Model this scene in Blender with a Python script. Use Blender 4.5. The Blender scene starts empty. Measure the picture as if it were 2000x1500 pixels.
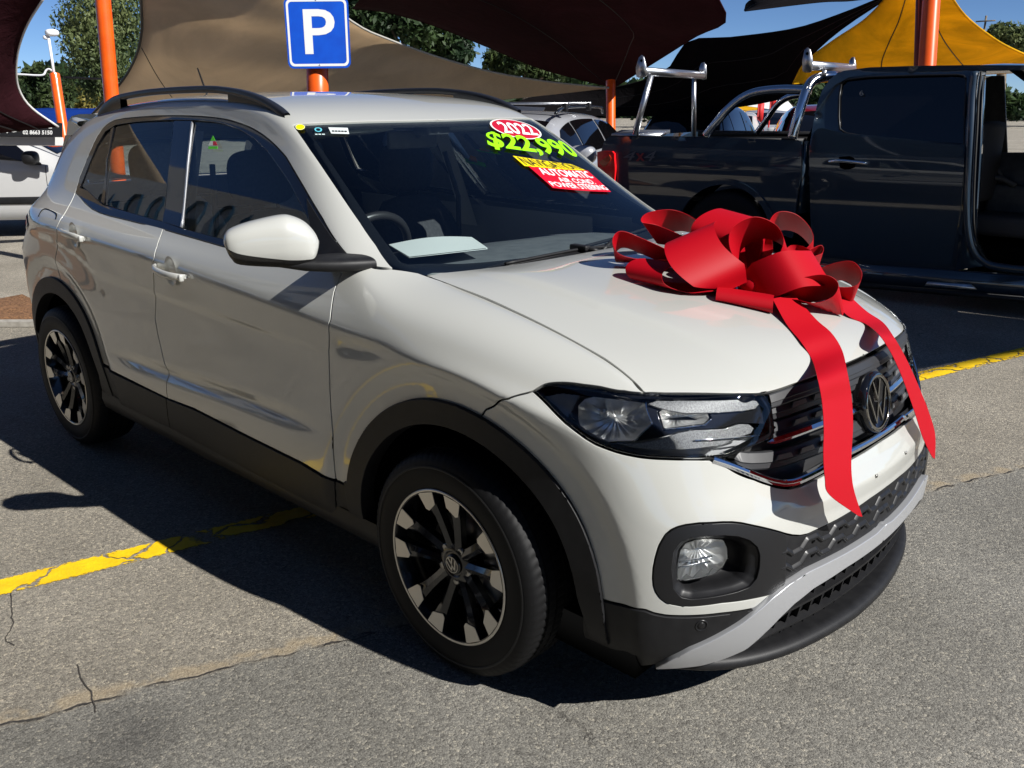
import bpy, bmesh, math, random
import numpy as np
from mathutils import Vector, Matrix, geometry
random.seed(7); rng = np.random.default_rng(7)
sc = bpy.context.scene
# ---------------------------------------------------------------- camera, sky, sun, exposure
cd = bpy.data.cameras.new('camera'); cam = bpy.data.objects.new('camera', cd); sc.collection.objects.link(cam); sc.camera = cam
cd.sensor_width = 36; cd.lens = 36*1765.713/2000; cd.clip_start = .05; cd.clip_end = 3000
_y, _p, _r = [math.radians(a) for a in (133.34064, -17.54103, 0.06345)]
_f = Vector((math.cos(_y)*math.cos(_p), math.sin(_y)*math.cos(_p), math.sin(_p)))
cam.location = (1.62995, -2.33136, 1.53441)
cam.rotation_euler = (_f.to_track_quat('-Z', 'Y').to_matrix() @ Matrix.Rotation(-_r, 3, 'Z')).to_euler()
SUN = Vector((1.25, .22, 1.0)).normalized()            # towards the sun
w = bpy.data.worlds.new('World'); sc.world = w; w.use_nodes = True
wn = w.node_tree; sk = wn.nodes.new('ShaderNodeTexSky'); sk.sky_type = 'NISHITA'; sk.sun_disc = False
sk.sun_elevation = math.asin(SUN.z); sk.sun_rotation = math.atan2(SUN.x, SUN.y)
sk.air_density = .45; sk.dust_density = 0; sk.ozone_density = 7.0
bg = wn.nodes['Background']; bg.inputs[1].default_value = .062
wn.links.new(sk.outputs[0], bg.inputs[0])
sl = bpy.data.lights.new('sun', 'SUN'); sl.energy = 5.0; sl.angle = math.radians(.5); sl.color = (1, .975, .93)
so = bpy.data.objects.new('sun', sl); sc.collection.objects.link(so); so.rotation_euler = SUN.to_track_quat('Z', 'Y').to_euler()
sc.view_settings.view_transform = 'Standard'; sc.view_settings.look = 'None'; sc.view_settings.exposure = .62; sc.view_settings.gamma = 1
sc.render.engine = 'CYCLES'
sc.cycles.max_bounces = 8; sc.cycles.transparent_max_bounces = 12; sc.cycles.glossy_bounces = 5; sc.cycles.diffuse_bounces = 3
# ---------------------------------------------------------------- surfaces
CAMP = (1.62995, -2.33136, 1.53441); CAMR = (133.34064, -17.54103, 0.06345); CAMF = 1765.713
def _basis():
    y, p, r = [math.radians(a) for a in CAMR]
    F = np.array([math.cos(y)*math.cos(p), math.sin(y)*math.cos(p), math.sin(p)])
    R = np.cross(F, [0, 0, 1]); R /= np.linalg.norm(R); U = np.cross(R, F)
    return np.array(CAMP), R*math.cos(r)+U*math.sin(r), U*math.cos(r)-R*math.sin(r), F
_C, _R, _U, _F = _basis()
def ray(px): return _F + _R*(px[0]-1000)/CAMF + _U*(750-px[1])/CAMF
def onp(px, n, k):            # sight line through a photo point meets the real plane n.P = k
    d = ray(px); n = np.array(n, float); return _C + d*((k-n@_C)/(n@d))
def onY(px, y): return onp(px, (0, 1, 0), y)
def onX(px, x): return onp(px, (1, 0, 0), x)
def onZ(px, z=0.): return onp(px, (0, 0, 1), z)
def proj(P):
    D = np.asarray(P, float)-_C; d = D@_F
    return np.stack([1000+CAMF*(D@_R)/d, 750-CAMF*(D@_U)/d], -1)

def bspl(ctrl, t):
    """uniform cubic B-spline along axis 0, end-interpolating by reflection; t in [0, n-1]"""
    c = np.asarray(ctrl, float); n = len(c)
    c = np.concatenate([[2*c[0]-c[1]], c, [2*c[-1]-c[-2]], [3*c[-1]-2*c[-2]]])
    t = np.clip(np.asarray(t, float), 0, n-1); i = np.minimum(t.astype(int), n-2); f = (t-i)
    sh = (-1,)+(1,)*(c.ndim-1); f = f.reshape(sh)
    b0 = (1-f)**3/6; b1 = (3*f**3-6*f**2+4)/6; b2 = (-3*f**3+3*f**2+3*f+1)/6; b3 = f**3/6
    return b0*c[i]+b1*c[i+1]+b2*c[i+2]+b3*c[i+3]

class Patch:
    def __init__(s, net, nu, nv, disp=None):
        net = np.asarray(net, float); s.n, s.m = net.shape[:2]
        s.us = np.linspace(0, s.n-1, nu); s.vs = np.linspace(0, s.m-1, nv)
        G = bspl(net, s.us); G = np.swapaxes(bspl(np.swapaxes(G, 0, 1), s.vs), 0, 1)
        if disp is not None: G = disp(G)
        s.G = G
        du = np.gradient(G, axis=0); dv = np.gradient(G, axis=1)
        N = np.cross(du, dv); N /= np.linalg.norm(N, axis=2, keepdims=True)+1e-12
        s.N = N; s.Q = proj(G)
        # metric chart
        s.U = np.concatenate([[0], np.cumsum(np.linalg.norm(np.diff(G, axis=0), axis=2).mean(1))])
        s.V = np.concatenate([[0], np.cumsum(np.linalg.norm(np.diff(G, axis=1), axis=2).max(0)*.7)])
        s.Vscale = 1
    def _lk(s, A, uv):
        uv = np.asarray(uv, float)
        a = np.clip(uv[:, 0]/(s.n-1)*(len(s.us)-1), 0, len(s.us)-1.0001); b = np.clip(uv[:, 1]/(s.m-1)*(len(s.vs)-1), 0, len(s.vs)-1.0001)
        i = a.astype(int); j = b.astype(int); f = (a-i)[:, None]; g = (b-j)[:, None]
        return A[i, j]*(1-f)*(1-g)+A[i+1, j]*f*(1-g)+A[i, j+1]*(1-f)*g+A[i+1, j+1]*f*g
    def P(s, uv): return s._lk(s.G, uv)
    def Nn(s, uv):
        n = s._lk(s.N, uv); return n/(np.linalg.norm(n, axis=1, keepdims=True)+1e-12)
    def chart(s, uv):
        uv = np.asarray(uv, float); return np.stack([np.interp(uv[:, 0], s.us, s.U), np.interp(uv[:, 1], s.vs, s.V)], 1)
    def unchart(s, c):
        c = np.asarray(c, float); return np.stack([np.interp(c[:, 0], s.U, s.us), np.interp(c[:, 1], s.V, s.vs)], 1)
    def _find(s, Q2, pts, mask=None, depth=None):
        """locate 2-D points in the (non regular) 2-D image Q2 of the grid -> uv"""
        A = Q2[:-1, :-1]; B = Q2[1:, :-1]; Cc = Q2[:-1, 1:]; D = Q2[1:, 1:]
        lo = np.minimum(np.minimum(A, B), np.minimum(Cc, D)); hi = np.maximum(np.maximum(A, B), np.maximum(Cc, D))
        out = []
        for q in pts:
            q = np.asarray(q, float)
            ok = (lo[..., 0] <= q[0]) & (hi[..., 0] >= q[0]) & (lo[..., 1] <= q[1]) & (hi[..., 1] >= q[1])
            if mask is not None: ok &= mask
            best = None
            for i, j in zip(*np.nonzero(ok)):
                for (a, b, c, ku) in ((A[i, j], B[i, j], D[i, j], 0), (A[i, j], D[i, j], Cc[i, j], 1)):
                    M = np.array([b-a, c-a]).T; det = M[0, 0]*M[1, 1]-M[0, 1]*M[1, 0]
                    if abs(det) < 1e-12: continue
                    w = np.linalg.solve(M, q-a)
                    if w.min() < -1e-6 or w.sum() > 1+1e-6: continue
                    f, g = ((w[0]+w[1], w[1]) if ku == 0 else (w[0], w[0]+w[1]))
                    dd = 0 if depth is None else depth[i, j]
                    if best is None or dd < best[0]: best = (dd, i+f, j+g)
            if best is None:
                d = ((Q2-q)**2).sum(2)
                if mask is not None:
                    mm = np.zeros(d.shape, bool); mm[:-1, :-1] = mask; d = np.where(mm, d, 1e12)
                k = np.unravel_index(d.argmin(), d.shape); best = (0, float(k[0]), float(k[1]))
            out.append((best[1]/(len(s.us)-1)*(s.n-1), best[2]/(len(s.vs)-1)*(s.m-1)))
        return np.array(out)
    def px(s, pts, urange=None, vrange=None):
        """photo pixels -> uv (front facing, nearest)"""
        G = s.G[:-1, :-1]; front = ((G-_C)*s.N[:-1, :-1]).sum(2) < 0
        if urange: front &= ((s.us[:-1] >= urange[0]) & (s.us[:-1] <= urange[1]))[:, None]
        if vrange: front &= ((s.vs[:-1] >= vrange[0]) & (s.vs[:-1] <= vrange[1]))[None, :]
        return s._find(s.Q, pts, front, (G-_C)@_F)
    def xz(s, pts, urange=None, vrange=None):
        m = np.ones((len(s.us)-1, len(s.vs)-1), bool)
        if urange: m &= ((s.us[:-1] >= urange[0]) & (s.us[:-1] <= urange[1]))[:, None]
        if vrange: m &= ((s.vs[:-1] >= vrange[0]) & (s.vs[:-1] <= vrange[1]))[None, :]
        return s._find(s.G[..., [0, 2]], pts, m)

# ---- control net of the car's shell: stations run from the tail along the near (right) side to the nose, rows from sill to roof centre
def lin(x, *kv):
    xs = [k for k, v in kv]; o = np.argsort(xs); return float(np.interp(x, np.array(xs)[o], np.array([v for k, v in kv])[o]))
def side_station(x, top):
    waist = lin(x, (-3.1, 1.02), (-2.2, 1.01), (-1.5, .985), (-.45, .925), (-.1, .895), (.1, .87), (.27, .84), (.4, .80))
    dw = lin(x, (-3.1, -.035), (-2.9, -.02), (-2.7, -.005), (-2.4, 0), (-.1, 0), (.1, -.004), (.27, -.022), (.4, -.058))
    door = lin(x, (-2.2, 0), (-1.9, 1), (-.7, 1), (-.45, 0))
    zlow = lin(x, (-.2, 0), (.4, -.06))
    P = [(x, .79+dw, .19), (x, .852+dw, .29), (x, .869+dw, .43+zlow*.5), (x, .872+.010*door+dw, .53+zlow), (x, .862-.006*door+dw, .68+zlow),
         (x, .862+dw, waist-.075), (x, .874+dw, waist-.008), (x, .870+dw, waist+.008)]
    return P+top
def cano(c7, c8, E, c11, c12, c13, c14, c15):
    c9 = tuple(np.array(c8)+(np.array(E)-np.array(c8))*.5)
    return [c7, c8, c9, E, c11, c12, c13, c14, c15]
def gw(z): return .772-(z-1.075)*.468
def top_door(x, xe, ze, c12, c15):
    waist = lin(x, (-3.1, 1.02), (-2.2, 1.01), (-1.5, .985), (-.45, .925))
    zb = lin(x, (-2.5, 1.12), (-1.6, 1.08), (-.45, 1.075))
    c7 = (x, .872-(zb-waist-.01)*.62*.5, waist+(zb-waist)*.52)
    c8 = (x, gw(zb)+.012, zb)
    E = (xe, gw(ze), ze); x12, w12, z12 = c12; x15, z15 = c15
    c11 = ((xe+x12)/2, w12+(E[1]-w12)*.62, z12-(z12-ze)*.38)
    c13 = (x12+(x15-x12)*.62, w12*.66, z12+(z15-z12)*.66); c14 = (x12+(x15-x12)*.92, w12*.33, z12+(z15-z12)*.93)
    return cano(c7, c8, E, c11, c12, c13, c14, (x15, 0, z15))
def side_stations():
    S = []
    for x, xe, ze, c12, c15 in (
        (-2.97, -2.93, 1.33, (-2.96, .49, 1.375), (-3.02, 1.42)),
        (-2.75, -2.74, 1.385, (-2.78, .525, 1.435), (-2.84, 1.485)),
        (-2.45, -2.45, 1.435, (-2.47, .545, 1.495), (-2.5, 1.535)),
        (-2.15, -2.15, 1.462, (-2.15, .555, 1.525), (-2.15, 1.557)),
        (-1.8, -1.8, 1.474, (-1.8, .56, 1.541), (-1.8, 1.566)),
        (-1.45, -1.45, 1.468, (-1.38, .565, 1.538), (-1.38, 1.560)),
        (-1.15, -1.2, 1.440, (-1.10, .578, 1.509), (-1.08, 1.519)),
        (-.90, -1.0, 1.372, (-.92, .60, 1.432), (-.86, 1.428)),
        (-.68, -.78, 1.258, (-.72, .615, 1.305), (-.60, 1.278)),
        (-.48, -.52, 1.112, (-.49, .63, 1.150), (-.36, 1.130))):
        S.append(side_station(x, top_door(x, xe, ze, c12, c15)))
    def fend(x, *p): S.append(side_station(x, list(p)))
    fend(-.30, (-.30, .855, .965), (-.30, .825, 1.005), (-.31, .785, 1.028), (-.32, .74, 1.042), (-.32, .69, 1.052), (-.33, .645, 1.056), (-.28, .42, 1.03), (-.24, .2, 1.02), (-.23, 0, 1.015))
    fend(-.10, (-.10, .850, .935), (-.10, .823, .975), (-.10, .782, 1.003), (-.10, .735, 1.020), (-.10, .69, 1.028), (-.10, .645, 1.030), (-.10, .42, .97), (-.1, .2, .95), (-.1, 0, .94))
    fend(.10, (.10, .840, .905), (.10, .812, .943), (.10, .775, .970), (.10, .73, .988), (.10, .69, .996), (.10, .648, .998), (.1, .42, .92), (.1, .2, .88), (.1, 0, .86))
    fend(.27, (.27, .818, .872), (.27, .793, .905), (.27, .76, .932), (.27, .725, .948), (.27, .69, .958), (.28, .655, .963), (.27, .42, .88), (.27, .2, .84), (.27, 0, .82))
    fend(.40, (.405, .782, .828), (.41, .763, .858), (.415, .738, .885), (.42, .71, .902), (.425, .685, .913), (.425, .660, .920), (.38, .42, .84), (.36, .2, .81), (.36, 0, .80))
    def fan(low, up):
        S.append(low+up)
    ins = lambda a: [(a[0], a[1], a[2]), (.42, a[1]*.5, .80), (.4, a[1]*.2, .78), (.40, 0, .77)]
    def front(rows):
        rows = list(rows); rows.insert(8, tuple((np.array(rows[7])+np.array(rows[8]))/2)); S.append(rows+[(rows[-1][0]*.75, rows[-1][1]*.7, .80), (.42, rows[-1][1]*.4, .78), (.40, rows[-1][1]*.2, .77)])
    front([(.505, .745, .18), (.535, .790, .26), (.545, .792, .36), (.545, .788, .47), (.540, .782, .58), (.530, .775, .66), (.515, .765, .73), (.508, .755, .765), (.500, .745, .80), (.495, .725, .835), (.49, .705, .86), (.487, .685, .875), (.484, .664, .884)])
    front([(.600, .655, .17), (.645, .698, .25), (.665, .705, .36), (.668, .705, .47), (.658, .700, .58), (.628, .680, .66), (.606, .670, .73), (.596, .662, .765), (.586, .650, .80), (.575, .636, .835), (.565, .620, .86), (.558, .607, .872), (.552, .592, .880)])
    front([(.680, .530, .165), (.720, .555, .24), (.750, .565, .36), (.752, .565, .47), (.738, .562, .58), (.702, .545, .66), (.680, .537, .72), (.668, .530, .76), (.656, .522, .80), (.646, .514, .83), (.637, .505, .855), (.632, .498, .868), (.628, .49, .876)])
    front([(.730, .400, .165), (.768, .415, .24), (.785, .415, .36), (.780, .415, .48), (.768, .415, .585), (.745, .415, .65), (.722, .415, .71), (.710, .415, .76), (.700, .415, .80), (.692, .415, .83), (.685, .415, .85), (.680, .415, .862), (.675, .415, .869)])
    front([(.770, .210, .165), (.802, .215, .24), (.815, .215, .36), (.815, .215, .49), (.812, .215, .59), (.785, .215, .65), (.762, .215, .71), (.750, .215, .76), (.741, .215, .80), (.733, .215, .83), (.727, .215, .85), (.722, .215, .864), (.718, .215, .872)])
    front([(.785, 0, .165), (.815, 0, .24), (.827, 0, .36), (.829, 0, .495), (.827, 0, .592), (.798, 0, .655), (.776, 0, .71), (.764, 0, .76), (.755, 0, .80), (.748, 0, .83), (.742, 0, .85), (.737, 0, .864), (.733, 0, .873)])
    return S
def rear_stations():
    def st(x, w, xg, wg, xr, wr):
        return [(x+.05, w*.95, .20), (x, w, .29), (x-.01, w, .43), (x-.02, w, .53), (x-.01, w, .68), (x, w, .94), (x, w*.99, 1.0), (x+.005, w*.985, 1.02),
                (xg, wg, 1.08), (xg+.03, wg*.98, 1.12), (xg+.07, wg*.92, 1.2), (xr, wr, 1.31), (xr+.03, wr*.95, 1.345), (xr+.06, wr*.85, 1.36), (xr+.08, wr*.6, 1.40), (xr+.1, wr*.3, 1.41), (xr+.1, 0, 1.42)]
    return [st(-3.27, 0, -3.20, 0, -3.10, 0), st(-3.265, .35, -3.19, .3, -3.09, .25), st(-3.23, .62, -3.15, .55, -3.07, .40), st(-3.10, .755, -3.02, .67, -3.00, .46)]
def full_net():
    S = [list(map(list, s)) for s in rear_stations()+side_stations()]
    A = np.array(S)                                  # x, w, z
    near = A.copy(); near[..., 1] *= -1
    far = A[:-1][::-1].copy()
    return np.concatenate([near, far]), len(A)-1
NET, UC = full_net()                                  # UC = station of the nose centre line
ARCH_F = (.012, .330); ARCH_R = (-2.555, .320)
def sstep(a, b, x):
    t = np.clip((x-a)/(b-a), 0, 1); return t*t*(3-2*t)
def body_disp(G):
    G = G.copy(); x, y, z = G[..., 0], G[..., 1], G[..., 2]; s = np.sign(y)
    # painted lip that rolls in towards each black arch trim
    for cx, cz in (ARCH_F, ARCH_R):
        r = np.hypot(x-cx, z-cz); k = sstep(.56, .505, r)*sstep(.30, .60, np.abs(y))*(z < 1.0)
        G[..., 1] -= s*.016*k
    # pointed scoop above the door crease
    zc = .565+.02*np.sin((x+1.3)*2); k = sstep(-2.1, -1.7, x)*sstep(-.5, -.8, x)*np.exp(-((z-zc)/.022)**2)
    G[..., 1] -= s*.015*k*(np.abs(y) > .7)
    # second crease below the waist line
    z2 = np.interp(x, [-3.1, -2.5, -2.25, -2.05, -.5], [.975, .965, .93, .865, .84]); k = sstep(-3.0, -2.7, x)*sstep(-.40, -.9, x)
    f = np.clip((z2-z)/.012, -1, 1)
    G[..., 1] += -s*.006*k*sstep(z2-.0, z2-.012, z)*sstep(z2-.16, z2-.012, z)*(np.abs(y) > .7)
    # rear shoulder drawn in
    k = sstep(.84, 1.02, z)*sstep(-2.55, -2.95, x); G[..., 0] += .115*k*(1-.25*sstep(1.1, 1.4, z)); G[..., 1] -= s*.012*k*sstep(.3, .6, np.abs(y))
    # folded edge across the number plate panel
    t = np.clip(1-np.abs(z-.588)/.040, 0, 1); G[..., 0] += .008*t*sstep(.44, .38, np.abs(y))*(x > .6)
    # wedge pressed into the wing behind the wheel arch top
    zt = .905-.06*(x+.45)*0; k = sstep(-.47, -.40, x)*sstep(-.12, -.34, x); w = np.exp(-((z-(.862+.10*(x+.45)))/.022)**2)
    G[..., 1] -= s*.009*k*w*(np.abs(y) > .7)
    return G
BODY = Patch(NET, 620, 400, body_disp)

def hood_net():
    rows = [
     [(-.34, .69, 1.053), (-.336, .645, 1.056), (-.325, .58, 1.054), (-.305, .48, 1.050), (-.28, .36, 1.050), (-.25, .2, 1.053), (-.235, 0, 1.056)],
     [(-.16, .69, 1.033), (-.16, .645, 1.038), (-.15, .58, 1.045), (-.14, .48, 1.059), (-.12, .36, 1.058), (-.10, .2, 1.060), (-.09, 0, 1.063)],
     [(.04, .69, 1.003), (.04, .648, 1.008), (.05, .58, 1.017), (.06, .48, 1.037), (.07, .36, 1.038), (.08, .2, 1.041), (.085, 0, 1.044)],
     [(.22, .695, .966), (.22, .655, .972), (.235, .58, .981), (.255, .475, 1.001), (.27, .36, 1.007), (.29, .2, 1.012), (.30, 0, 1.015)],
     [(.36, .70, .928), (.36, .661, .936), (.39, .58, .946), (.44, .465, .960), (.47, .34, .972), (.495, .19, .979), (.505, 0, .982)],
     [(.43, .70, .900), (.435, .664, .908), (.485, .585, .914), (.57, .455, .921), (.61, .32, .931), (.64, .18, .936), (.652, 0, .938)],
     [(.485, .70, .875), (.49, .668, .880), (.553, .60, .879), (.672, .445, .867), (.702, .31, .870), (.725, .17, .873), (.737, 0, .874)],
     [(.50, .70, .855), (.505, .672, .858), (.57, .605, .853), (.690, .45, .838), (.722, .31, .842), (.742, .17, .845), (.752, 0, .846)]]
    A = np.array(rows); near = A.copy(); near[..., 1] *= -1; far = A[:, :-1][:, ::-1]
    return np.concatenate([near, far], 1)
def hood_disp(G):
    G = G.copy(); x, y = G[..., 0], np.abs(G[..., 1])
    c = np.interp(x, [-.3, .2, .6], [.50, .475, .40]); k = sstep(-.28, -.1, x)*sstep(.66, .3, x)
    G[..., 2] += .009*k*sstep(c+.035, c-.012, y)-.004*k*sstep(c-.0, c-.25, y)
    return G
HOOD = Patch(hood_net(), 260, 260, hood_disp)
HOOD.N *= np.sign(HOOD.N[130, 130, 2])
# ---------------------------------------------------------------- materials
MATS = {}
def mat(name, col=(.5, .5, .5), rough=.5, metal=0., coat=0., spec=.5, emit=None, coat_rough=.03):
    if name in MATS: return MATS[name]
    m = bpy.data.materials.new(name); m.use_nodes = True; b = m.node_tree.nodes['Principled BSDF']
    b.inputs['Base Color'].default_value = (*col, 1); b.inputs['Roughness'].default_value = rough; b.inputs['Metallic'].default_value = metal
    b.inputs['Coat Weight'].default_value = coat; b.inputs['Coat Roughness'].default_value = coat_rough; b.inputs['Specular IOR Level'].default_value = spec
    MATS[name] = m; return m
def nodes(m): return m.node_tree, m.node_tree.nodes, m.node_tree.links, m.node_tree.nodes['Principled BSDF']
def noise(nt, scale, detail=4, rough=.5, coord='Object', dist=0., vec=None):
    n = nt.nodes.new('ShaderNodeTexNoise'); n.inputs['Scale'].default_value = scale; n.inputs['Detail'].default_value = detail
    n.inputs['Roughness'].default_value = rough; n.inputs['Distortion'].default_value = dist
    if vec is None:
        tc = nt.nodes.new('ShaderNodeTexCoord'); vec = tc.outputs[coord]
    nt.links.new(vec, n.inputs['Vector']); return n
def ramp(nt, src, *stops):
    r = nt.nodes.new('ShaderNodeValToRGB'); e = r.color_ramp.elements
    while len(e) < len(stops): e.new(.5)
    for i, (p, c) in enumerate(stops): e[i].position = p; e[i].color = (*c, 1) if len(c) == 3 else c
    nt.links.new(src, r.inputs[0]); return r
def bump(nt, src, b, strength=.3, dist=.01):
    n = nt.nodes.new('ShaderNodeBump'); n.inputs['Strength'].default_value = strength; n.inputs['Distance'].default_value = dist
    nt.links.new(src, n.inputs['Height']); nt.links.new(n.outputs[0], b.inputs['Normal']); return n
def mottled(name, c1, c2, scale=3, rough=.6, bstr=.0, bdist=.01, bscale=60, **k):
    m = mat(name, c1, rough, **k)
    nt, N, L, b = nodes(m); n = noise(nt, scale, 5); r = ramp(nt, n.outputs[0], (.35, c1), (.65, c2)); L.new(r.outputs[0], b.inputs['Base Color'])
    if bstr: bump(nt, noise(nt, bscale, 3).outputs[0], b, bstr, bdist)
    return m
def glassmat(name, tint, refl=1.0, ior=1.5, rough=.0):
    m = bpy.data.materials.new(name); m.use_nodes = True; nt = m.node_tree; nt.nodes.clear()
    o = nt.nodes.new('ShaderNodeOutputMaterial'); t = nt.nodes.new('ShaderNodeBsdfTransparent'); g = nt.nodes.new('ShaderNodeBsdfGlossy')
    f = nt.nodes.new('ShaderNodeFresnel'); f.inputs[0].default_value = ior; mx = nt.nodes.new('ShaderNodeMixShader')
    t.inputs[0].default_value = (*tint, 1); g.inputs['Roughness'].default_value = rough; g.inputs[0].default_value = (refl, refl, refl, 1)
    geo = nt.nodes.new('ShaderNodeNewGeometry')
    nt.links.new(f.outputs[0], mx.inputs[0]); nt.links.new(t.outputs[0], mx.inputs[1]); nt.links.new(g.outputs[0], mx.inputs[2]); nt.links.new(mx.outputs[0], o.inputs[0])
    MATS[name] = m; return m
PAINT = mat('pale_paint', (.446, .449, .420), .36, coat=1.0, coat_rough=.015)
nt, N, L, b = nodes(PAINT); b.inputs['Coat IOR'].default_value = 1.75; nn = noise(nt, 900, 2); bump(nt, nn.outputs[0], b, .02, .0004)
PLASTIC = mottled('grained_plastic', (.008, .008, .009), (.012, .012, .013), 30, .50, .25, .0012, 900, spec=.3)
RIBP = mat('satin_plastic', (.010, .010, .011), .36, spec=.35)
GLOSSB = mat('gloss_black', (.006, .006, .007), .04, coat=.6)
RUBBER = mottled('rubber', (.007, .007, .007), (.011, .011, .011), 12, .65)
CHROME = mat('chrome', (.78, .80, .83), .04, 1)
SILV = mat('silver_plastic', (.50, .51, .53), .30, .55)
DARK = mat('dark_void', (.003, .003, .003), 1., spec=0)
GREYM = mat('cast_metal', (.42, .41, .39), .32, 1)
GLASSW = glassmat('windscreen_glass', (.90, .97, .98), 1.0, 1.72)
GLASSS = glassmat('door_glass', (.76, .84, .85), 1.0, 1.62)
GLASSD = glassmat('privacy_glass', (.50, .56, .57), 1.0, 1.62)
LENS = glassmat('lamp_lens', (.93, .95, .96), 1.0, 1.49)
WHITE = mat('white_vinyl', (.66, .66, .64), .5)
# ---------------------------------------------------------------- object helpers
def link(o): sc.collection.objects.link(o); return o
def empty(name, loc=(0, 0, 0), rz=0.): 
    o = bpy.data.objects.new(name, None); o.location = loc; o.rotation_euler[2] = rz; o.empty_display_size = .2; return link(o)
def tag(o, label, cat=None, group=None, kind=None):
    if label: o['label'] = label
    if cat: o['category'] = cat
    if group: o['group'] = group
    if kind: o['kind'] = kind
    return o
def obj(name, V, F, m, parent=None, smooth=True, normals=None, mats=None, mi=None):
    me = bpy.data.meshes.new(name); me.from_pydata([tuple(map(float, v)) for v in V], [], [tuple(map(int, f)) for f in F]); me.update()
    for mm in (mats or [m]): me.materials.append(mm)
    if mi is not None: me.polygons.foreach_set('material_index', mi)
    me.polygons.foreach_set('use_smooth', [smooth]*len(me.polygons))
    if normals is not None: me.normals_split_custom_set_from_vertices([tuple(map(float, n)) for n in normals])
    o = link(bpy.data.objects.new(name, me))
    if parent: o.parent = parent
    return o
class MB:
    """collects shapes into one mesh"""
    def __init__(s): s.V = []; s.F = []; s.M = []
    def add(s, V, F, mi=0):
        k = len(s.V); s.V += [tuple(v) for v in V]; s.F += [tuple(i+k for i in f) for f in F]; s.M += [mi]*len(F); return s
    def box(s, c, d, R=None, bev=0., mi=0):
        c = np.array(c, float); d = np.array(d, float)/2
        if bev <= 0:
            P = np.array([(x, y, z) for x in (-1, 1) for y in (-1, 1) for z in (-1, 1)], float)*d
            F = [(0, 1, 3, 2), (4, 6, 7, 5), (0, 4, 5, 1), (2, 3, 7, 6), (0, 2, 6, 4), (1, 5, 7, 3)]
        else:
            bm = bmesh.new(); bmesh.ops.create_cube(bm, size=1)
            for v in bm.verts: v.co = Vector(v.co[i]*2*d[i] for i in range(3))
            bmesh.ops.bevel(bm, geom=bm.edges[:], offset=bev, segments=2, affect='EDGES', profile=.6)
            bm.verts.index_update(); P = np.array([v.co[:] for v in bm.verts]); F = [tuple(v.index for v in f.verts) for f in bm.faces]; bm.free()
        if R is not None: P = P @ np.array(R).T
        return s.add(P+c, F, mi)
    def prism(s, poly, d, mi=0):
        """planar polygon of 3-D points extruded by vector d"""
        P = np.array(poly, float); d = np.array(d, float); n = len(P)
        return s.add(np.concatenate([P, P+d]), [tuple(range(n))[::-1], tuple(range(n, 2*n))]+[(i, (i+1) % n, n+(i+1) % n, n+i) for i in range(n)], mi)
    def tube(s, pts, r, n=10, mi=0, cap=True, closed=False, flat=None):
        P = np.array(pts, float); m = len(P); r = np.broadcast_to(np.array(r, float), (m,))
        T = np.gradient(P, axis=0) if not closed else np.roll(P, -1, 0)-np.roll(P, 1, 0); T /= np.linalg.norm(T, axis=1, keepdims=True)+1e-12
        up = np.array([0, 0, 1.]) if abs(T[0][2]) < .9 else np.array([1., 0, 0]); V = []; a = np.cross(T[0], up); a /= np.linalg.norm(a)
        for i in range(m):
            a = a-T[i]*(a@T[i]); a /= np.linalg.norm(a)+1e-12; b = np.cross(T[i], a)
            for k in range(n):
                t = 2*math.pi*k/n; sa, sb = (1, 1) if flat is None else flat
                V.append(P[i]+(a*math.cos(t)*sa+b*math.sin(t)*sb)*r[i])
        F = []
        for i in range(m if closed else m-1):
            for k in range(n): F.append((i*n+k, i*n+(k+1) % n, ((i+1) % m)*n+(k+1) % n, ((i+1) % m)*n+k))
        if cap and not closed: F += [tuple(range(n))[::-1], tuple(range((m-1)*n, m*n))]
        return s.add(V, F, mi)
    def lathe(s, prof, c, axis='y', n=64, mi=0, sgn=1, caps=False):
        """profile of (axial, radius) pairs"""
        V = []; m = len(prof)
        for k in range(n):
            t = 2*math.pi*k/n
            for a, r in prof:
                if axis == 'y': V.append((c[0]+r*math.cos(t), c[1]+sgn*a, c[2]+r*math.sin(t)))
                elif axis == 'z': V.append((c[0]+r*math.cos(t), c[1]+r*math.sin(t), c[2]+a))
                else: V.append((c[0]+sgn*a, c[1]+r*math.cos(t), c[2]+r*math.sin(t)))
        F = [(k*m+i, k*m+i+1, ((k+1) % n)*m+i+1, ((k+1) % n)*m+i) for k in range(n) for i in range(m-1)]
        if caps: F += [tuple(k*m for k in range(n)), tuple(k*m+m-1 for k in range(n))][::1]
        return s.add(V, F, mi)
    def grid(s, G, mi=0, closev=False, closeu=False):
        G = np.asarray(G, float); a, b = G.shape[:2]
        F = [(i*b+j, ((i+1) % a)*b+j, ((i+1) % a)*b+(j+1) % b, i*b+(j+1) % b) for i in range(a if closeu else a-1) for j in range(b if closev else b-1)]
        return s.add(G.reshape(-1, 3), F, mi)
    def build(s, name, m, parent=None, smooth=True, angle=None, recalc=True):
        mats = m if isinstance(m, (list, tuple)) else [m]
        o = obj(name, s.V, s.F, None, parent, smooth, mats=mats, mi=s.M)
        if recalc:
            bm = bmesh.new(); bm.from_mesh(o.data); bmesh.ops.recalc_face_normals(bm, faces=bm.faces[:]); bm.to_mesh(o.data); bm.free()
        if angle: sharp(o, angle)
        return o
def sharp(o, deg=35):
    me = o.data; bm = bmesh.new(); bm.from_mesh(me); a = math.radians(deg)
    for e in bm.edges: e.smooth = not (len(e.link_faces) == 2 and e.calc_face_angle(0) > a)
    bm.to_mesh(me); bm.free()
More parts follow.
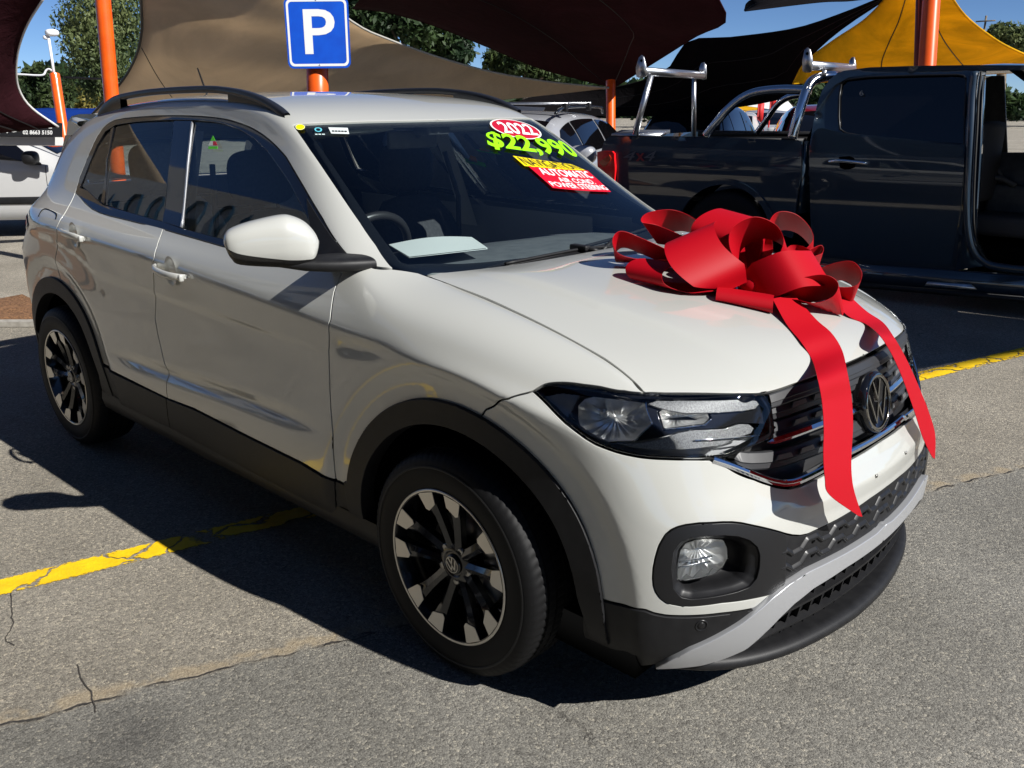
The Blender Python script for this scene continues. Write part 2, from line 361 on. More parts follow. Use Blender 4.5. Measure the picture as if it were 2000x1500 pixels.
def sweep(line, prof, up=None, closed=False):
    """profile (side, up) pairs swept along line; up = per point normals"""
    P = np.array(line, float); m = len(P); T = np.gradient(P, axis=0); T /= np.linalg.norm(T, axis=1, keepdims=True)
    U = np.broadcast_to(np.array(up, float), P.shape); S = np.cross(T, U); S /= np.linalg.norm(S, axis=1, keepdims=True); U = np.cross(S, T)
    return np.stack([P+S*a+U*b for a, b in prof], 1)
def rsmp(P, step=None, n=None, closed=False):
    P = np.asarray(P, float)
    if closed: P = np.concatenate([P, P[:1]])
    d = np.concatenate([[0], np.cumsum(np.linalg.norm(np.diff(P, axis=0), axis=1))])
    if n is None: n = max(2, int(round(d[-1]/step))+1)
    t = np.linspace(0, d[-1], n); Q = np.stack([np.interp(t, d, P[:, k]) for k in range(P.shape[1])], 1)
    return Q[:-1] if closed else Q
def cat(P, n=8, closed=False):
    """Catmull-Rom through points"""
    P = np.asarray(P, float); m = len(P); out = []
    idx = lambda i: P[i % m] if closed else (P[i] if 0 <= i < m else (2*P[0]-P[1] if i < 0 else 2*P[-1]-P[-2]))
    for i in range(m if closed else m-1):
        a, b, c, d = idx(i-1), idx(i), idx(i+1), idx(i+2)
        for k in range(n):
            t = k/n; out.append(.5*((2*b)+(-a+c)*t+(2*a-5*b+4*c-d)*t*t+(-a+3*b-3*c+d)*t**3))
    if not closed: out.append(P[-1])
    return np.array(out)
def inpoly(Q, poly):
    Q = np.asarray(Q); x, y = Q[:, 0], Q[:, 1]; r = np.zeros(len(Q), bool); P = np.asarray(poly); n = len(P)
    for i in range(n):
        a, b = P[i], P[(i+1) % n]
        c = ((a[1] > y) != (b[1] > y)); 
        with np.errstate(divide='ignore', invalid='ignore'):
            r ^= c & (x < (b[0]-a[0])*(y-a[1])/(b[1]-a[1])+a[0])
    return r
def edgedist(Q, poly):
    P = np.asarray(poly); A = P; B = np.roll(P, -1, 0); d = np.full(len(Q), 1e9)
    for a, b in zip(A, B):
        ab = b-a; t = np.clip(((Q-a)@ab)/(ab@ab+1e-15), 0, 1); d = np.minimum(d, np.linalg.norm(Q-(a+t[:, None]*ab), axis=1))
    return d
def panel(name, patch, outer, m, parent, holes=(), off=0., thick=.012, gap=.0022, rnd=.0016, step=.016, bstep=.008, mirror='none', label=None, offf=None, foldout=0., normals=True, foldback=True, flat=0.):
    """a trimmed piece of a patch: polygon in uv, real thickness folded back at its edges.
       mirror: none | join (both halves one mesh) | both (a second object on the far side)"""
    loops = []
    for lp in [outer]+list(holes):
        c = patch.chart(lp); c = rsmp(c, step=bstep, closed=True)
        k = np.linalg.norm(c-np.roll(c, 1, 0), axis=1) > 1e-6; c = c[k]; loops.append(c)
    O = loops[0]; lo, hi = O.min(0), O.max(0)
    gx, gy = np.meshgrid(np.arange(lo[0], hi[0], step), np.arange(lo[1], hi[1], step)); gx[::2] += step/2
    I = np.stack([gx.ravel(), gy.ravel()], 1); ok = inpoly(I, O)
    for h in loops[1:]: ok &= ~inpoly(I, h)
    I = I[ok]; d = np.full(len(I), 1e9)
    for lp in loops: d = np.minimum(d, edgedist(I, lp))
    I = I[d > max(step*.45, (gap+rnd)*1.0+.0025)]
    pts = []; edges = []
    for lp in loops:
        k = len(pts); n = len(lp); pts += list(lp); edges += [(k+i, k+(i+1) % n) for i in range(n)]
    pts += list(I)
    vo, eo, fo, ov, oe, of = geometry.delaunay_2d_cdt([Vector(p) for p in pts], edges, [], 0, 1e-7)
    C2 = np.array([v[:] for v in vo]); F = np.array([f for f in fo])
    cen = C2[F].mean(1); ok = inpoly(cen, O)
    for h in loops[1:]: ok &= ~inpoly(cen, h)
    F = F[ok]; used = np.unique(F); mp = -np.ones(len(C2), int); mp[used] = np.arange(len(used)); F = mp[F]; C2 = C2[used]
    ar = np.cross(C2[F[:, 1]]-C2[F[:, 0]], C2[F[:, 2]]-C2[F[:, 0]]); F[ar < 0] = F[ar < 0][:, ::-1]
    uv = patch.unchart(C2); P = patch.P(uv); N = patch.Nn(uv)
    if flat:
        c_ = P.mean(0); nb = N.mean(0); nb /= np.linalg.norm(nb); P = P-nb*(((P-c_)@nb)*flat)[:, None]; N = N*(1-flat)+nb*flat; N /= np.linalg.norm(N, axis=1, keepdims=True)
    if mirror == 'join':
        cm = np.abs(P[:, 1]) < 2.5e-3; P[cm, 1] = 0; N[cm, 1] = 0; N /= np.linalg.norm(N, axis=1, keepdims=True)
    cnt = {}
    for f in F:
        for a, b in ((f[0], f[1]), (f[1], f[2]), (f[2], f[0])): cnt[(int(a), int(b))] = 1
    be = [(a, b) for a, b in cnt if (b, a) not in cnt]
    o = off if offf is None else offf(P)
    P0 = P+N*(np.asarray(o).reshape(-1, 1) if offf is not None else o)
    if mirror == 'join': be = [(a, b) for a, b in be if not (abs(P[a, 1]) < 1e-9 and abs(P[b, 1]) < 1e-9)]
    out = {}
    for a, b in be:
        t = P0[b]-P0[a]; t /= np.linalg.norm(t)+1e-12
        for v in (a, b): out.setdefault(v, []).append(np.cross(t, N[v]))
    nb_ = {}
    for a, b in be: nb_.setdefault(a, []).append(b); nb_.setdefault(b, []).append(a)
    V = P0.copy(); Ns = N.copy(); rings = {}
    W = {v: np.mean(l, 0)/(np.linalg.norm(np.mean(l, 0))+1e-9) for v, l in out.items()}
    for _ in range(2):
        W2 = {}
        for v, wv in W.items():
            q = wv*2+sum((W[x] for x in nb_[v]), np.zeros(3)); W2[v] = q/(np.linalg.norm(q)+1e-9)
        W = W2
    if mirror == 'join':
        for v in W:
            if abs(P[v, 1]) < 1e-9: W[v][1] = 0
    Vl = list(V); Nl = list(Ns); Fl = [tuple(f) for f in F]
    if foldback:
        for v, wv in W.items():
            base = P0[v]; nn = N[v]; ids = [v]; Vl[v] = base-wv*(gap+rnd)
            for (o1, d1, nb) in ((gap+rnd*.3, rnd*.3, .7), (gap, rnd, 1.), (gap-foldout, thick, 1.)):
                ids.append(len(Vl)); Vl.append(base-wv*o1-nn*d1); q = wv*nb+nn*(1-nb); Nl.append(q/np.linalg.norm(q))
            rings[v] = ids
        for a, b in be:
            for k in range(3): Fl.append((rings[b][k], rings[a][k], rings[a][k+1], rings[b][k+1]))
    V = np.array(Vl); Nn = np.array(Nl)
    if mirror == 'join':
        k = len(V); V2 = V*[1, -1, 1]; N2 = Nn*[1, -1, 1]; V = np.concatenate([V, V2]); Nn = np.concatenate([Nn, N2]); Fl = Fl+[tuple(i+k for i in f[::-1]) for f in Fl]
    ob = obj(name, V, Fl, m, parent, True, Nn if normals else None)
    if label: ob['label'] = label
    if mirror == 'both':
        o2 = obj(name, V*[1, -1, 1], [f[::-1] for f in Fl], m, parent, True, Nn*[1, -1, 1] if normals else None)
        return ob, o2
    return ob
def mirrored(o, parent=None):
    me = o.data.copy(); me.transform(Matrix.Scale(-1, 4, (0, 1, 0))); me.flip_normals()
    c = link(bpy.data.objects.new(o.name.split('.')[0], me)); c.parent = parent or o.parent; return c
def text_mesh(s, bold=0.0, shear=0.0, space=1.0):
    cu = bpy.data.curves.new('t', 'FONT'); cu.body = s; cu.offset = bold; cu.shear = shear; cu.space_character = space; cu.resolution_u = 4
    o = bpy.data.objects.new('t', cu); sc.collection.objects.link(o); dg = bpy.context.evaluated_depsgraph_get(); dg.update()
    me = bpy.data.meshes.new_from_object(o.evaluated_get(dg)); V = np.array([v.co[:] for v in me.vertices]); F = [tuple(p.vertices) for p in me.polygons]
    bpy.data.objects.remove(o); bpy.data.curves.remove(cu); bpy.data.meshes.remove(me)
    V = V[:, :2]; lo, hi = V.min(0), V.max(0); return (V-lo)/(hi-lo), F, (hi-lo)
# ================================================================ the pale compact SUV
suv = tag(empty('compact_suv'), 'pale grey compact SUV with black roof rails and a big red bow on its bonnet', 'car')
def bp(pts, **k): return BODY.px(pts, **k)
NU = (4, 24.3)
def cen(px, vr=None): 
    """centre line point at the height of a photo point"""
    q = bp([px], urange=(20, 26), vrange=vr)[0]; return (UC, q[1])
L_shut = [(818, 533), (860, 548), (900, 563), (950, 582), (1000, 605), (1050, 629), (1100, 655), (1140, 677), (1180, 700), (1210, 722), (1235, 743), (1258, 768)]
L_fgap = [(668, 530), (661, 548), (654, 566), (649, 595), (646, 623), (643, 655), (642, 686), (643, 720), (644, 760), (646, 800), (650, 847), (653, 917), (656, 952), (659, 985), (663, 1022)]
L_bgap = [(322, 437), (318, 449), (308, 479), (302, 503), (300, 530), (301, 560), (303, 620), (309, 655), (317, 690), (323, 712), (327, 740), (327, 777), (330, 803), (335, 834)]
L_rgap = [(148, 374), (143, 386), (136, 399), (126, 417), (116, 433), (112, 455), (111, 490), (112, 520), (120, 548)]
L_clad = [(192, 706), (327, 776), (380, 797), (485, 851), (590, 903), (656, 937), (676, 945)]
hl_top = [(1041, 764), (1064, 751), (1085, 748), (1107, 748), (1140, 752), (1172, 756), (1219, 764), (1258, 767), (1300, 768), (1380, 768), (1450, 769), (1494, 770)]
hl_right = [(1494, 770), (1504, 783), (1510, 799), (1514, 825), (1515, 848), (1508, 859)]
hl_bot = [(1508, 859), (1478, 872), (1450, 884), (1424, 896), (1387, 899), (1345, 899), (1301, 898), (1265, 896), (1232, 891), (1206, 885), (1185, 878), (1162, 869), (1142, 857), (1120, 840), (1103, 826), (1085, 808), (1070, 792), (1055, 777), (1041, 764)]
seam = [(1041, 764), (1015, 771), (993, 779), (970, 789), (949, 800), (931, 823)]
def arc(c, r, a0, a1, n=24): return [(c[0]+r*math.cos(math.radians(a)), c[1]+r*math.sin(math.radians(a))) for a in np.linspace(a0, a1, n)]
def bxz(pts): return BODY.xz(pts, urange=(4, 19.6), vrange=(0, 8))
dlo = [(148, 366), (157, 343), (166, 321), (174, 302), (182, 283), (190, 266), (200, 251), (211, 241), (224, 234), (244, 230), (266, 228), (350, 225), (420, 229), (445, 233), (465, 239), (487, 247), (507, 258), (535, 280), (560, 307), (595, 367), (630, 426), (665, 482), (688, 508), (704, 516)]
dlo_bot = [(704, 516), (668, 530), (600, 514), (540, 501), (480, 489), (435, 480), (380, 464), (322, 447), (280, 436), (240, 426), (215, 420), (196, 414), (180, 406), (166, 394), (156, 382), (148, 374)]
ws_edge = [(768, 523), (736, 478), (704, 432), (671, 384), (640, 338), (607, 290), (588, 262), (574, 243)]
ws_top = [(574, 243), (610, 240), (660, 238), (720, 236), (780, 235), (840, 234)]
hood_front = [(1258, 768), (1300, 768.5), (1380, 769), (1450, 770), (1480, 770), (1500, 767), (1545, 753), (1593, 736), (1630, 720)]

# --- shell
rear_u = BODY.xz([(-3.05, .5)], urange=(3, 6), vrange=(0, 8))[0]
front_arc = arc(ARCH_F, .449, 166, 12); rear_arc = arc(ARCH_R, .449, 205, 14, 30)
A = [(0, 1.0), (1, 1.0), (2, 1.0), (3, 1.0), (4, 1.1)]
shell = A + list(map(tuple, bxz(rear_arc))) + list(map(tuple, bp([(192, 706), (160, 625), (135, 575), (120, 548)]))) + list(map(tuple, bp(L_rgap[::-1]))) \
    + list(map(tuple, bp(dlo)))[1:] + list(map(tuple, bp([(730, 519), (768, 523)]))) + list(map(tuple, bp(ws_edge)))[1:] + list(map(tuple, bp(ws_top)))[1:]
top_c = bp([(840, 234)])[0]
shell += [(top_c[0], 16), (9, 16), (6, 16), (3, 16), (0, 16), (0, 12.1), (1.2, 12.1), (2.35, 11.7), (2.45, 10.2), (2.05, 9.2), (1.2, 9.2), (0, 9.2), (0, 8), (0, 4)]
panel('body_shell', BODY, shell, PAINT, suv, mirror='join', step=.022, bstep=.010)
# --- wing
wing = list(map(tuple, bp(L_shut)))+list(map(tuple, bp(hl_top[:8][::-1])))[1:]+list(map(tuple, bp(seam)))[1:]+list(map(tuple, bxz(arc(ARCH_F, .449, 66, 166, 22))))+list(map(tuple, bp([(676, 947), (656, 937)])))+list(map(tuple, bp(L_fgap[:12][::-1])))+list(map(tuple, bp([(690, 521), (706, 516), (768, 525)])))
panel('wing', BODY, wing, PAINT, suv, mirror='both')
# --- doors
fd = list(map(tuple, bp(L_bgap[:12])))+list(map(tuple, bp(L_clad[1:6])))[1:]+list(map(tuple, bp(L_fgap[:12][::-1])))[1:]+list(map(tuple, bp(dlo_bot[1:8])))
door_f = panel('front_door', BODY, fd, PAINT, suv, mirror='both')
rd = list(map(tuple, bp(L_bgap[:12][::-1])))+list(map(tuple, bp(dlo_bot[8:])))+list(map(tuple, bp(L_rgap)))+list(map(tuple, bp([(135, 575), (160, 625), (178, 665), (192, 704)])))
door_r = panel('rear_door', BODY, rd[::-1], PAINT, suv, mirror='both')
# door sill cladding, one strip per door and one on the wing
def strip(name, t, b, m=PLASTIC, off=.006, **k):
    return panel(name, BODY, list(map(tuple, bp(b)))+list(map(tuple, bp(t[::-1]))), m, k.pop('parent', suv), off=off, mirror='both', thick=.02, **k)
strip('door_cladding', L_clad[1:6], [(335, 834), (485, 915), (590, 971), (662, 1010)])
strip('door_cladding', [(192, 706), (327, 776)], [(203, 764), (335, 834)])
strip('door_cladding', [(656, 937), (680, 947)], [(662, 1010), (700, 1030)])
V = np.array([(x, -w, z) for x in np.linspace(-2.2, -.30, 40) for w, z in ((.848, .335), (.852, .30), (.842, .262), (.80, .222), (.66, .20))]).reshape(40, 5, 3)
o = MB().grid(V).build('sill', PLASTIC, suv); mirrored(o)
# --- wheel arch trims
def archtrim(c, poly_o, poly_i, name='wheel_arch_trim'):
    return panel(name, BODY, list(map(tuple, bxz(poly_o)))+list(map(tuple, bxz(poly_i[::-1]))), PLASTIC, suv, off=.011, thick=.05, gap=.0, rnd=.003, mirror='both', step=.012, bstep=.006)
pf_o = [(.478, .255), (.475, .36)]+arc(ARCH_F, .463, 14, 166, 40)+[(-.452, .44), (-.452, .33), (-.425, .30)]
pf_i = [(.422, .252), (.420, .30)]+arc(ARCH_F, .393, 6, 180, 40)+[(-.383, .31), (-.375, .29)]
archtrim(ARCH_F, pf_o[::1], pf_i)
pr_o = arc(ARCH_R, .461, -12, 200, 50); pr_i = arc(ARCH_R, .388, -10, 200, 50)
archtrim(ARCH_R, pr_o, pr_i)
for c in (ARCH_F, ARCH_R):                 # wheel wells
    m = MB(); P = [(c[0]+.402, .25)]+arc(c, .402, 2, 178, 30)+[(c[0]-.402, .25)]
    yo = [BODY.P(BODY.xz([(x+(c[0]-x)*-.06, z)], urange=(4, 19.6), vrange=(0, 8)))[0][1]+.028 for x, z in P]; m.grid([[(x, y, z) for y in (y0, y0+.03, -.60, -.45)] for (x, z), y0 in zip(P, yo)]); m.prism([(x, -.47, z) for x, z in P], (0, .02, 0)); o = m.build('wheel_well', DARK, suv); mirrored(o)
# --- bonnet
hs = list(map(tuple, HOOD.px(L_shut)))+list(map(tuple, HOOD.px(hood_front)))[1:]; fu = HOOD.px([(1660, 708)])[0][0]
hr = list(map(tuple, HOOD.px([(1050, 510), (990, 519), (930, 526), (870, 532)])))
bonnet = hs+[(fu, 6), (3, 6), (HOOD.px([(1110, 500)])[0][0], 6)]+hr
panel('bonnet', HOOD, bonnet, PAINT, suv, mirror='join', step=.016, gap=.0018)
# --- front bumper
bez = [(1506, 1162), (1470, 1170), (1410, 1178), (1350, 1185), (1328, 1184), (1312, 1181), (1298, 1177), (1287, 1168), (1279, 1156), (1275, 1143), (1274, 1128), (1275, 1110), (1279, 1090), (1286, 1067), (1299, 1045), (1310, 1036), (1323, 1030), (1340, 1026), (1365, 1023), (1410, 1021), (1430, 1021), (1448, 1023), (1485, 1031), (1533, 1044)]
plate_low = [(1547, 1047), (1562, 1048), (1577, 1045), (1600, 1034), (1633, 1018), (1678, 991), (1699, 976)]
chrome_lo = [(1386, 900), (1420, 914), (1473, 938), (1500, 948), (1520, 954), (1542, 956), (1563, 951), (1600, 934), (1650, 905)]
cl_c = cen((1668, 893)); pl_c = cen((1709, 969))
blk = [(1129, 1158), (1150, 1164), (1172, 1170), (1200, 1178), (1224, 1184), (1258, 1191), (1275, 1198), (1301, 1203), (1344, 1204), (1408, 1199), (1473, 1189)]
bumper = list(map(tuple, bp([(931, 823)])))+list(map(tuple, bxz(arc(ARCH_F, .449, 62, 12, 20))))+list(map(tuple, bp(blk)))+list(map(tuple, bp([(1499, 1167)])))+list(map(tuple, bp(bez)))+list(map(tuple, bp(plate_low)))+[pl_c, cl_c]+list(map(tuple, bp(chrome_lo[::-1])))+list(map(tuple, bp(hl_bot[4:])))+list(map(tuple, bp(seam)))[1:-1]
panel('front_bumper', BODY, bumper, PAINT, suv, mirror='join', step=.014, bstep=.007, gap=.0018)
for px in ((1711, 931), (1768, 886)):
    uv = bp([px], urange=(20, 28)); P = BODY.P(uv)[0]; n = BODY.Nn(uv)[0]; m = MB().lathe([(-.004, .0001), (-.004, .004), (.001, .004), (.002, .006), (.004, .0048), (.004, .0001)], (P[0]-.001, P[1], P[2]), 'x', 16); m.build('plate_screw', GREYM, suv)
# dark core right behind every gap
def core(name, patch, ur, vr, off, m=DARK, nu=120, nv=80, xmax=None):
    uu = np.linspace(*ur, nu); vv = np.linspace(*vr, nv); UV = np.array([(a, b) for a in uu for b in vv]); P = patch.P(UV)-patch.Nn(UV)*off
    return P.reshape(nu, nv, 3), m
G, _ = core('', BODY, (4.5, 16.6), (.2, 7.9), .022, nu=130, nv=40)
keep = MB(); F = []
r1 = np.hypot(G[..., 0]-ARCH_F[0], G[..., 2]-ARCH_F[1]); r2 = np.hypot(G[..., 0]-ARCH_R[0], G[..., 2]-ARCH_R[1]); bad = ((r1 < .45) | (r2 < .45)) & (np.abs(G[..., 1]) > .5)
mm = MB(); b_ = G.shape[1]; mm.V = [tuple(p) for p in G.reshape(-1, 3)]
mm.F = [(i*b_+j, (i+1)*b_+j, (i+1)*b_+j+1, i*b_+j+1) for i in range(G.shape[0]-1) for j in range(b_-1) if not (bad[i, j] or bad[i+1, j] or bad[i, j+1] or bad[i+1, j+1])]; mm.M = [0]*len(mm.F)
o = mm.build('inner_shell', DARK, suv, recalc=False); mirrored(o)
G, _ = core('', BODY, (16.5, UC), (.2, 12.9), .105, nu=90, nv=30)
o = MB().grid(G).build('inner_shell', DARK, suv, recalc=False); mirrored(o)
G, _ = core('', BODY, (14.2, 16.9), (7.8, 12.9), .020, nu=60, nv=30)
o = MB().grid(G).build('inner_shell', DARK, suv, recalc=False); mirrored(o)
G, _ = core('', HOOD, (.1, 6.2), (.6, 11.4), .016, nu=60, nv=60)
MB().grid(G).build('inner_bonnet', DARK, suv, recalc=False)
MB().box((-1.25, 0, .23), (3.6, 1.5, .10)).build('underbody', DARK, suv)

# --- lower front: fog lamp surround, knurled grille panel, silver skid trim, lip
in_top = plate_low
st_up = [(1277, 1297), (1310, 1281), (1344, 1264), (1408, 1234), (1440, 1215), (1473, 1190), (1503, 1163), (1533, 1139), (1572, 1114), (1645, 1078), (1705, 1040)]
st_lo = [(1279, 1299), (1330, 1297), (1366, 1293), (1408, 1281), (1451, 1263), (1486, 1233), (1516, 1203), (1542, 1178), (1580, 1148), (1645, 1107), (1705, 1066)]
su_c = cen((1729, 1017)); slo_c = cen((1738, 1037))
# smooth bezel with a rounded opening
hole_o = [(1316, 1150), (1312, 1110), (1316, 1078), (1330, 1060), (1350, 1052), (1380, 1049), (1415, 1048), (1440, 1050), (1462, 1057), (1477, 1070), (1482, 1085), (1481, 1110), (1476, 1130), (1463, 1146), (1440, 1155), (1400, 1164), (1350, 1170), (1330, 1166)]
bz = list(map(tuple, bp(bez)))+list(map(tuple, bp([(1537, 1060), (1534, 1090), (1533, 1139), (1520, 1151)])))
panel('fog_lamp_surround', BODY, bz, RIBP, suv, holes=[list(map(tuple, bp(hole_o)))], off=.002, mirror='both', step=.009, bstep=.006, rnd=.002, thick=.03, gap=.001)
lowb = list(map(tuple, bp([(1129, 1158), (1137, 1200), (1139, 1240), (1140, 1289), (1170, 1294), (1194, 1297), (1235, 1298), (1277, 1297)])))+list(map(tuple, bp(st_up[1:6])))+list(map(tuple, bp(blk[::-1])))
panel('bumper_cladding', BODY, lowb, PLASTIC, suv, off=.003, mirror='both', step=.012, rnd=.003, thick=.05)
kn = list(map(tuple, bp([(1533, 1044)]+plate_low)))+[pl_c, su_c]+list(map(tuple, bp(st_up[::-1][:4])))+list(map(tuple, bp([(1534, 1095)])))
def knurl(P):
    return np.full(len(P), -.004)
panel('lower_grille_panel', BODY, kn[::-1], PLASTIC, suv, off=-.004, mirror='join', step=.010)
# wavy ribs on the panel
def onbody(px_line, off, n=None): 
    uv = bp(px_line); return BODY.P(uv)+BODY.Nn(uv)*off, uv
for row, (ptsr) in enumerate(([(1494, 1097), (1533, 1090)], [(1488, 1126), (1533, 1116)])):
    pass
def wave_line(vf, u0, u1, amp, per, ph):
    us = np.linspace(u0, u1, 420); out = []
    base = np.array([(u, vf(u)) for u in us]); P = BODY.P(base); y = P[:, 1]
    s = (y/per+ph) % 1.0
    tri = np.clip(np.abs(s*2-1)*2.6-.8, 0, 1)
    out = base.copy(); out[:, 1] += amp*(tri-.5)
    return BODY.P(out)-BODY.Nn(out)*.0015, BODY.Nn(out)
us_t = bp([(1562, 1048), (1633, 1018), (1699, 976)]); us_b = bp([(1533, 1139), (1572, 1114), (1645, 1078), (1705, 1040)])
def vtop(u): return np.interp(u, list(us_t[:, 0])+[UC], list(us_t[:, 1])+[pl_c[1]])
def vbot(u): return np.interp(u, list(us_b[:, 0])+[UC], list(us_b[:, 1])+[su_c[1]])
for fr in (.30, .68):
    Pw, Nw = wave_line(lambda u: vbot(u)+(vtop(u)-vbot(u))*fr, us_b[0][0]-.12, UC, .16, .115, .1)
    S = sweep(Pw, [(-.010, -.003), (-.0035, .0035), (.0, .0045), (.0025, .003), (.004, -.003)], Nw)
    m = MB().grid(S); V2 = (np.array(m.V)*[1, -1, 1]); k = len(m.V); m.add(V2, [f[::-1] for f in m.F[:]]); m.build('wavy_rib', RIBP, suv)
    for y in np.arange(-.345, .35, .115):
        i = int(np.argmin(abs(Pw[:, 1]+abs(y)))); p = Pw[i]; MB().box((p[0]-.004, y, p[2]-.012), (.006, .020, .007), bev=.002).build('grille_slot', DARK, suv)
skid = list(map(tuple, bp(st_lo)))+[slo_c, su_c]+list(map(tuple, bp(st_up[::-1])))
panel('skid_trim', BODY, skid, SILV, suv, off=.012, mirror='join', thick=.035, gap=0, rnd=.003, step=.013, bstep=.009)
low_in = list(map(tuple, bp([(1366, 1293), (1408, 1281), (1451, 1263), (1486, 1233), (1516, 1203), (1542, 1178), (1580, 1148), (1645, 1107), (1705, 1066)])))+[slo_c, (UC, .35)]+[(23, .35), (22, .35), (21, .35), (20.4, .4)]
panel('lower_intake', BODY, low_in[::-1], PLASTIC, suv, off=-.035, mirror='join', thick=.01)
# intake ribs and the protruding lip
m = MB()
for fr in (.35, .7):
    us = np.linspace(20.6, 2*UC-20.6, 120); vb = .35+(np.interp(np.minimum(us, 2*UC-us), [20.5, 22, UC], [.9, slo_c[1]-.05, slo_c[1]])-.35)*fr
    uv = np.stack([us, vb], 1); m.grid(sweep(BODY.P(uv)-BODY.Nn(uv)*.03, [(-.004, 0), (-.004, .02), (.004, .02), (.004, 0)], BODY.Nn(uv)))
for u in np.linspace(20.9, 2*UC-20.9, 26):
    uv = np.array([(u, a) for a in np.linspace(.5, np.interp(min(u, 2*UC-u), [20.5, 22, UC], [.9, slo_c[1]-.05, slo_c[1]]), 6)])
    m.grid(sweep(BODY.P(uv)-BODY.Nn(uv)*.034, [(-.003, 0), (-.003, .014), (.003, .014), (.003, 0)], BODY.Nn(uv)))
m.build('intake_ribs', PLASTIC, suv, smooth=False)
lipn = [(.60, -.66, .20), (.665, -.59, .19), (.72, -.50, .183), (.765, -.38, .178), (.795, -.24, .175), (.812, -.1, .173), (.815, 0, .172)]
lipc = cat(lipn, 8); lip = np.concatenate([lipc, (lipc[:-1]*[1, -1, 1])[::-1]])
m = MB().grid(sweep(lip, [(-.10, .015), (-.02, .022), (.000, .018), (.008, .008), (.008, -.006), (-.004, -.016), (-.10, -.02)], (0, 0, 1)))
m.build('front_lip', PLASTIC, suv)
# parking sensors
for px in ((1368, 1221),):
    uv = bp([px]); P = BODY.P(uv)[0]; n = BODY.Nn(uv)[0]
    for s in (1, -1):
        R = Vector((n[0], n[1]*s, n[2])).to_track_quat('Z', 'Y').to_matrix(); m = MB()
        V = MB().lathe([(0.0045, .0001), (.0045, .0075), (.0035, .009), (.001, .009), (.001, .0125), (.005, .0135), (.004, .0155), (.0, .017)], (0, 0, 0), 'z', 28)
        m.add([R@Vector(v)+Vector((P[0], P[1]*s, P[2])) for v in V.V], V.F); m.build('parking_sensor', RIBP, suv)
# ---------------------------------------------------------------- glass, pillars
def bl(px): return list(map(tuple, bp(px)))
trim_in = [(157, 364), (174, 322), (190, 283), (206, 256), (226, 243), (262, 237), (345, 233), (420, 237), (440, 241), (466, 251), (495, 268), (524, 296), (545, 325), (566, 356), (590, 402), (610, 440), (640, 482), (660, 500),
           (437, 466), (352, 443), (318, 431), (260, 415), (203, 398), (190, 388), (172, 370)]
panel('window_surround', BODY, bl(dlo_bot[::-1])+bl(dlo[::-1])[1:-1], GLOSSB, suv, holes=[bl(trim_in[::-1])], off=.0005, mirror='both', gap=.0005, step=.012, bstep=.006)
panel('quarter_window', BODY, bl([(161, 362), (172, 372), (184, 384), (197, 393), (208, 320), (218, 251), (206, 259), (191, 283), (175, 323)]), GLASSD, suv, flat=.85, off=-.003, mirror='both', gap=0, thick=.004, step=.02)
panel('rear_door_window', BODY, bl([(203, 397), (260, 415), (319, 431), (328, 350), (341, 234), (300, 234), (262, 237), (224, 245), (211, 310)]), GLASSS, suv, flat=.85, off=-.003, mirror='both', gap=0, thick=.004, step=.02)
panel('front_door_window', BODY, bl([(353, 443), (437, 466), (520, 479), (607, 497), (607, 440), (606, 432), (590, 402), (566, 356), (545, 325), (524, 296), (495, 268), (466, 251), (440, 241), (420, 237), (376, 235), (366, 320)]), GLASSS, suv, flat=.85, off=-.003, mirror='both', gap=0, thick=.004, step=.02)
panel('door_pillar', BODY, bl([(317, 431), (354, 443), (367, 320), (377, 234), (340, 234), (327, 350)]), GLOSSB, suv, off=-.001, mirror='both', gap=0, thick=.02, step=.02)
panel('door_pillar', BODY, bl([(197, 393), (204, 397), (211, 310), (224, 245), (217, 251), (208, 320)]), GLOSSB, suv, off=.0005, mirror='both', gap=0, thick=.01, step=.02)
panel('window_bead', BODY, bl([(353, 443), (356, 443.5), (369, 320), (378, 236), (375, 236), (366, 320)]), SILV, suv, off=.003, mirror='both', gap=0, thick=.006, step=.02, bstep=.012)
panel('mirror_base', BODY, bl([(606, 432), (607, 497), (636, 506), (662, 514), (672, 519), (668, 528), (703, 515), (688, 505), (640, 470)][:5]+[(700, 515), (688, 505), (664, 480), (634, 440), (600, 385)]), PLASTIC, suv, off=.003, mirror='both', gap=0, thick=.02)
wsl = bl([(818, 537), (795, 531), (768, 523)])+bl(ws_edge)[1:]+bl(ws_top)[1:]
wtc = (top_c[0], 16); wbc = bp([(1110, 502)])[0]
wtc_px = [(840, 234)]
wlow = bl([(1060, 512), (990, 521), (930, 528), (870, 534)])
wpoly = wlow+wsl+[wtc, (wbc[0], 16)]
panel('windscreen', BODY, wpoly[::-1] if False else wpoly, GLASSW, suv, off=-.004, mirror='join', gap=.001, thick=.003, step=.03, foldback=False)
fin = bl([(1070, 495), (1000, 503), (900, 511), (800, 512), (785, 508), (760, 476), (728, 432), (695, 385), (662, 335), (630, 288), (612, 262), (618, 251), (660, 248), (720, 246), (780, 245), (845, 244)])
fi_t = bp([(848, 244)])[0]; fi_b = bp([(1110, 488)])[0]
panel('windscreen_border', BODY, wlow+wsl+[wtc, (fi_t[0], 16)]+fin[::-1]+[(fi_b[0], 16), (wbc[0], 16)], mat('frit_black', (.006, .007, .009), .25), suv, off=-.008, mirror='join', gap=0, thick=.002, step=.02, foldback=False)
# cowl under the wipers
cw = cat([(-.34, -.66, 1.045), (-.31, -.5, 1.036), (-.27, -.3, 1.038), (-.245, -.1, 1.041), (-.24, 0, 1.042)], 6); cw = np.concatenate([cw, (cw[:-1]*[1, -1, 1])[::-1]])
MB().grid(sweep(cw, [(-.03, .014), (.02, .002), (.05, -.004), (.09, -.03)], (0, 0, 1))).build('cowl', PLASTIC, suv)
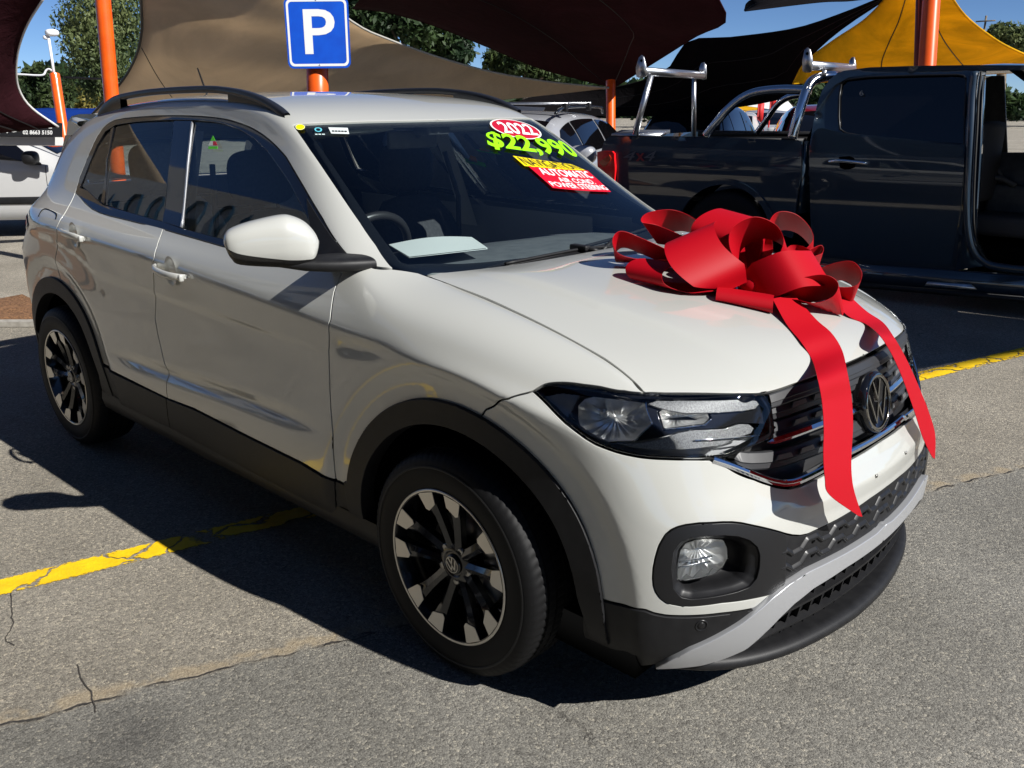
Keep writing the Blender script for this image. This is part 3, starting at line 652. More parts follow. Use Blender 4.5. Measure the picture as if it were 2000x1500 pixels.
# wipers: driver's and passenger's
def wiper(px_a, px_b, px_p):
    P = [BODY.P(bp([q]))[0]+BODY.Nn(bp([q]))[0]*.012 for q in (px_a, px_p, px_b)]
    m = MB(); L = cat(P, 8); m.tube(L, .0055, 6); m.tube(L+np.array([0, 0, -.008]), .004, 5)
    m.box(P[1]+np.array([0, 0, .006]), (.07, .028, .018), bev=.005); e = HOOD.P(HOOD.px([(1200, 490)]))[0]
    m.tube([P[1], P[1]*.6+e*.4, e+np.array([-.06, .0, -.01])], .008, 6); m.build('wiper', PLASTIC, suv)
wiper((985, 521), (1196, 487), (1130, 492))
wb = cat([(-.30, .05, 1.052), (-.33, .3, 1.056), (-.375, .56, 1.062)], 8); MB().tube(wb, .006, 6).tube([(-.24, .1, 1.045), (-.33, .3, 1.062)], .008, 6).build('wiper', PLASTIC, suv)
# ---------------------------------------------------------------- wheels
def logo(m, c, r, ax, s=1, t=.0025, wd=.085, mi=0):
    """ring with the two letters inside, drawn in the plane spanned by ax=(right, up, out)"""
    X, Y, Z = [np.array(a, float) for a in ax]; c = np.array(c, float)
    for L in ([(-.30, .80), (0, .10), (.30, .80)], [(-.74, .42), (-.27, -.70), (0, -.02), (.27, -.70), (.74, .42)]):
        for a, b in zip(L[:-1], L[1:]):
            a = np.array(a)*r; b = np.array(b)*r; d = (b-a)/np.linalg.norm(b-a); n = np.array([-d[1], d[0]])*wd*r*.5; e = d*wd*r*.3
            m.prism([c+X*p[0]+Y*p[1] for p in (a-n-e, b-n+e, b+n+e, a+n-e)], Z*t, mi)
    V = []; k = 48
    for i in range(k):
        th = 2*math.pi*i/k; e = X*math.cos(th)+Y*math.sin(th); V.append([c+e*r*.93, c+e*r*.93+Z*t, c+e*r+Z*t, c+e*r])
    m.grid(V, mi, closeu=True)
def make_wheel(cx, cz, side):
    """side -1 near, +1 far"""
    root = tag(empty('wheel', (cx, side*.765, cz)), None); root.parent = suv; S = side
    W = lambda L: L
    R = .322
    prof = [(-.085, .214), (-.098, .222), (-.104, .245), (-.1045, .27), (-.099, .296), (-.090, .311), (-.080, .3185), (-.066, .3215)]
    g = []
    for a in (-.048, -.016, .016, .048): g += [(a-.0042, .3245), (a-.0035, .317), (a+.0035, .317), (a+.0042, .3245)]
    prof = prof+g+[(-p[0], p[1]) for p in prof[::-1]]
    tm = MB().lathe([(p[0], p[1]) for p in prof], (0, 0, 0), 'y', 320); mp_ = len(prof)
    for i, v in enumerate(tm.V):                     # shoulder sipes and tread blocks cut into the surface
        k_, rr_, ax_ = i//mp_, math.hypot(v[0], v[2]), abs(v[1])
        if rr_ > .3105 and (k_+int(ax_*60)) % 4 == 0: f_ = (rr_-.0028)/rr_; tm.V[i] = (v[0]*f_, v[1], v[2]*f_)
    t = tm.build('tyre', TYRE, root); sharp(t, 40)
    # raised lettering band on the sidewall
    m = MB().lathe([(.1035, .288), (.1052, .285), (.1052, .2835), (.1035, .281)], (0, 0, 0), 'y', 72, sgn=S); m.build('sidewall_ring', RUBBER, t)
    rim = MB()
    rim.lathe([(.100, .2175), (.1015, .2155), (.100, .2125), (.090, .2095), (.060, .200), (-.06, .188), (-.09, .20)], (0, 0, 0), 'y', 80, mi=0, sgn=S)
    rim.lathe([(.1005, .2225), (.1025, .2205), (.1010, .2150)], (0, 0, 0), 'y', 80, mi=1, sgn=S)
    rim.lathe([(.070, .0001), (.070, .034), (.074, .038), (.073, .046), (.066, .058), (.04, .062)], (0, 0, 0), 'y', 40, mi=0, sgn=S)
    th0 = 97
    for k in range(5):
        for hs in (-1, 1):
            a0 = math.radians(th0+72*k+hs*21); a1 = math.radians(th0+72*k+hs*14.5)
            p0 = np.array([math.cos(a0), math.sin(a0)])*.045; p1 = np.array([math.cos(a1), math.sin(a1)])*.209
            d = (p1-p0)/np.linalg.norm(p1-p0); n = np.array([-d[1], d[0]]); G = []
            for f, wdt, y, rg in ((0, .016, .074, .008), (.25, .0135, .078, .009), (.55, .015, .086, .009), (.78, .0205, .093, .005), (1.0, .0265, .098, .001)):
                c = p0+(p1-p0)*f; row = []
                for sx, dy in ((-1.0, -.030), (-1.0, -rg), (-.15*hs, 0), (1.0, -rg), (1.0, -.030)):
                    q = c+n*wdt*sx; row.append((q[0], S*(y+dy), q[1]))
                G.append(row)
            rim.grid(G, 0)
            tip = [(.80, -1.0), (.70, .55), (.74, 1.0), (1.02, 1.08), (1.02, -1.08)]
            P = []
            for f, sx in tip:
                c = p0+(p1-p0)*f; wdt = np.interp(f, [.7, 1], [.0205, .0280]); q = c+n*wdt*sx*(1 if hs > 0 else -1); y = np.interp(f, [0, .55, .78, 1.0], [.074, .0865, .0937, .0992]); P.append((q[0], S*(y-.0002), q[1]))
            rim.prism(P, (0, S*.0016, 0), 1)
    ro = rim.build('rim', [RIMB, RIMS], root); sharp(ro, 28)
    for k in range(5):
        a = math.radians(th0+36+72*k); MB().lathe([(.070, .0001), (.070, .005), (.072, .0085), (.062, .009)], (.052*math.cos(a), 0, .052*math.sin(a)), 'y', 12, sgn=S).build('wheel_bolt', GREYM, root)
    m = MB().lathe([(.077, .0001), (.0785, .018), (.078, .026), (.074, .0285)], (0, 0, 0), 'y', 40, sgn=S); cp = m.build('centre_cap', GLOSSB, root)
    m = MB(); logo(m, (0, S*.0787, 0), .0235, ((-S*1., 0, 0), (0, 0, 1), (0, S*1., 0)), t=.001, wd=.14)
    Rr = Matrix.Rotation(math.radians(-20), 4, 'Y'); lo = m.build('cap_emblem', RIMS, cp, smooth=False); lo.data.transform(Rr)
    m = MB().lathe([(.02, .07), (.02, .135), (.0, .135), (.0, .07)], (0, 0, 0), 'y', 48, sgn=S); m.build('brake_disc', GREYM, root)
    m = MB()
    P = [(.09*math.cos(a), S*.0, .09*math.sin(a)) for a in np.radians(np.linspace(-35, 20, 8))]; Q = [(.15*math.cos(a), S*.0, .15*math.sin(a)) for a in np.radians(np.linspace(20, -35, 8))]
    m.prism([tuple(np.add(p, (0, S*-.01, 0))) for p in P+Q], (0, S*.05, 0)); m.build('brake_caliper', SILV, root)
    return root
TYRE = mat('tyre_rubber', (.006, .006, .0065), .6, spec=.22)
nt, N, L, b = nodes(TYRE); tc = N.new('ShaderNodeTexCoord'); sp = N.new('ShaderNodeSeparateXYZ'); L.new(tc.outputs['Object'], sp.inputs[0])
at = N.new('ShaderNodeMath'); at.operation = 'ARCTAN2'; L.new(sp.outputs[0], at.inputs[0]); L.new(sp.outputs[2], at.inputs[1])
ml = N.new('ShaderNodeMath'); ml.operation = 'MULTIPLY'; ml.inputs[1].default_value = 72; L.new(at.outputs[0], ml.inputs[0])
ad = N.new('ShaderNodeMath'); ad.operation = 'MULTIPLY_ADD'; ad.inputs[1].default_value = 160; L.new(sp.outputs[1], ad.inputs[0]); L.new(ml.outputs[0], ad.inputs[2])
sn = N.new('ShaderNodeMath'); sn.operation = 'SINE'; L.new(ad.outputs[0], sn.inputs[0])
gt = N.new('ShaderNodeMath'); gt.operation = 'GREATER_THAN'; gt.inputs[1].default_value = .72; L.new(sn.outputs[0], gt.inputs[0])
le = N.new('ShaderNodeVectorMath'); le.operation = 'LENGTH'; cx_ = N.new('ShaderNodeCombineXYZ'); L.new(sp.outputs[0], cx_.inputs[0]); L.new(sp.outputs[2], cx_.inputs[2]); L.new(cx_.outputs[0], le.inputs[0])
g2 = N.new('ShaderNodeMath'); g2.operation = 'GREATER_THAN'; g2.inputs[1].default_value = .306; L.new(le.outputs['Value'], g2.inputs[0])
mu = N.new('ShaderNodeMath'); mu.operation = 'MULTIPLY'; L.new(gt.outputs[0], mu.inputs[0]); L.new(g2.outputs[0], mu.inputs[1])
iv = N.new('ShaderNodeMath'); iv.operation = 'SUBTRACT'; iv.inputs[0].default_value = 1; L.new(mu.outputs[0], iv.inputs[1]); bump(nt, iv.outputs[0], b, .9, .004)
RIMB = mat('rim_black', (.008, .008, .009), .16, coat=.5); RIMS = mat('machined_alloy', (.66, .63, .57), .30, .7)
for cx in (0, -2.551):
    for s in (-1, 1): make_wheel(cx, .322, s)
# ---------------------------------------------------------------- door mirrors
def sellip(c, h, e1, e2, n1=40, n2=24, f=None):
    G = []
    for i in range(n1):
        t = 2*math.pi*i/n1; row = []
        for j in range(n2+1):
            p = -math.pi/2+math.pi*j/n2; cs = lambda v, e: math.copysign(abs(v)**e, v)
            P = np.array([cs(math.cos(p), e1)*cs(math.cos(t), e2), cs(math.cos(p), e1)*cs(math.sin(t), e2), cs(math.sin(p), e1)])
            P = f(P) if f else P; row.append(np.array(c)+P*np.array(h))
        G.append(row)
    return np.array(G)
def onM(px, t=0.):
    """on the vertical plane through the mirror's long axis"""
    n = np.array([-.84, .54, 0]); return onp(px, n, n@np.array([-.60, -1.0, 0]))
mt = cat([(437, 466), (441, 452), (455, 442), (490, 430), (545, 418), (570, 420), (596, 432), (615, 452), (624, 470)], 5)
mlw = cat([(437, 470), (440, 476), (455, 480), (490, 486), (535, 496), (570, 498), (596, 498), (613, 496), (624, 474)], 5)
mbt = cat([(438, 474), (443, 488), (452, 503), (470, 515), (545, 520), (575, 521), (600, 518), (615, 508), (624, 480)], 5)
for s in (-1, 1):
    mr = empty('door_mirror', (0, 0, 0)); mr.parent = suv
    nrm = np.array([.84, -.54, 0]); Tn = np.array([onM(q) for q in mt]); Lw = np.array([onM(q) for q in mlw]); Bt = np.array([onM(q) for q in mbt])
    k = len(Tn); wd = .062*np.clip(np.sin(np.linspace(.0, math.pi, k)), 0, 1)**.42
    def place(G):
        G = np.array(G, float)
        if s > 0:                                   # the far mirror is folded back against its window
            G = G*[1, -1, 1]; p = np.array([-.50, .80, 0]); a = math.radians(62); R = np.array([[math.cos(a), -math.sin(a), 0], [math.sin(a), math.cos(a), 0], [0, 0, 1]]); G = (G-p)@R.T+p+[-.02, -.0, -.03]
        return G
    def ringpt(i, th):
        top, low = Tn[i], Bt[i]; c = (top+low)/2; h = (top-low)/2; cs = math.copysign(abs(math.cos(th))**.75, math.cos(th)); sn = math.copysign(abs(math.sin(th))**.8, math.sin(th))
        return c+h*sn+nrm*wd[i]*cs*(1.0 if math.cos(th) > 0 else .55)
    split = [math.asin(np.clip((2*(Lw[i][2]-Bt[i][2])/max(1e-6, Tn[i][2]-Bt[i][2])-1), -.98, .98)) for i in range(k)]
    G = [[ringpt(i, th) for th in np.linspace(split[i], math.pi-split[i], 30)] for i in range(k)]
    if s < 0: MB().grid(place(G)).build('mirror_cap', PAINT, mr)
    G = [[ringpt(i, th) for th in np.linspace(split[i]-.02, -math.pi-split[i]+.02, 24)] for i in range(k)]
    arm = []
    for (y, x, z, hx, hz) in ((-.735, -.49, 1.083, .085, .022), (-.79, -.495, 1.086, .080, .022), (-.84, -.51, 1.087, .072, .021), (-.90, -.545, 1.090, .065, .018), (-.96, -.575, 1.098, .045, .012)):
        arm.append([(x+hx*math.copysign(abs(math.cos(t))**.6, math.cos(t)), y, z+hz*math.copysign(abs(math.sin(t))**.7, math.sin(t))) for t in np.linspace(0, 2*math.pi, 24, endpoint=False)])
    MCc = Bt.mean(0); m = MB()
    if s < 0: m.grid((np.array(G)-MCc)*.985+MCc)
    m.grid(place(arm if s < 0 else arm[:3]), closev=True); m.build('mirror_foot', PLASTIC, mr)
    if s > 0: continue
    ii = [i for i in range(k) if 440 < mlw[i][0] < 548]; G = [[ringpt(i, th)+nrm*.002 for th in np.linspace(split[i]-.02, split[i]-.02-.30*math.sin(math.pi*(.25+.7*j/len(ii))), 5)] for j, i in enumerate(ii)]
    MB().grid(place(G)).build('indicator_lens', GLOSSB, mr)
    gl = [Tn.mean(0)*.5+Bt.mean(0)*.5-nrm*.030+np.array([.54, .84, 0])*.095*math.copysign(abs(math.cos(t))**.6, math.cos(t))+np.array([0, 0, .055])*math.copysign(abs(math.sin(t))**.6, math.sin(t)) for t in np.linspace(0, 2*math.pi, 32, endpoint=False)]
    MB().prism(place(gl), place([nrm*-.006])[0]*0+(-.006, 0, 0)).build('mirror_glass', CHROME, mr)
# ---------------------------------------------------------------- door handles with their cups
def handle(px, name='door_handle'):
    uv = bp([px]); P = BODY.P(uv)[0]; n = BODY.Nn(uv)[0]
    for s in (-1, 1):
        m = MB(); L = cat([(-.108, 0, .004), (-.09, 0, .020), (-.05, 0, .032), (0, 0, .036), (.05, 0, .034), (.085, 0, .024), (.103, 0, .010), (.108, 0, .002)], 5); G = []
        for q in L:
            k = 1-abs(q[0]/.115)**4*.55
            G.append([P+np.array([q[0]-.01, 0, -.012*math.cos(q[0]*8)+.014*k*math.cos(t)-q[0]*.055])+n*(q[2]+.009*math.sin(t)*k+.002) for t in np.linspace(0, 2*math.pi, 14, endpoint=False)])
        m.grid(np.array(G)*[1, -s, 1], closev=True); hb = m.build(name, PAINT, suv)
        dsk = []
        for r, dd in ((1.08, .0006), (1.0, .0012), (.85, -.0015), (.5, -.004), (.01, -.006)):
            dsk.append([P+np.array([-.012+.040*r*math.cos(t), 0, -.010+.050*r*math.sin(t)])*1+n*(dd+.0035) for t in np.linspace(0, 2*math.pi, 28, endpoint=False)])
        MB().grid(np.array(dsk)*[1, -s, 1], closev=True).build('handle_cup', PAINT, hb)
        MB().box((P+np.array([.086, 0, -.018])+n*.018)*[1, -s, 1], (.020, .018, .026), bev=.006).build('lock_cover', PAINT, hb)
handle((338, 524)); handle((148, 454))
# fuel flap outline
fl_ = cat([(90, 409), (86, 407), (80, 413), (76, 420)], 4); 
q = bp([(76, 421), (82, 410), (90, 406), (102, 410), (111, 416), (110, 426)]); Pq = BODY.P(q)+BODY.Nn(q)*.0006
MB().tube(cat(Pq, 6), .0022, 5).build('fuel_flap_gap', DARK, suv)
# ---------------------------------------------------------------- roof rails, aerial, spoiler
RL = cat([(-2.56, 0, 1.462), (-2.51, 0, 1.487), (-2.42, 0, 1.520), (-2.33, 0, 1.538), (-2.1, 0, 1.556), (-1.87, 0, 1.564), (-1.6, 0, 1.567), (-1.456, 0, 1.561), (-1.33, 0, 1.549), (-1.225, 0, 1.531), (-1.15, 0, 1.511), (-1.085, 0, 1.488), (-1.06, 0, 1.480)], 6)
for s in (-1, 1):
    L = RL.copy(); L[:, 1] = s*(.548-.02*np.clip((L[:, 0]+1.5)/.5, 0, 1)*-1)
    m = MB(); G = []
    for i, q in enumerate(L):
        f = min(1, min(i, len(L)-1-i)/8); hz = .009+.004*f; wy = .011+.005*f
        G.append([q+np.array([0, wy*math.copysign(abs(math.cos(t))**.6, math.cos(t)), hz*math.copysign(abs(math.sin(t))**.6, math.sin(t))]) for t in np.linspace(0, 2*math.pi, 16, endpoint=False)])
    m.grid(G, closev=True)
    for xs in (np.linspace(-1.43, -1.09, 12), np.linspace(-2.53, -2.30, 10)):
        G = []
        for x in xs:
            zt = np.interp(x, L[:, 0], L[:, 2]); yy = s*.55; uvr = None
            G.append([(x, yy-.014, zt), (x, yy-.017, zt-.07), (x, yy+.017, zt-.07), (x, yy+.014, zt)])
        m.grid(G); m.prism(G[0], (0, .0, .0001)); m.prism(G[-1], (0, 0, .0001))
    rail = m.build('roof_rail', mat('rail_satin', (.014, .015, .019), .30), suv)
MB().tube([(-2.575, 0, 1.50), (-2.60, 0, 1.555), (-2.665, 0, 1.675)], [.009, .005, .0035], 8).box((-2.57, 0, 1.515), (.07, .035, .03), bev=.01).build('aerial', PLASTIC, suv)
sp_n = cat([(-2.76, -.54, 1.432), (-2.90, -.50, 1.450), (-2.97, -.28, 1.466), (-2.98, 0, 1.470)], 6); sp_n = np.concatenate([sp_n, (sp_n[:-1]*[1, -1, 1])[::-1]])
spo = MB().grid(sweep(sp_n, [(.16, .030), (.05, .012), (-.02, .004), (-.03, -.006), (-.02, -.02), (.08, -.05)], (0, 0, 1))).build('spoiler', PAINT, suv)
se = [onY(q, -.52) for q in ((133, 236), (141, 225), (156, 221), (200, 222), (196, 238), (165, 246), (150, 262), (141, 290), (134, 318), (124, 330), (127, 300), (130, 265))]
fi = [onY(q, -.60) for q in ((136, 300), (131, 330), (122, 365), (112, 385), (100, 398), (88, 402), (100, 380), (112, 345), (120, 300), (128, 262), (140, 262))]
for s in (1, -1):
    MB().prism(np.array(se)*[1, s, 1], (0, s*.05, 0)).build('spoiler_end', PAINT, spo, smooth=False); MB().prism(np.array(fi)*[1, s, 1], (0, s*.06, 0)).build('rear_pillar_trim', GLOSSB, suv, smooth=False)
panel('rear_window', BODY, [(0, 9.3), (1.2, 9.3), (2.1, 9.3), (2.5, 10.2), (2.4, 11.6), (1.2, 12), (0, 12)], GLASSD, suv, off=.003, mirror='join', gap=0, step=.03)
TL = glassmat('tail_red', (.5, .02, .02), 1.0, 1.5); TLR = mat('tail_lamp_red', (.85, .010, .014), .2, coat=1)
tl = panel('tail_lamp', BODY, [(0, 5.3), (1.2, 5.25), (2.4, 5.2), (3.1, 5.2), (3.9, 5.4), (4.35, 5.8), (3.9, 7.0), (3.1, 7.1), (2.2, 7.1), (1, 7.0), (0, 7.0)], GLOSSB, suv, off=.004, mirror='join', gap=0, step=.02)
panel('tail_lamp_lens', BODY, [(2.2, 5.45), (3.1, 5.45), (3.75, 5.6), (3.75, 6.7), (3.1, 6.8), (2.2, 6.8)], TLR, tl, off=.008, mirror='join', gap=0, step=.02)
panel('rear_bumper_cladding', BODY, [(0, .6), (1, .6), (2, .6), (3, .6), (4, .7), (4.5, .9), (4.6, 2.2), (4, 2.6), (3, 2.8), (2, 2.8), (1, 2.8), (0, 2.8)], PLASTIC, suv, off=.006, mirror='join', gap=0, step=.03)
# ---------------------------------------------------------------- grille
def onB(px, off=0., ur=None):
    uv = bp([px], urange=ur) if np.ndim(px[0]) == 0 else bp(px, urange=ur); return BODY.P(uv)+BODY.Nn(uv)*off
gp = bl([(1494, 771), (1504, 784), (1511, 800), (1515, 825), (1515, 849), (1508, 862), (1478, 874), (1450, 886), (1426, 897), (1390, 900)])+bl(chrome_lo[1:])+[cl_c, (UC, 13.2)]+[(u, 13.2) for u in (23.4, 22.9, 22.3, 21.9)]
panel('grille_backing', BODY, gp, mat('grille_void', (.006, .006, .007), .5), suv, off=-.045, mirror='join', gap=0, thick=.005, step=.02)
panel('grille_edge', BODY, gp, DARK, suv, off=-.002, holes=[], mirror='join', gap=0, thick=.045, step=.03) if False else None
def rail_v(name, left, right, prof, m, vend=None, n=70, sub=None, off0=0.):
    """bar that starts at photo point left, passes right and runs level over the centre"""
    a = bp(left); u = list(a[:, 0]); v = list(a[:, 1]); b = bp(right); u += list(b[:, 0]); v += list(b[:, 1])
    us = np.linspace(u[0], UC, n); vv = np.interp(us, u, v); uv = np.stack([us, vv], 1); P = BODY.P(uv); Nn_ = BODY.Nn(uv)
    P[-1, 1] = 0; P = np.concatenate([P, (P[:-1]*[1, -1, 1])[::-1]]); Nn_ = np.concatenate([Nn_, (Nn_[:-1]*[1, -1, 1])[::-1]])
    return P, Nn_
def bar(name, P, Nn_, h, d, off, m, parent=suv, taper=0, lip=.3):
    """horizontal bar, front face split in an upper and a lower chamfer"""
    G = []; n = len(P)
    for i, (p, q) in enumerate(zip(P, Nn_)):
        s_ = 1.0
        if taper: s_ = min(1, .12+min(i, n-1-i)/taper)
        z = np.array([0, 0, 1.]); z = z-q*(z@q); z /= np.linalg.norm(z)
        G.append([p+z*(h*a*s_)+q*(off+d*b_) for a, b_ in ((.5, -2.2), (.5, -.35), (.42, .0), (-.1, .32), (-.16, .10), (-.42, .05), (-.5, -.25), (-.5, -2.2))])
    return MB().grid(G).build(name, m, parent, smooth=False)
GRD = mat('grille_dark_satin', (.026, .027, .030), .42); GRI = mat('grille_insert_grey', (.10, .103, .108), .4)
P1, N1 = rail_v('', [(1506, 785)], [(1550, 770), (1598, 754)], None, None); bar('grille_top_bar', P1, N1, .034, .006, -.002, GRD)
P2, N2 = rail_v('', [(1513, 807)], [(1550, 796), (1598, 779)], None, None); b2 = bar('grille_slat', P2, N2, .042, .014, -.016, GRD)
P3, N3 = rail_v('', [(1521, 842)], [(1555, 832), (1600, 815)], None, None); b3 = bar('grille_slat', P3, N3, .040, .014, -.020, GRD)
P4, N4 = rail_v('', [(1500, 866), (1530, 858)], [(1560, 848), (1600, 833)], None, None); bar('chrome_strip', P4, N4, .018, .012, -.004, CHROME, taper=6)
P5, N5 = rail_v('', [(1440, 899), (1470, 902), (1500, 901)], [(1530, 897), (1560, 888), (1600, 873)], None, None); b5 = bar('grille_slat', P5, N5, .044, .014, -.012, GRD, taper=3)
lowc = cat([(1392, 900), (1425, 911), (1470, 929), (1500, 940), (1520, 945), (1540, 946), (1562, 941), (1600, 923), (1645, 897)], 5)
a = bp(lowc); us = np.concatenate([a[:, 0], np.linspace(a[-1, 0], UC, 14)[1:]]); vv = np.concatenate([a[:, 1], np.full(13, (cl_c[1]+.22))])
uv = np.stack([us, vv], 1); P6 = BODY.P(uv); N6 = BODY.Nn(uv); P6[-1, 1] = 0; P6 = np.concatenate([P6, (P6[:-1]*[1, -1, 1])[::-1]]); N6 = np.concatenate([N6, (N6[:-1]*[1, -1, 1])[::-1]])
MB().grid(sweep(P6, [(-.010, -.02), (-.010, .001), (-.007, .004), (-.001, .005), (.001, .002), (.0065, .001), (.008, -.02)], N6)).build('chrome_trim', CHROME, suv, smooth=False)
# raised hexagon-ended inserts along every slat
for Pp, Nq, par, off, z0 in ((P2, N2, b2, .0, .006), (P3, N3, b3, -.004, .006), (P5, N5, b5, .003, .006)):
    ys = Pp[:, 1]; y0 = abs(ys[0])
    for y in np.arange(-.41, .42, .082):
        if abs(y) > y0-.05 or abs(y) < .09: continue
        def at(yy, z, o):
            i = int(np.argmin(abs(ys-yy))); return Pp[i]+np.array([0, yy-Pp[i][1], z])+Nq[i]*(o-.0105)
        m = MB(); sg = -1
        q = [at(y-.028, -.002, off+.002), at(y-.021, .011, off), at(y+.021, .011, off), at(y+.028, -.002, off+.002)]
        m.prism(q, Nq[int(np.argmin(abs(ys-y)))]*.004); m.build('slat_insert', GRI, par, smooth=False)
# emblem
m = MB(); EC = np.array((.772, 0, .760)); tl_ = math.radians(12); ex = (np.array([0, 1, 0.]), np.array([-math.sin(tl_), 0, math.cos(tl_)]), np.array([math.cos(tl_), 0, math.sin(tl_)]))
def disc(m, prof, c, ax, n=64, mi=0):
    X, Y, Z = ax; G = [[c+(X*math.cos(2*math.pi*k/n)+Y*math.sin(2*math.pi*k/n))*r+Z*d for d, r in prof] for k in range(n)]; m.grid(G, mi, closeu=True)
disc(m, [(-.055, .084), (-.008, .084), (0, .080), (.002, .074), (-.003, .0725), (-.003, .0001)], EC, ex); em = m.build('emblem', GLOSSB, suv)
m = MB(); disc(m, [(-.002, .0785), (.0035, .0775), (.0042, .0745), (.001, .073)], EC, ex); logo(m, EC-ex[2]*.002, .073, (ex[0], ex[1], ex[2]), t=.004, wd=.075)
m.build('emblem_letters', mat('emblem_chrome', (.42, .40, .36), .12, 1), em, smooth=False)
# ---------------------------------------------------------------- headlamps
hl = hl_top+hl_right[1:]+hl_bot[1:-1]
lamp_n, lamp_f = empty('headlamp'), empty('headlamp')
lamp_n.parent = suv; lamp_f.parent = suv
def both(o): 
    o[0].parent = lamp_n; o[1].parent = lamp_f
hlin = [(1056, 771), (1075, 763), (1107, 762), (1140, 764), (1172, 769), (1219, 776), (1258, 779), (1300, 779), (1380, 779), (1450, 779), (1487, 779), (1500, 800), (1504, 825), (1503, 846), (1474, 862), (1446, 874), (1420, 884), (1387, 887), (1345, 888), (1301, 887), (1265, 885), (1235, 880), (1209, 873), (1187, 866), (1166, 856), (1147, 843), (1127, 828), (1109, 814), (1092, 800), (1076, 784)]
both(panel('lamp_lens', BODY, bl(hl[::-1]), LENS, None, off=.001, mirror='both', gap=.0035, rnd=.003, thick=.012, step=.014))
both(panel('lamp_bezel', BODY, bl(hl[::-1]), GLOSSB, None, holes=[bl(hlin[::-1])], off=-.0065, mirror='both', gap=.004, thick=.03, step=.010, bstep=.005, rnd=.001))
both(panel('lamp_housing', BODY, bl(hl[::-1]), mat('lamp_inner', (.34, .34, .345), .35), None, off=-.062, mirror='both', gap=.004, thick=.002, step=.02, foldback=False))
REFL = mat('reflector', (.88, .87, .85), .30, .82)
FROST = mottled('frosted_lens_glare', (.10, .10, .105), (.24, .24, .24), 300, .45, .3, .001, 900, coat=.15)  # frosted bands; their mottled grey also holds the sun glare on the lens
def pscale(poly, k):
    P = np.array(poly, float); c = P.mean(0); return c+(P-c)*k
def bowl(name, outline, offs, m, parents=(lamp_n, lamp_f), rib=0., n=64):
    out = rsmp(np.array(outline, float), n=n+1, closed=True); G = []
    for k, off in offs:
        Q = pscale(out, k); P = onB([tuple(q) for q in Q], off); 
        if rib: P = P+np.array([[.0, 0, rib*((i//2) % 2)] for i in range(len(P))])*(1-k)
        G.append(P)
    G = np.array(G)
    for s, par in ((1, parents[0]), (-1, parents[1])): MB().grid(G*[1, s, 1], closev=True).build(name, m, par)
bowl('lamp_reflector', [(1127, 789), (1140, 775), (1158, 770), (1200, 774), (1262, 781), (1268, 800), (1274, 826), (1258, 846), (1238, 861), (1205, 860), (1180, 862), (1150, 848), (1135, 836), (1128, 812)],
     [(1.0, -.018), (.97, -.022), (.85, -.036), (.65, -.048), (.4, -.058), (.15, -.061), (.01, -.061)], REFL, rib=.010)
bowl('lamp_bulb', [(1176+9*math.cos(t), 800+8*math.sin(t)) for t in np.linspace(0, 6.28, 14)[:-1]], [(1, -.055), (1, -.03), (.8, -.024), (.01, -.022)], REFL, n=16)
bowl('lamp_reflector', [(1292, 800), (1300, 793), (1385, 796), (1394, 815), (1383, 826), (1302, 835), (1297, 818)],
     [(1.0, -.022), (.95, -.028), (.7, -.044), (.4, -.054), (.01, -.056)], REFL, rib=.012)
both(panel('frost_glare_band', BODY, bl([(1268, 785), (1285, 777), (1330, 777), (1400, 779), (1460, 779), (1484, 783), (1489, 790), (1482, 799), (1460, 803), (1400, 806), (1340, 806), (1300, 797)][::-1]), FROST, None, off=-.012, mirror='both', gap=0, thick=.006, step=.008, bstep=.005))
both(panel('frost_glare_band', BODY, bl([(1115, 800), (1135, 842), (1180, 864), (1238, 866), (1300, 855), (1330, 845), (1360, 840), (1420, 838), (1450, 829), (1470, 830), (1480, 838), (1474, 848), (1440, 858), (1420, 870), (1360, 878), (1300, 880), (1240, 874), (1200, 866), (1165, 850), (1130, 825), (1108, 806)][::-1]), FROST, None, off=-.014, mirror='both', gap=0, thick=.006, step=.008, bstep=.005))
both(panel('side_reflex', BODY, bl([(1060, 770), (1095, 764), (1130, 768), (1122, 784), (1108, 812), (1085, 790)][::-1]), mat('lamp_side_grey', (.36, .38, .41), .25, coat=.5), None, off=-.016, mirror='both', gap=0, thick=.006, step=.01))
both(panel('lamp_mask', BODY, bl([(1268, 779), (1400, 778), (1490, 779), (1500, 800), (1504, 830), (1470, 828), (1450, 826), (1420, 836), (1360, 838), (1330, 843), (1300, 853), (1240, 862), (1278, 827)][::-1]), mat('lamp_black', (.012, .012, .014), .12, coat=.5), None, holes=[bl([(1288, 800), (1298, 790), (1388, 793), (1398, 815), (1386, 829), (1300, 838)][::-1])], off=-.020, mirror='both', gap=0, thick=.006, step=.008, bstep=.005))
m_ = [(1300, 838), (1384, 829), (1386, 831), (1300, 841)]
both(panel('lamp_trim_line', BODY, bl([(1302, 836), (1382, 828), (1394, 817), (1396, 819), (1384, 831), (1302, 839)][::-1]), CHROME, None, off=-.014, mirror='both', gap=0, thick=.003, step=.008, bstep=.004))
both(panel('lamp_trim_line', BODY, bl([(1262, 781), (1274, 826), (1238, 862), (1241, 864), (1278, 827), (1266, 781)][::-1]), CHROME, None, off=-.013, mirror='both', gap=0, thick=.003, step=.008, bstep=.004))
both(panel('lamp_trim_line', BODY, bl([(1360, 859), (1450, 854), (1505, 847), (1505, 849), (1450, 857), (1360, 862)][::-1]), CHROME, None, off=-.008, mirror='both', gap=0, thick=.003, step=.008, bstep=.004))
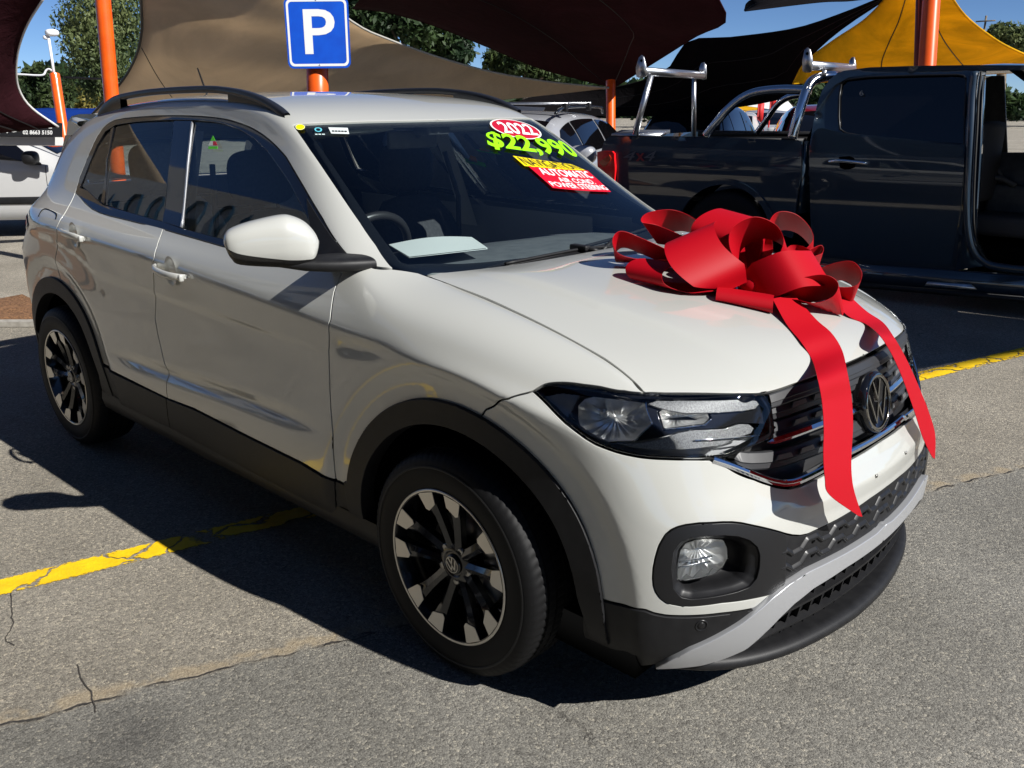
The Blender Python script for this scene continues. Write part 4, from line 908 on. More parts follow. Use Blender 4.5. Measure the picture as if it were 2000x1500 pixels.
# ---------------------------------------------------------------- fog lamps
fog_n, fog_f = empty('fog_lamp'), empty('fog_lamp'); fog_n.parent = suv; fog_f.parent = suv
hole_m = [(1325, 1148), (1324, 1112), (1332, 1084), (1346, 1064), (1380, 1057), (1415, 1055), (1440, 1058), (1458, 1066), (1470, 1078), (1474, 1092), (1472, 1108), (1464, 1126), (1450, 1140), (1425, 1151), (1390, 1160), (1350, 1163), (1332, 1159)]
bowl('fog_lamp_well', hole_o, [(1.02, -.002), (1.0, -.006), (.93, -.014), (.87, -.020), (.84, -.040), (.80, -.075), (.01, -.078)], RIBP, (fog_n, fog_f), n=96)
fl2 = [(1326, 1144), (1327, 1110), (1333, 1086), (1345, 1070), (1370, 1062), (1400, 1060), (1425, 1062), (1433, 1080), (1434, 1100), (1424, 1118), (1405, 1132), (1375, 1142), (1345, 1147)]
bowl('fog_reflector', fl2, [(1.0, -.030), (.9, -.040), (.6, -.052), (.3, -.060), (.01, -.062)], REFL, (fog_n, fog_f), rib=.020, n=60)
bowl('fog_lens', fl2, [(1.01, -.032), (1.0, -.026), (.9, -.022), (.5, -.018), (.01, -.017)], LENS, (fog_n, fog_f))
for pts, par in (([(1328, 1108), (1360, 1104), (1400, 1096)], 0), ([(1327, 1119), (1360, 1115), (1396, 1107)], 0)):
    P = onB(pts, -.028)
    for s, pr in ((1, fog_n), (-1, fog_f)): MB().tube(cat(P*[1, s, 1], 4), .0028, 6).build('fog_trim_bar', CHROME, pr)
P = onB([(1330, 1145), (1345, 1132), (1358, 1140), (1372, 1124), (1388, 1134), (1400, 1120), (1410, 1126)], -.027)
for s, pr in ((1, fog_n), (-1, fog_f)): MB().prism(P*[1, s, 1], (.002, 0, 0)).build('fog_facet', SILV, pr, smooth=False)
# ---------------------------------------------------------------- interior
INT = mottled('cabin_plastic', (.08, .088, .095), (.11, .118, .125), 20, .6); FAB = mottled('seat_fabric', (.016, .017, .020), (.028, .029, .033), 80, .85, .3, .002, 400); TRIMG = mat('pillar_trim', (.72, .73, .70), .6)
m = MB(); dsh = []
for x, z in ((-.33, 1.035), (-.50, 1.035), (-.70, 1.025), (-.80, 1.01), (-.86, .97), (-.84, .86), (-.80, .70), (-.75, .45)): dsh.append([(x+(.06 if x > -.8 else 0)*(1-(y/.7)**2), y, z-.025*(abs(y)/.7)**3) for y in np.linspace(-.70, .70, 21)])
m.grid(dsh); hood_ = [[(-.62+.1*math.cos(t)*0-.02*k, -.37+.24*math.cos(t)*(1-.1*k), 1.015+(.055-.01*k)*math.sin(t)) for t in np.linspace(0, math.pi, 16)] for k in range(0, 12)]
m.grid(hood_); m.build('dashboard', INT, suv)
m = MB(); WC = np.array((-.93, -.37, .985)); wa = (np.array([0, 1, 0.]), np.array([.42, 0, .91]), np.array([-.91, 0, .42]))
m.tube([WC+(wa[0]*math.cos(t)+wa[1]*math.sin(t))*.182 for t in np.linspace(0, 2*math.pi, 48, endpoint=False)], .0155, 10, closed=True)
disc(m, [(-.03, .06), (.0, .06), (.012, .045), (.014, .001)], WC, wa); m.box(WC+wa[0]*.1, (.03, .13, .03), bev=.008); m.box(WC-wa[0]*.1, (.03, .13, .03), bev=.008); m.box(WC-wa[1]*.1, (.05, .03, .12), bev=.008)
m.tube([WC, (-.72, -.37, .92)], .03, 8); m.build('steering_wheel', mat('wheel_leather', (.015, .015, .016), .35), suv)
def seat(x, y, w=.50, hz=1.0):
    m = MB(); G = []
    for z, xx, ww, dd in ((.52, 0, .46, .12), (.70, -.05, .50, .13), (.90, -.11, .50, .12), (1.02, -.15, .44, .10), (1.10, -.17, .30, .07), (1.12, -.175, .1, .03)):
        G.append([(x+xx+dd/2*math.copysign(abs(math.cos(t))**.6, math.cos(t)), y+ww*w/.5/2*math.copysign(abs(math.sin(t))**.5, math.sin(t)), z) for t in np.linspace(0, 2*math.pi, 28, endpoint=False)])
    m.grid(G, closev=True); m.box((x+.22, y, .50), (.52, w, .16), bev=.05); st_ = m.build('seat', FAB, suv)
    h = MB(); h.grid(sellip((x-.19, y, 1.24), (.060, .135, .105), .55, .6, 32, 20), closeu=True); h.tube([(x-.18, y-.06, 1.08), (x-.19, y-.06, 1.2)], .007, 6); h.tube([(x-.18, y+.06, 1.08), (x-.19, y+.06, 1.2)], .007, 6); h.build('headrest', FAB, st_)
seat(-1.38, -.37); seat(-1.38, .37)
FAB0 = FAB; FAB = mottled('lightened_rear_fabric', (.36, .37, .38), (.42, .43, .44), 60, .85)  # rear seat cloth lightened to stand in for light inside the cabin
seat(-2.22, -.37, .55); seat(-2.22, .37, .55); FAB = FAB0
for s in (-1, 1):
    MB().grid([[(-1.49, s*.735, .95), (-1.60, s*.735, .95)], [(-1.53, s*.67, 1.2), (-1.62, s*.67, 1.2)], [(-1.56, s*.60, 1.42), (-1.66, s*.60, 1.42)]]).build('inner_pillar', TRIMG, suv)
    MB().tube([(-1.55, s*.585, 1.30), (-1.50, s*.62, 1.1), (-1.5, s*.62, .75)], [.012, .012, .012], 6).build('seat_belt', mat('belt_web', (.05, .05, .05), .7), suv)
    MB().grid([[(x, s*.745, 1.05), (x, s*.76, .9), (x, s*.74, .4)] for x in np.linspace(-.8, -2.4, 8)]).build('door_card', mat('door_card_grey', (.42, .43, .43), .6), suv)
    MB().grid([[(x, s*(.585-.0), np.interp(x, [-2.9, -2.4, -1.8, -1.3, -1.05], [1.33, 1.43, 1.47, 1.45, 1.42])), (x, 0, np.interp(x, [-2.9, -1.8, -1.05], [1.40, 1.49, 1.43]))] for x in np.linspace(-1.05, -2.8, 10)]).build('headliner', TRIMG, suv)
MB().box((-1.6, 0, .34), (2.2, 1.4, .04)).build('cabin_floor', INT, suv)
m = MB(); m.box((-1.09, 0, 1.385), (.02, .24, .065), bev=.01); m.tube([(-1.06, 0, 1.40), (-1.0, 0, 1.43)], .012, 8); m.build('rear_view_mirror', INT, suv)
MB().box((-.98, 0, 1.425), (.09, .11, .04), bev=.012).build('sensor_housing', INT, suv)
MB().prism([(-1.03, -.52, 1.415), (-1.03, -.14, 1.425), (-1.17, -.14, 1.405), (-1.17, -.52, 1.395)], (0, 0, .014)).build('sun_visor', mat('visor_cloth', (.32, .34, .33), .8), suv)
MB().prism([(-1.03, .52, 1.415), (-1.03, .14, 1.425), (-1.17, .14, 1.405), (-1.17, .52, 1.395)], (0, 0, .014)).build('sun_visor', MATS['visor_cloth'], suv)
MB().box((-2.75, 0, .9), (.5, 1.3, .04)).build('parcel_shelf', INT, suv)
# ---------------------------------------------------------------- price cards and stickers inside the windscreen
def sticker(corners, name, col, texts=(), shape='rect', off=.002, ov=1, par=None, lab=None, patch=None, rough=.45, both_=False):
    """corners in the photo: top left, top right, bottom right, bottom left; texts = (string, s0, s1, t0, t1, colour, bold, shear)"""
    pt = patch or BODY; C4 = np.array([pt.px([c])[0] for c in corners])
    def mp(st, o):
        st = np.asarray(st, float); s_, t_ = st[:, :1], st[:, 1:]
        uv = (C4[0]*(1-s_)+C4[1]*s_)*(1-t_)+(C4[3]*(1-s_)+C4[2]*s_)*t_
        return pt.P(uv)+pt.Nn(uv)*o
    base = None
    if col is not None:
        if shape == 'oval':
            rings = [[(.5+.5*r*math.cos(t), .5+.5*r*math.sin(t)) for t in np.linspace(0, 2*math.pi, 40, endpoint=False)] for r in (1, .7, .35, .01)]
            G = [mp(r, off) for r in rings]; m = MB().grid(G, closev=True)
            G = [mp([(.5+.5*r*math.cos(t), .5+.5*r*math.sin(t)) for t in np.linspace(0, 2*math.pi, 40, endpoint=False)], off+.0006) for r in (1.0, .93)]; m.grid(G, 1, closev=True)
            base = m.build(name, [mat('card_%s' % name, col, rough), WHITE], par, recalc=False)
        else:
            g = np.linspace(0, 1, 9); G = [mp([(a, b_) for b_ in g], off) for a in g]; base = MB().grid(G).build(name, mat('card_%s_%.2f_%.2f' % (name, *col[:2]), col, rough), par, recalc=False)
    for T in texts:
        s, s0, s1, t0, t1, c = T[:6]; V, F, _ = text_mesh(s, *(T[6:]))
        st = np.stack([s0+V[:, 0]*(s1-s0), t1+(t0-t1)*V[:, 1]], 1)
        o = obj('lettering', mp(st, off+.0016), F, mat('ink_%.2f_%.2f_%.2f' % c, c, .5), base or par, smooth=False)
    return base
RED = (.42, .003, .022); YEL = (.80, .62, .0); GRN = (.27, .80, .0); BLK = (.01, .01, .01); WHT = (.85, .85, .85)
s1 = sticker([(945, 230), (1032, 238), (1075, 276), (975, 268)], 'year_sticker', RED, [('2022', .17, .86, .22, .80, WHT, .018)], 'oval', par=suv)
sticker([(938, 256), (1098, 278), (1144, 316), (958, 293)], 'price_sticker', None, [('$22,990', .0, 1.0, 0., 1.0, GRN, .026, .25, 1.0)], par=suv, off=.003)
sticker([(1002, 305), (1117, 322), (1144, 334), (1025, 325)], 'feature_sticker', YEL, [('NAVIGATION', .04, .96, .08, .92, BLK, .0)], par=suv)
sticker([(1032, 325), (1148, 334), (1194, 376), (1080, 368)], 'feature_sticker', (.58, .0, .015), [('AUTOMATIC', .08, .94, .06, .38, WHT, .012), ('AIR COND.', .24, .85, .45, .66, WHT, .008), ('POWER STEERING', .03, .98, .70, .93, WHT, .008)], par=suv)
sticker([(579, 243), (597, 243), (597, 254), (579, 254)], 'dot_sticker', (.85, .80, 0), shape='oval', par=suv)
sticker([(642, 249), (680, 250), (683, 262), (648, 261)], 'label_sticker', (.55, .60, .60), [('-----', .1, .9, .55, .75, BLK), ], par=suv)
sticker([(612, 250), (634, 250), (636, 268), (618, 268)], 'label_sticker', None, [('o', .1, .8, .0, .5, (.10, .45, .55)), ('---', .0, 1, .7, .8, (.5, .6, .6))], par=suv)
# sheet of paper on the dash
pp = [onp(q, (0, 0, 1), 1.072) for q in ((760, 477), (922, 463), (953, 484), (800, 501))]; g = np.linspace(0, 1, 12)
G = [[(pp[0]*(1-a)+pp[1]*a)*(1-b_)+(pp[3]*(1-a)+pp[2]*a)*b_+np.array([0, 0, .012*math.sin(a*3.1)*(1-b_)]) for b_ in g] for a in g]
MB().grid(G).prism([G[0][0]-[0, 0, .003], G[-1][0]-[0, 0, .003], G[-1][-1]-[0, 0, .003], G[0][-1]-[0, 0, .003]], (0, 0, -.001)).build('dash_paper', mat('paper', (.50, .53, .52), .8), suv)

# little triangular warning stickers on the door glass
def flatpoly(px, m, name, y=None, off=.004, lab=None):
    P = np.array([onY(q, y) for q in px]) if y is not None else BODY.P(bp(px))+BODY.Nn(bp(px))*off
    n = np.array([0, -1., 0]); return MB().prism(P, n*.0006).build(name, m, suv, smooth=False)
SG, SW, SR = mat('sticker_green', (.10, .60, .02), .5), WHITE, mat('sticker_red', (.5, .02, .04), .5)
flatpoly([(420, 265), (415, 275), (425, 275)], SG, 'door_sticker', off=.006); flatpoly([(415, 276), (411, 284), (420, 284), (420, 276)], SW, 'door_sticker', off=.006); flatpoly([(420, 276), (420, 284), (429, 284), (425, 276)], SR, 'door_sticker', off=.006); flatpoly([(411, 286), (411, 291), (429, 291), (429, 286)], SG, 'door_sticker', off=.006)
flatpoly([(920, 303), (915, 314), (934, 318), (930, 306)], mat('sticker_orange', (.75, .30, .01), .5), 'far_door_sticker', y=.64); flatpoly([(908, 309), (912, 317), (951, 327), (948, 318)], SG, 'far_door_sticker', y=.64)
# ================================================================ the red bow
RIB = mat('red_ribbon', (.35, .0, .006), .56, spec=.2)
nt, N, L, b = nodes(RIB); tc = N.new('ShaderNodeTexCoord'); wv = N.new('ShaderNodeTexWave'); wv.inputs['Scale'].default_value = 220; wv.inputs['Distortion'].default_value = 2; L.new(tc.outputs['Object'], wv.inputs['Vector'])
bump(nt, wv.outputs[0], b, .05, .001); b.inputs['Subsurface Weight'].default_value = 0
bow = tag(empty('gift_bow', (.36, 0, 1.0)), 'large glossy red ribbon bow with two long tails lying on the pale bonnet', 'bow'); BO = np.array((.36, 0, 1.0))
def ribbon(name, A, B, th=.0012, cup=.0):
    """strip between two 3-D edge curves with real thickness"""
    A = np.array(A)-BO; B = np.array(B)-BO; n = len(A); w_ = np.linspace(0, 1, 7); G = np.stack([A+(B-A)*t for t in w_], 1)
    T = np.gradient(G, axis=0); S = np.gradient(G, axis=1); N_ = np.cross(T, S); N_ /= np.linalg.norm(N_, axis=2, keepdims=True)+1e-9
    G = G+N_*(cup*4*w_*(1-w_))[None, :, None]; H = G-N_*th; R = np.concatenate([G, H[:, ::-1]], 1)
    m = MB().grid(R, closev=True); m.add(R[0], [tuple(range(14))]); m.add(R[-1], [tuple(range(14))]); o = m.build(name, RIB, bow, recalc=True); sharp(o, 32); return o
KN = np.array((.385, .005, 1.02)); _dep = (KN-_C)@_F
def atd(px, d): return _C+ray(px)*d
def hoodz(x, y):
    d = (HOOD.G[::3, ::3, 0]-x)**2+(HOOD.G[::3, ::3, 1]-y)**2; k = np.unravel_index(d.argmin(), d.shape); return HOOD.G[::3, ::3, 2][k]
def strip_loop(path, W, W2=None):
    """ribbon whose centre line runs through photo points (with depth from the knot) and whose half width is the vector W"""
    Pc = cat([atd((1000+.44*x, 380+.44*y), _dep+d) for x, y, d in path], 9); n = len(Pc); sc_ = _dep/CAMF*.44
    wv = lambda w: _R*w[0]*sc_-_U*w[1]*sc_+_F*w[2]
    A, B = [], []
    for i in range(n):
        t = i/(n-1); w_ = np.array(W)*(1-t)+np.array(W2 if W2 else W)*t; k = .30+.70*min(1, math.sin(math.pi*t)*2.0); v = wv(w_)*k
        A.append(Pc[i]-v); B.append(Pc[i]+v)
    for L_ in (A, B):
        for i in range(n):
            z = hoodz(L_[i][0], L_[i][1])+.006
            if L_[i][2] < z and L_[i][0] < .72: L_[i] = np.array([L_[i][0], L_[i][1], z])
    ribbon('bow_loop', A, B)
strip_loop([(1000, 400, .08), (760, 330, .14), (580, 325, .12), (480, 300, .10), (452, 240, .10), (490, 200, .12), (590, 235, .14), (800, 330, .10), (1000, 400, .05)], (14, 26, .05))
strip_loop([(1000, 380, .06), (860, 270, .16), (690, 190, .20), (610, 170, .18), (640, 130, .20), (760, 120, .24), (880, 190, .20), (1000, 380, .06)], (50, 35, .06))
strip_loop([(1080, 380, .08), (1120, 240, .16), (1170, 130, .20), (1260, 130, .22), (1330, 200, .22), (1320, 270, .18), (1150, 370, .08)], (30, 28, .06))
strip_loop([(1080, 400, .10), (1280, 300, .16), (1360, 262, .18), (1372, 292, .18), (1330, 315, .16), (1100, 400, .08)], (10, 28, .04))
strip_loop([(1050, 400, .02), (990, 290, .0), (1000, 200, .0), (1100, 150, .02), (1200, 195, .05), (1215, 290, .03), (1090, 410, 0)], (48, 30, .07))
strip_loop([(1040, 400, 0), (910, 280, .04), (890, 170, .02), (960, 105, .05), (1040, 100, .12), (1070, 230, .16), (1050, 380, .05)], (82, 34, -.03))
strip_loop([(1020, 400, 0), (930, 260, .14), (850, 170, .10), (790, 180, -.02), (820, 270, -.09), (920, 360, -.10), (1010, 405, -.04)], (-115, 52, -.02))
strip_loop([(1000, 410, .0), (820, 330, -.02), (660, 300, -.03), (590, 330, -.05), (600, 385, -.06), (700, 420, -.06), (820, 415, -.05), (1000, 430, -.02)], (70, 24, -.04))
strip_loop([(1050, 430, .05), (1300, 390, .08), (1420, 350, .05), (1500, 345, .02), (1540, 400, .0), (1500, 455, .0), (1350, 450, .02), (1100, 440, 0)], (14, 34, .05))
strip_loop([(1020, 425, .0), (1110, 385, -.06), (1240, 335, -.10), (1340, 330, -.06), (1370, 325, .02), (1280, 300, .10), (1100, 380, .04)], (30, 82, -.03))
strip_loop([(1080, 440, -.02), (1230, 440, -.06), (1390, 415, -.08), (1460, 450, -.09), (1440, 510, -.09), (1360, 540, -.08), (1270, 520, -.06), (1100, 460, -.02)], (34, 48, .04))
strip_loop([(1050, 430, -.02), (1040, 430, -.08), (1035, 445, -.13), (1030, 495, -.14), (1030, 525, -.10), (1035, 515, -.06), (1045, 465, -.02)], (112, 22, -.02))
m = MB().grid(sellip(KN-BO+[0, 0, .0], (.05, .05, .035), 1, 1, 20, 12), closeu=True); m.build('bow_knot', RIB, bow)
# tails: over the bonnet, then hanging in front of the grille
def tail(left, right, xs):
    A, B = [], []
    for i, (l, r) in enumerate(zip(left, right)):
        out = []
        for q in (l, r):
            if xs[i] is None: uv = HOOD.px([q]); out.append(HOOD.P(uv)[0]+HOOD.Nn(uv)[0]*(.006 if i else .03))
            else: out.append(onX(q, xs[i]))
        A.append(out[0]); B.append(out[1])
    ribbon('bow_tail', cat(A, 8), cat(B, 8))
tail([(1503, 604), (1535, 638), (1563, 673), (1584, 708), (1598, 745), (1606, 790), (1609, 840), (1608, 890), (1611, 935), (1620, 968), (1676, 1009)],
     [(1545, 596), (1592, 628), (1622, 655), (1642, 688), (1655, 728), (1663, 775), (1666, 830), (1663, 885), (1663, 925), (1668, 960), (1684, 1011)],
     [None, None, None, None, .765, .785, .81, .832, .848, .858, .870])
tail([(1618, 606), (1655, 622), (1690, 638), (1718, 656), (1740, 690), (1758, 728), (1772, 765), (1786, 805), (1800, 850), (1812, 878), (1821, 895)],
     [(1650, 596), (1690, 612), (1722, 634), (1745, 658), (1766, 694), (1784, 732), (1798, 765), (1812, 800), (1824, 838), (1827, 862), (1826, 898)],
     [None, None, None, .745, .762, .78, .795, .81, .825, .835, .845])
# ================================================================ the dark pickup behind
ute = tag(empty('pickup_truck', (-3.7, 5.6, 0)), 'dark navy double cab pickup with ladder racks and an open front door', 'pickup truck'); UO = np.array((-3.7, 5.6, 0))
_un = np.array([-.12, 1, 0]); _un /= np.linalg.norm(_un); _ul = np.array([_un[1], -_un[0], 0]); _uk = _un@np.array([-2., 4.72, 0])
def ou(px, dep=0.): return onp(px, _un, _uk+dep)-UO
def cross(P, d): return np.asarray(P)+_un*d
UW = 1.84
NAVY = mat('navy_paint', (.013, .028, .048), .42, coat=1.0, spec=.3); NAVY.node_tree.nodes['Principled BSDF'].inputs['Coat IOR'].default_value = 1.7; TINT = mat('black_glass', (.003, .003, .004), .03, coat=.5)
ALU = mottled('raw_aluminium', (.52, .53, .55), (.62, .63, .65), 30, .34, metal=1.0)
POL = mat('polished_tube', (.70, .71, .73), .12, 1)
def _cabin(z): return np.interp(z, [1.15, 1.72], [.03, .17])
def ouL(q, bul):
    """photo point -> point on the curved flank"""
    P = ou(q)
    if bul is True or bul == 'cab':
        for _ in range(4): P = ou(q, float(flank(P[2]) if bul is True else _cabin(P[2])))
    return P
# side of the tub and cab as real swept shells: vertical profile of the flank (height -> outward bulge)
def flank(z): return .035*((np.asarray(z, float)-.90)/.45)**2+.0015*np.cos((np.asarray(z, float)-.78)*14)
def side_sheet(name, poly_px, m, bul=True, off=0., thick=.03, parent=ute, n=14, hole=None):
    """flat traced outline laid on the flank's real curve; CDT filled"""
    P = np.array([ouL(q, bul) for q in poly_px]); s = P@_ul; z = P[:, 2]; pl_ = np.stack([s, z], 1); pl2 = rsmp(pl_, step=.04, closed=True)
    hs = [] if hole is None else [rsmp(np.stack([np.array([ouL(q, bul) for q in hole])@_ul, np.array([ouL(q, bul) for q in hole])[:, 2]], 1), step=.04, closed=True)]
    lo, hi = pl2.min(0), pl2.max(0); gx, gy = np.meshgrid(np.arange(lo[0], hi[0], .08), np.arange(lo[1], hi[1], .04)); I = np.stack([gx.ravel(), gy.ravel()], 1); I = I[inpoly(I, pl2)]
    for h in hs: I = I[~inpoly(I, h)]
    for lp in [pl2]+hs: I = I[edgedist(I, lp) > .015] if len(I) else I
    pts = []; ed = []
    for lp in [pl2]+hs: k = len(pts); pts += list(lp); ed += [(k+i, k+(i+1) % len(lp)) for i in range(len(lp))]
    pts += list(I); vo, _, fo, *_r = geometry.delaunay_2d_cdt([Vector(p) for p in pts], ed, [], 0, 1e-6); C2 = np.array([v[:] for v in vo]); F = np.array([f for f in fo]); c = C2[F].mean(1); ok = inpoly(c, pl2)
    for h in hs: ok &= ~inpoly(c, h)
    F = F[ok]; d0 = _un@(ou((1500, 400)))
    def lift(C2, o):
        zz = C2[:, 1]; b_ = flank(zz) if bul is True else (np.interp(zz, [1.15, 1.72], [.03, .17]) if bul == 'cab' else 0*zz)
        return C2[:, :1]*_ul+np.stack([0*zz, 0*zz, zz], 1)+_un*(d0+b_-o)[:, None]
    V = lift(C2, off); k = len(V); W_ = lift(C2, off-thick); cnt = {}
    for f in F:
        for a, b_ in ((f[0], f[1]), (f[1], f[2]), (f[2], f[0])): cnt[(int(a), int(b_))] = 1
    be = [(a, b_) for a, b_ in cnt if (b_, a) not in cnt]
    Ff = [tuple(f) for f in F]+[tuple(i+k for i in f[::-1]) for f in F]+[(b_, a, a+k, b_+k) for a, b_ in be]
    m_ = MB().add(np.concatenate([V, W_]), Ff); o = m_.build(name, m, parent); sharp(o, 35); return o
d0u = _un@(ou((1500, 400)))
def uarch(cx, cz, r, a0, a1, n=20): return [(cx+r*math.cos(math.radians(a)), cz+r*math.sin(math.radians(a))) for a in np.linspace(a0, a1, n)]
def upx(s, z):
    """photo point of a flank point given by length and height"""
    P = s*_ul+_un*d0u+np.array([0, 0, z])+UO; q = proj(P); return (float(q[0]), float(q[1]))
wc = ou((1412, 470)); ws_ = wc@_ul; 
arch_px = [upx(a, b_) for a, b_ in uarch(ws_, .40, .44, 8, 172)]
sT = ou((1172, 300))@_ul; sB = ou((1570, 300))@_ul
tub = [upx(sT, .55), upx(sT+.01, .80), (1172, 330), (1176, 292), (1182, 274), (1192, 267), (1300, 268), (1450, 271), (1567, 275), (1566, 330), upx(sB-.02, .75), upx(sB-.02, .42)]+arch_px
side_sheet('tub_side', tub, NAVY)
side_sheet('arch_lip', [upx(a, b_) for a, b_ in uarch(ws_, .40, .475, 5, 175)+uarch(ws_, .40, .43, 175, 5)], NAVY, off=.025)
F_ = lambda P, d: P+_un*d
a, b_ = ou((1190, 268)), ou((1567, 275))
for dd in (0.03, UW-.09): MB().prism([F_(a, dd)+[0, 0, .012], F_(b_, dd)+[0, 0, .012], F_(b_, dd+.07)+[0, 0, .012], F_(a, dd+.07)+[0, 0, .012]], (0, 0, -.05)).build('tub_rail', PLASTIC, ute)
m = MB(); z0 = np.array([0, 0, .50-a[2]]); m.prism([F_(a, .05), F_(a, UW-.05), F_(a, UW-.05)+z0, F_(a, .05)+z0], _ul*.06); m.build('tailgate', NAVY, ute)
m = MB(); m.prism([F_(a, .08)+[0, 0, -.5], F_(b_, .08)+[0, 0, -.5], F_(b_, UW-.08)+[0, 0, -.5], F_(a, UW-.08)+[0, 0, -.5]], (0, 0, -.04)); m.prism([F_(a, UW-.02), F_(b_, UW-.02), F_(b_, UW-.02)+[0, 0, -.7], F_(a, UW-.02)+[0, 0, -.7]], _un*.03); m.build('tub_liner', PLASTIC, ute)
tlp = side_sheet('tail_lamp', [(1171, 297), (1182, 294), (1204, 296), (1206, 330), (1204, 362), (1196, 364), (1184, 345), (1172, 330)], TLR, off=.035)
side_sheet('tail_lamp_inner', [(1176, 316), (1196, 302), (1200, 312), (1184, 328)], mat('lamp_orange_red', (.55, .05, .01), .2, coat=1), off=.041, parent=tlp)
# cab: flank, roof, pillars
cabw = [(1645, 166), (1655, 157), (1700, 152), (1800, 149), (1872, 148), (1884, 150), (1890, 160), (1886, 220), (1884, 284), (1800, 278), (1740, 274), (1690, 268), (1655, 262), (1642, 254), (1640, 230), (1641, 190)]
up = [(1580, 345), (1581, 300), (1588, 250), (1597, 205), (1608, 175), (1625, 153), (1645, 140), (1700, 133), (1800, 130), (1900, 129), (2060, 130), (2060, 138), (1905, 141), (1898, 200), (1892, 260), (1886, 310), (1880, 345)]
side_sheet('cab_flank', [(1581, 300), (1582, 400), (1584, 455), (1589, 505), (1592, 545), (1700, 556), (1850, 570), (1876, 520), (1882, 420), (1888, 330), (1895, 285), (1650, 262), (1600, 250), (1588, 262)], NAVY, off=-.012)
side_sheet('cab_upper', up, NAVY, bul='cab', hole=cabw, off=-.0, thick=.04)
side_sheet('rear_door', [(1596, 262), (1640, 262), (1740, 275), (1884, 286), (1884, 330), (1876, 420), (1861, 505), (1857, 521), (1700, 512), (1620, 500), (1603, 480), (1595, 440), (1591, 380), (1592, 310)], NAVY, off=.004)
side_sheet('door_window', cabw, TINT, bul='cab', off=-.012, thick=.006)
L_ = np.array([ouL(q, 'cab') for q in cabw])-_un*.006
MB().tube(np.concatenate([L_, L_[:1]]), .008, 6).build('window_frame', RIBP, ute)
hb_ = [ou((1620, 317)), ou((1640, 315)), ou((1660, 316)), ou((1694, 321))]; m = MB(); m.tube(cat([p-_un*o_ for p, o_ in zip(hb_, (.005, .045, .045, .01))], 6), .014, 8); m.build('door_handle', CHROME, ute)
side_sheet('handle_recess', [(1640, 308), (1664, 306), (1674, 314), (1672, 328), (1656, 334), (1642, 330)], DARK, off=.006, thick=.002)
# roof and far side
s0, s1 = ou((1650, 137))@_ul, ou((2130, 131))@_ul; zr = ou((1800, 130))[2]; G = []
for s_, dz, ww in ((s0-.22, -.30, .05), (s0-.10, -.08, .12), (s0, -.02, .15), (s0+.3, .01, .16), (s0+1.0, .03, .16), (s0+1.6, .0, .16)):
    G.append([s_*_ul+_un*(d0u+ww+(UW-2*ww)*t)+np.array([0, 0, zr+dz-.05+.05*(1-(2*t-1)**2)]) for t in np.linspace(0, 1, 12)])
MB().grid(G).build('cab_roof', NAVY, ute)
m = MB(); zb = .62; m.prism([s0*_ul-_ul*.30+_un*(d0u+.06)+[0, 0, 1.2], s0*_ul-_ul*.30+_un*(d0u+UW-.06)+[0, 0, 1.2], s0*_ul-_ul*.30+_un*(d0u+UW-.06)+[0, 0, zb], s0*_ul-_ul*.30+_un*(d0u+.06)+[0, 0, zb]], _ul*.05); m.build('cab_back', NAVY, ute)
m = MB(); m.prism([s0*_ul-_ul*.28+_un*(d0u+.10)+[0, 0, 1.2], s0*_ul-_ul*.28+_un*(d0u+UW-.10)+[0, 0, 1.2], s0*_ul-_ul*.10+_un*(d0u+UW-.17)+[0, 0, zr-.03], s0*_ul-_ul*.10+_un*(d0u+.17)+[0, 0, zr-.03]], _ul*.01); m.build('rear_screen', TINT, ute)
fs = []
m = MB(); 
for (sa, sb, za, zc) in ((s0-.3, s0+.9, .45, 1.22),): m.prism([sa*_ul+_un*(d0u+UW)+[0, 0, za], sb*_ul+_un*(d0u+UW)+[0, 0, za], sb*_ul+_un*(d0u+UW)+[0, 0, zc], sa*_ul+_un*(d0u+UW)+[0, 0, zc]], -_un*.05)
m.prism([(s0-.3)*_ul+_un*(d0u+UW-.03)+[0, 0, 1.2], (s0+.7)*_ul+_un*(d0u+UW-.03)+[0, 0, 1.2], (s0+.7)*_ul+_un*(d0u+UW-.17)+[0, 0, zr], (s0-.05)*_ul+_un*(d0u+UW-.17)+[0, 0, zr]], -_un*.03)
m.build('far_flank', NAVY, ute)
# front door opening: shining door pillar, sill, trimmed inside, seat
pil = cat([ou((1905, 142), .12), ou((1900, 190), .10), ou((1897, 250), .06), ou((1893, 320), .03), ou((1890, 400), .02), ou((1892, 450), .02), ou((1902, 490), .02), ou((1925, 515), .02), ou((1960, 525), .02), ou((2060, 535), .02)], 5)
MB().tube(pil, .030, 8).build('door_pillar', NAVY, ute); MB().tube(pil+_ul*.045-_un*.01, .008, 6).build('door_seal', RUBBER, ute)
pm = MB(); pm.prism([ou((1890, 150), .14), ou((1922, 150), .14), ou((1915, 300), .05), ou((1905, 470), .04), ou((1930, 520), .04), ou((1868, 530), .03), ou((1882, 330), .03)], _un*.10); pm.build('centre_pillar', NAVY, ute)
MB().prism([ou((1592, 512)), ou((2080, 548)), ou((2080, 585)), ou((1592, 548))], _un*.14).build('sill_panel', NAVY, ute)
b0, b1 = ou((1600, 548), -.06), ou((2080, 590), -.06); m = MB(); m.prism([b0, b1, b1+_un*.16, b0+_un*.16], (0, 0, -.035)); m.build('side_step', PLASTIC, ute)
m = MB(); m.prism([ou((1812, 552), -.065), ou((1896, 558), -.065), ou((1908, 568), -.065), ou((1806, 560), -.065)], _un*.02+np.array([0, 0, .001])); m.build('step_plate', ALU, ute)
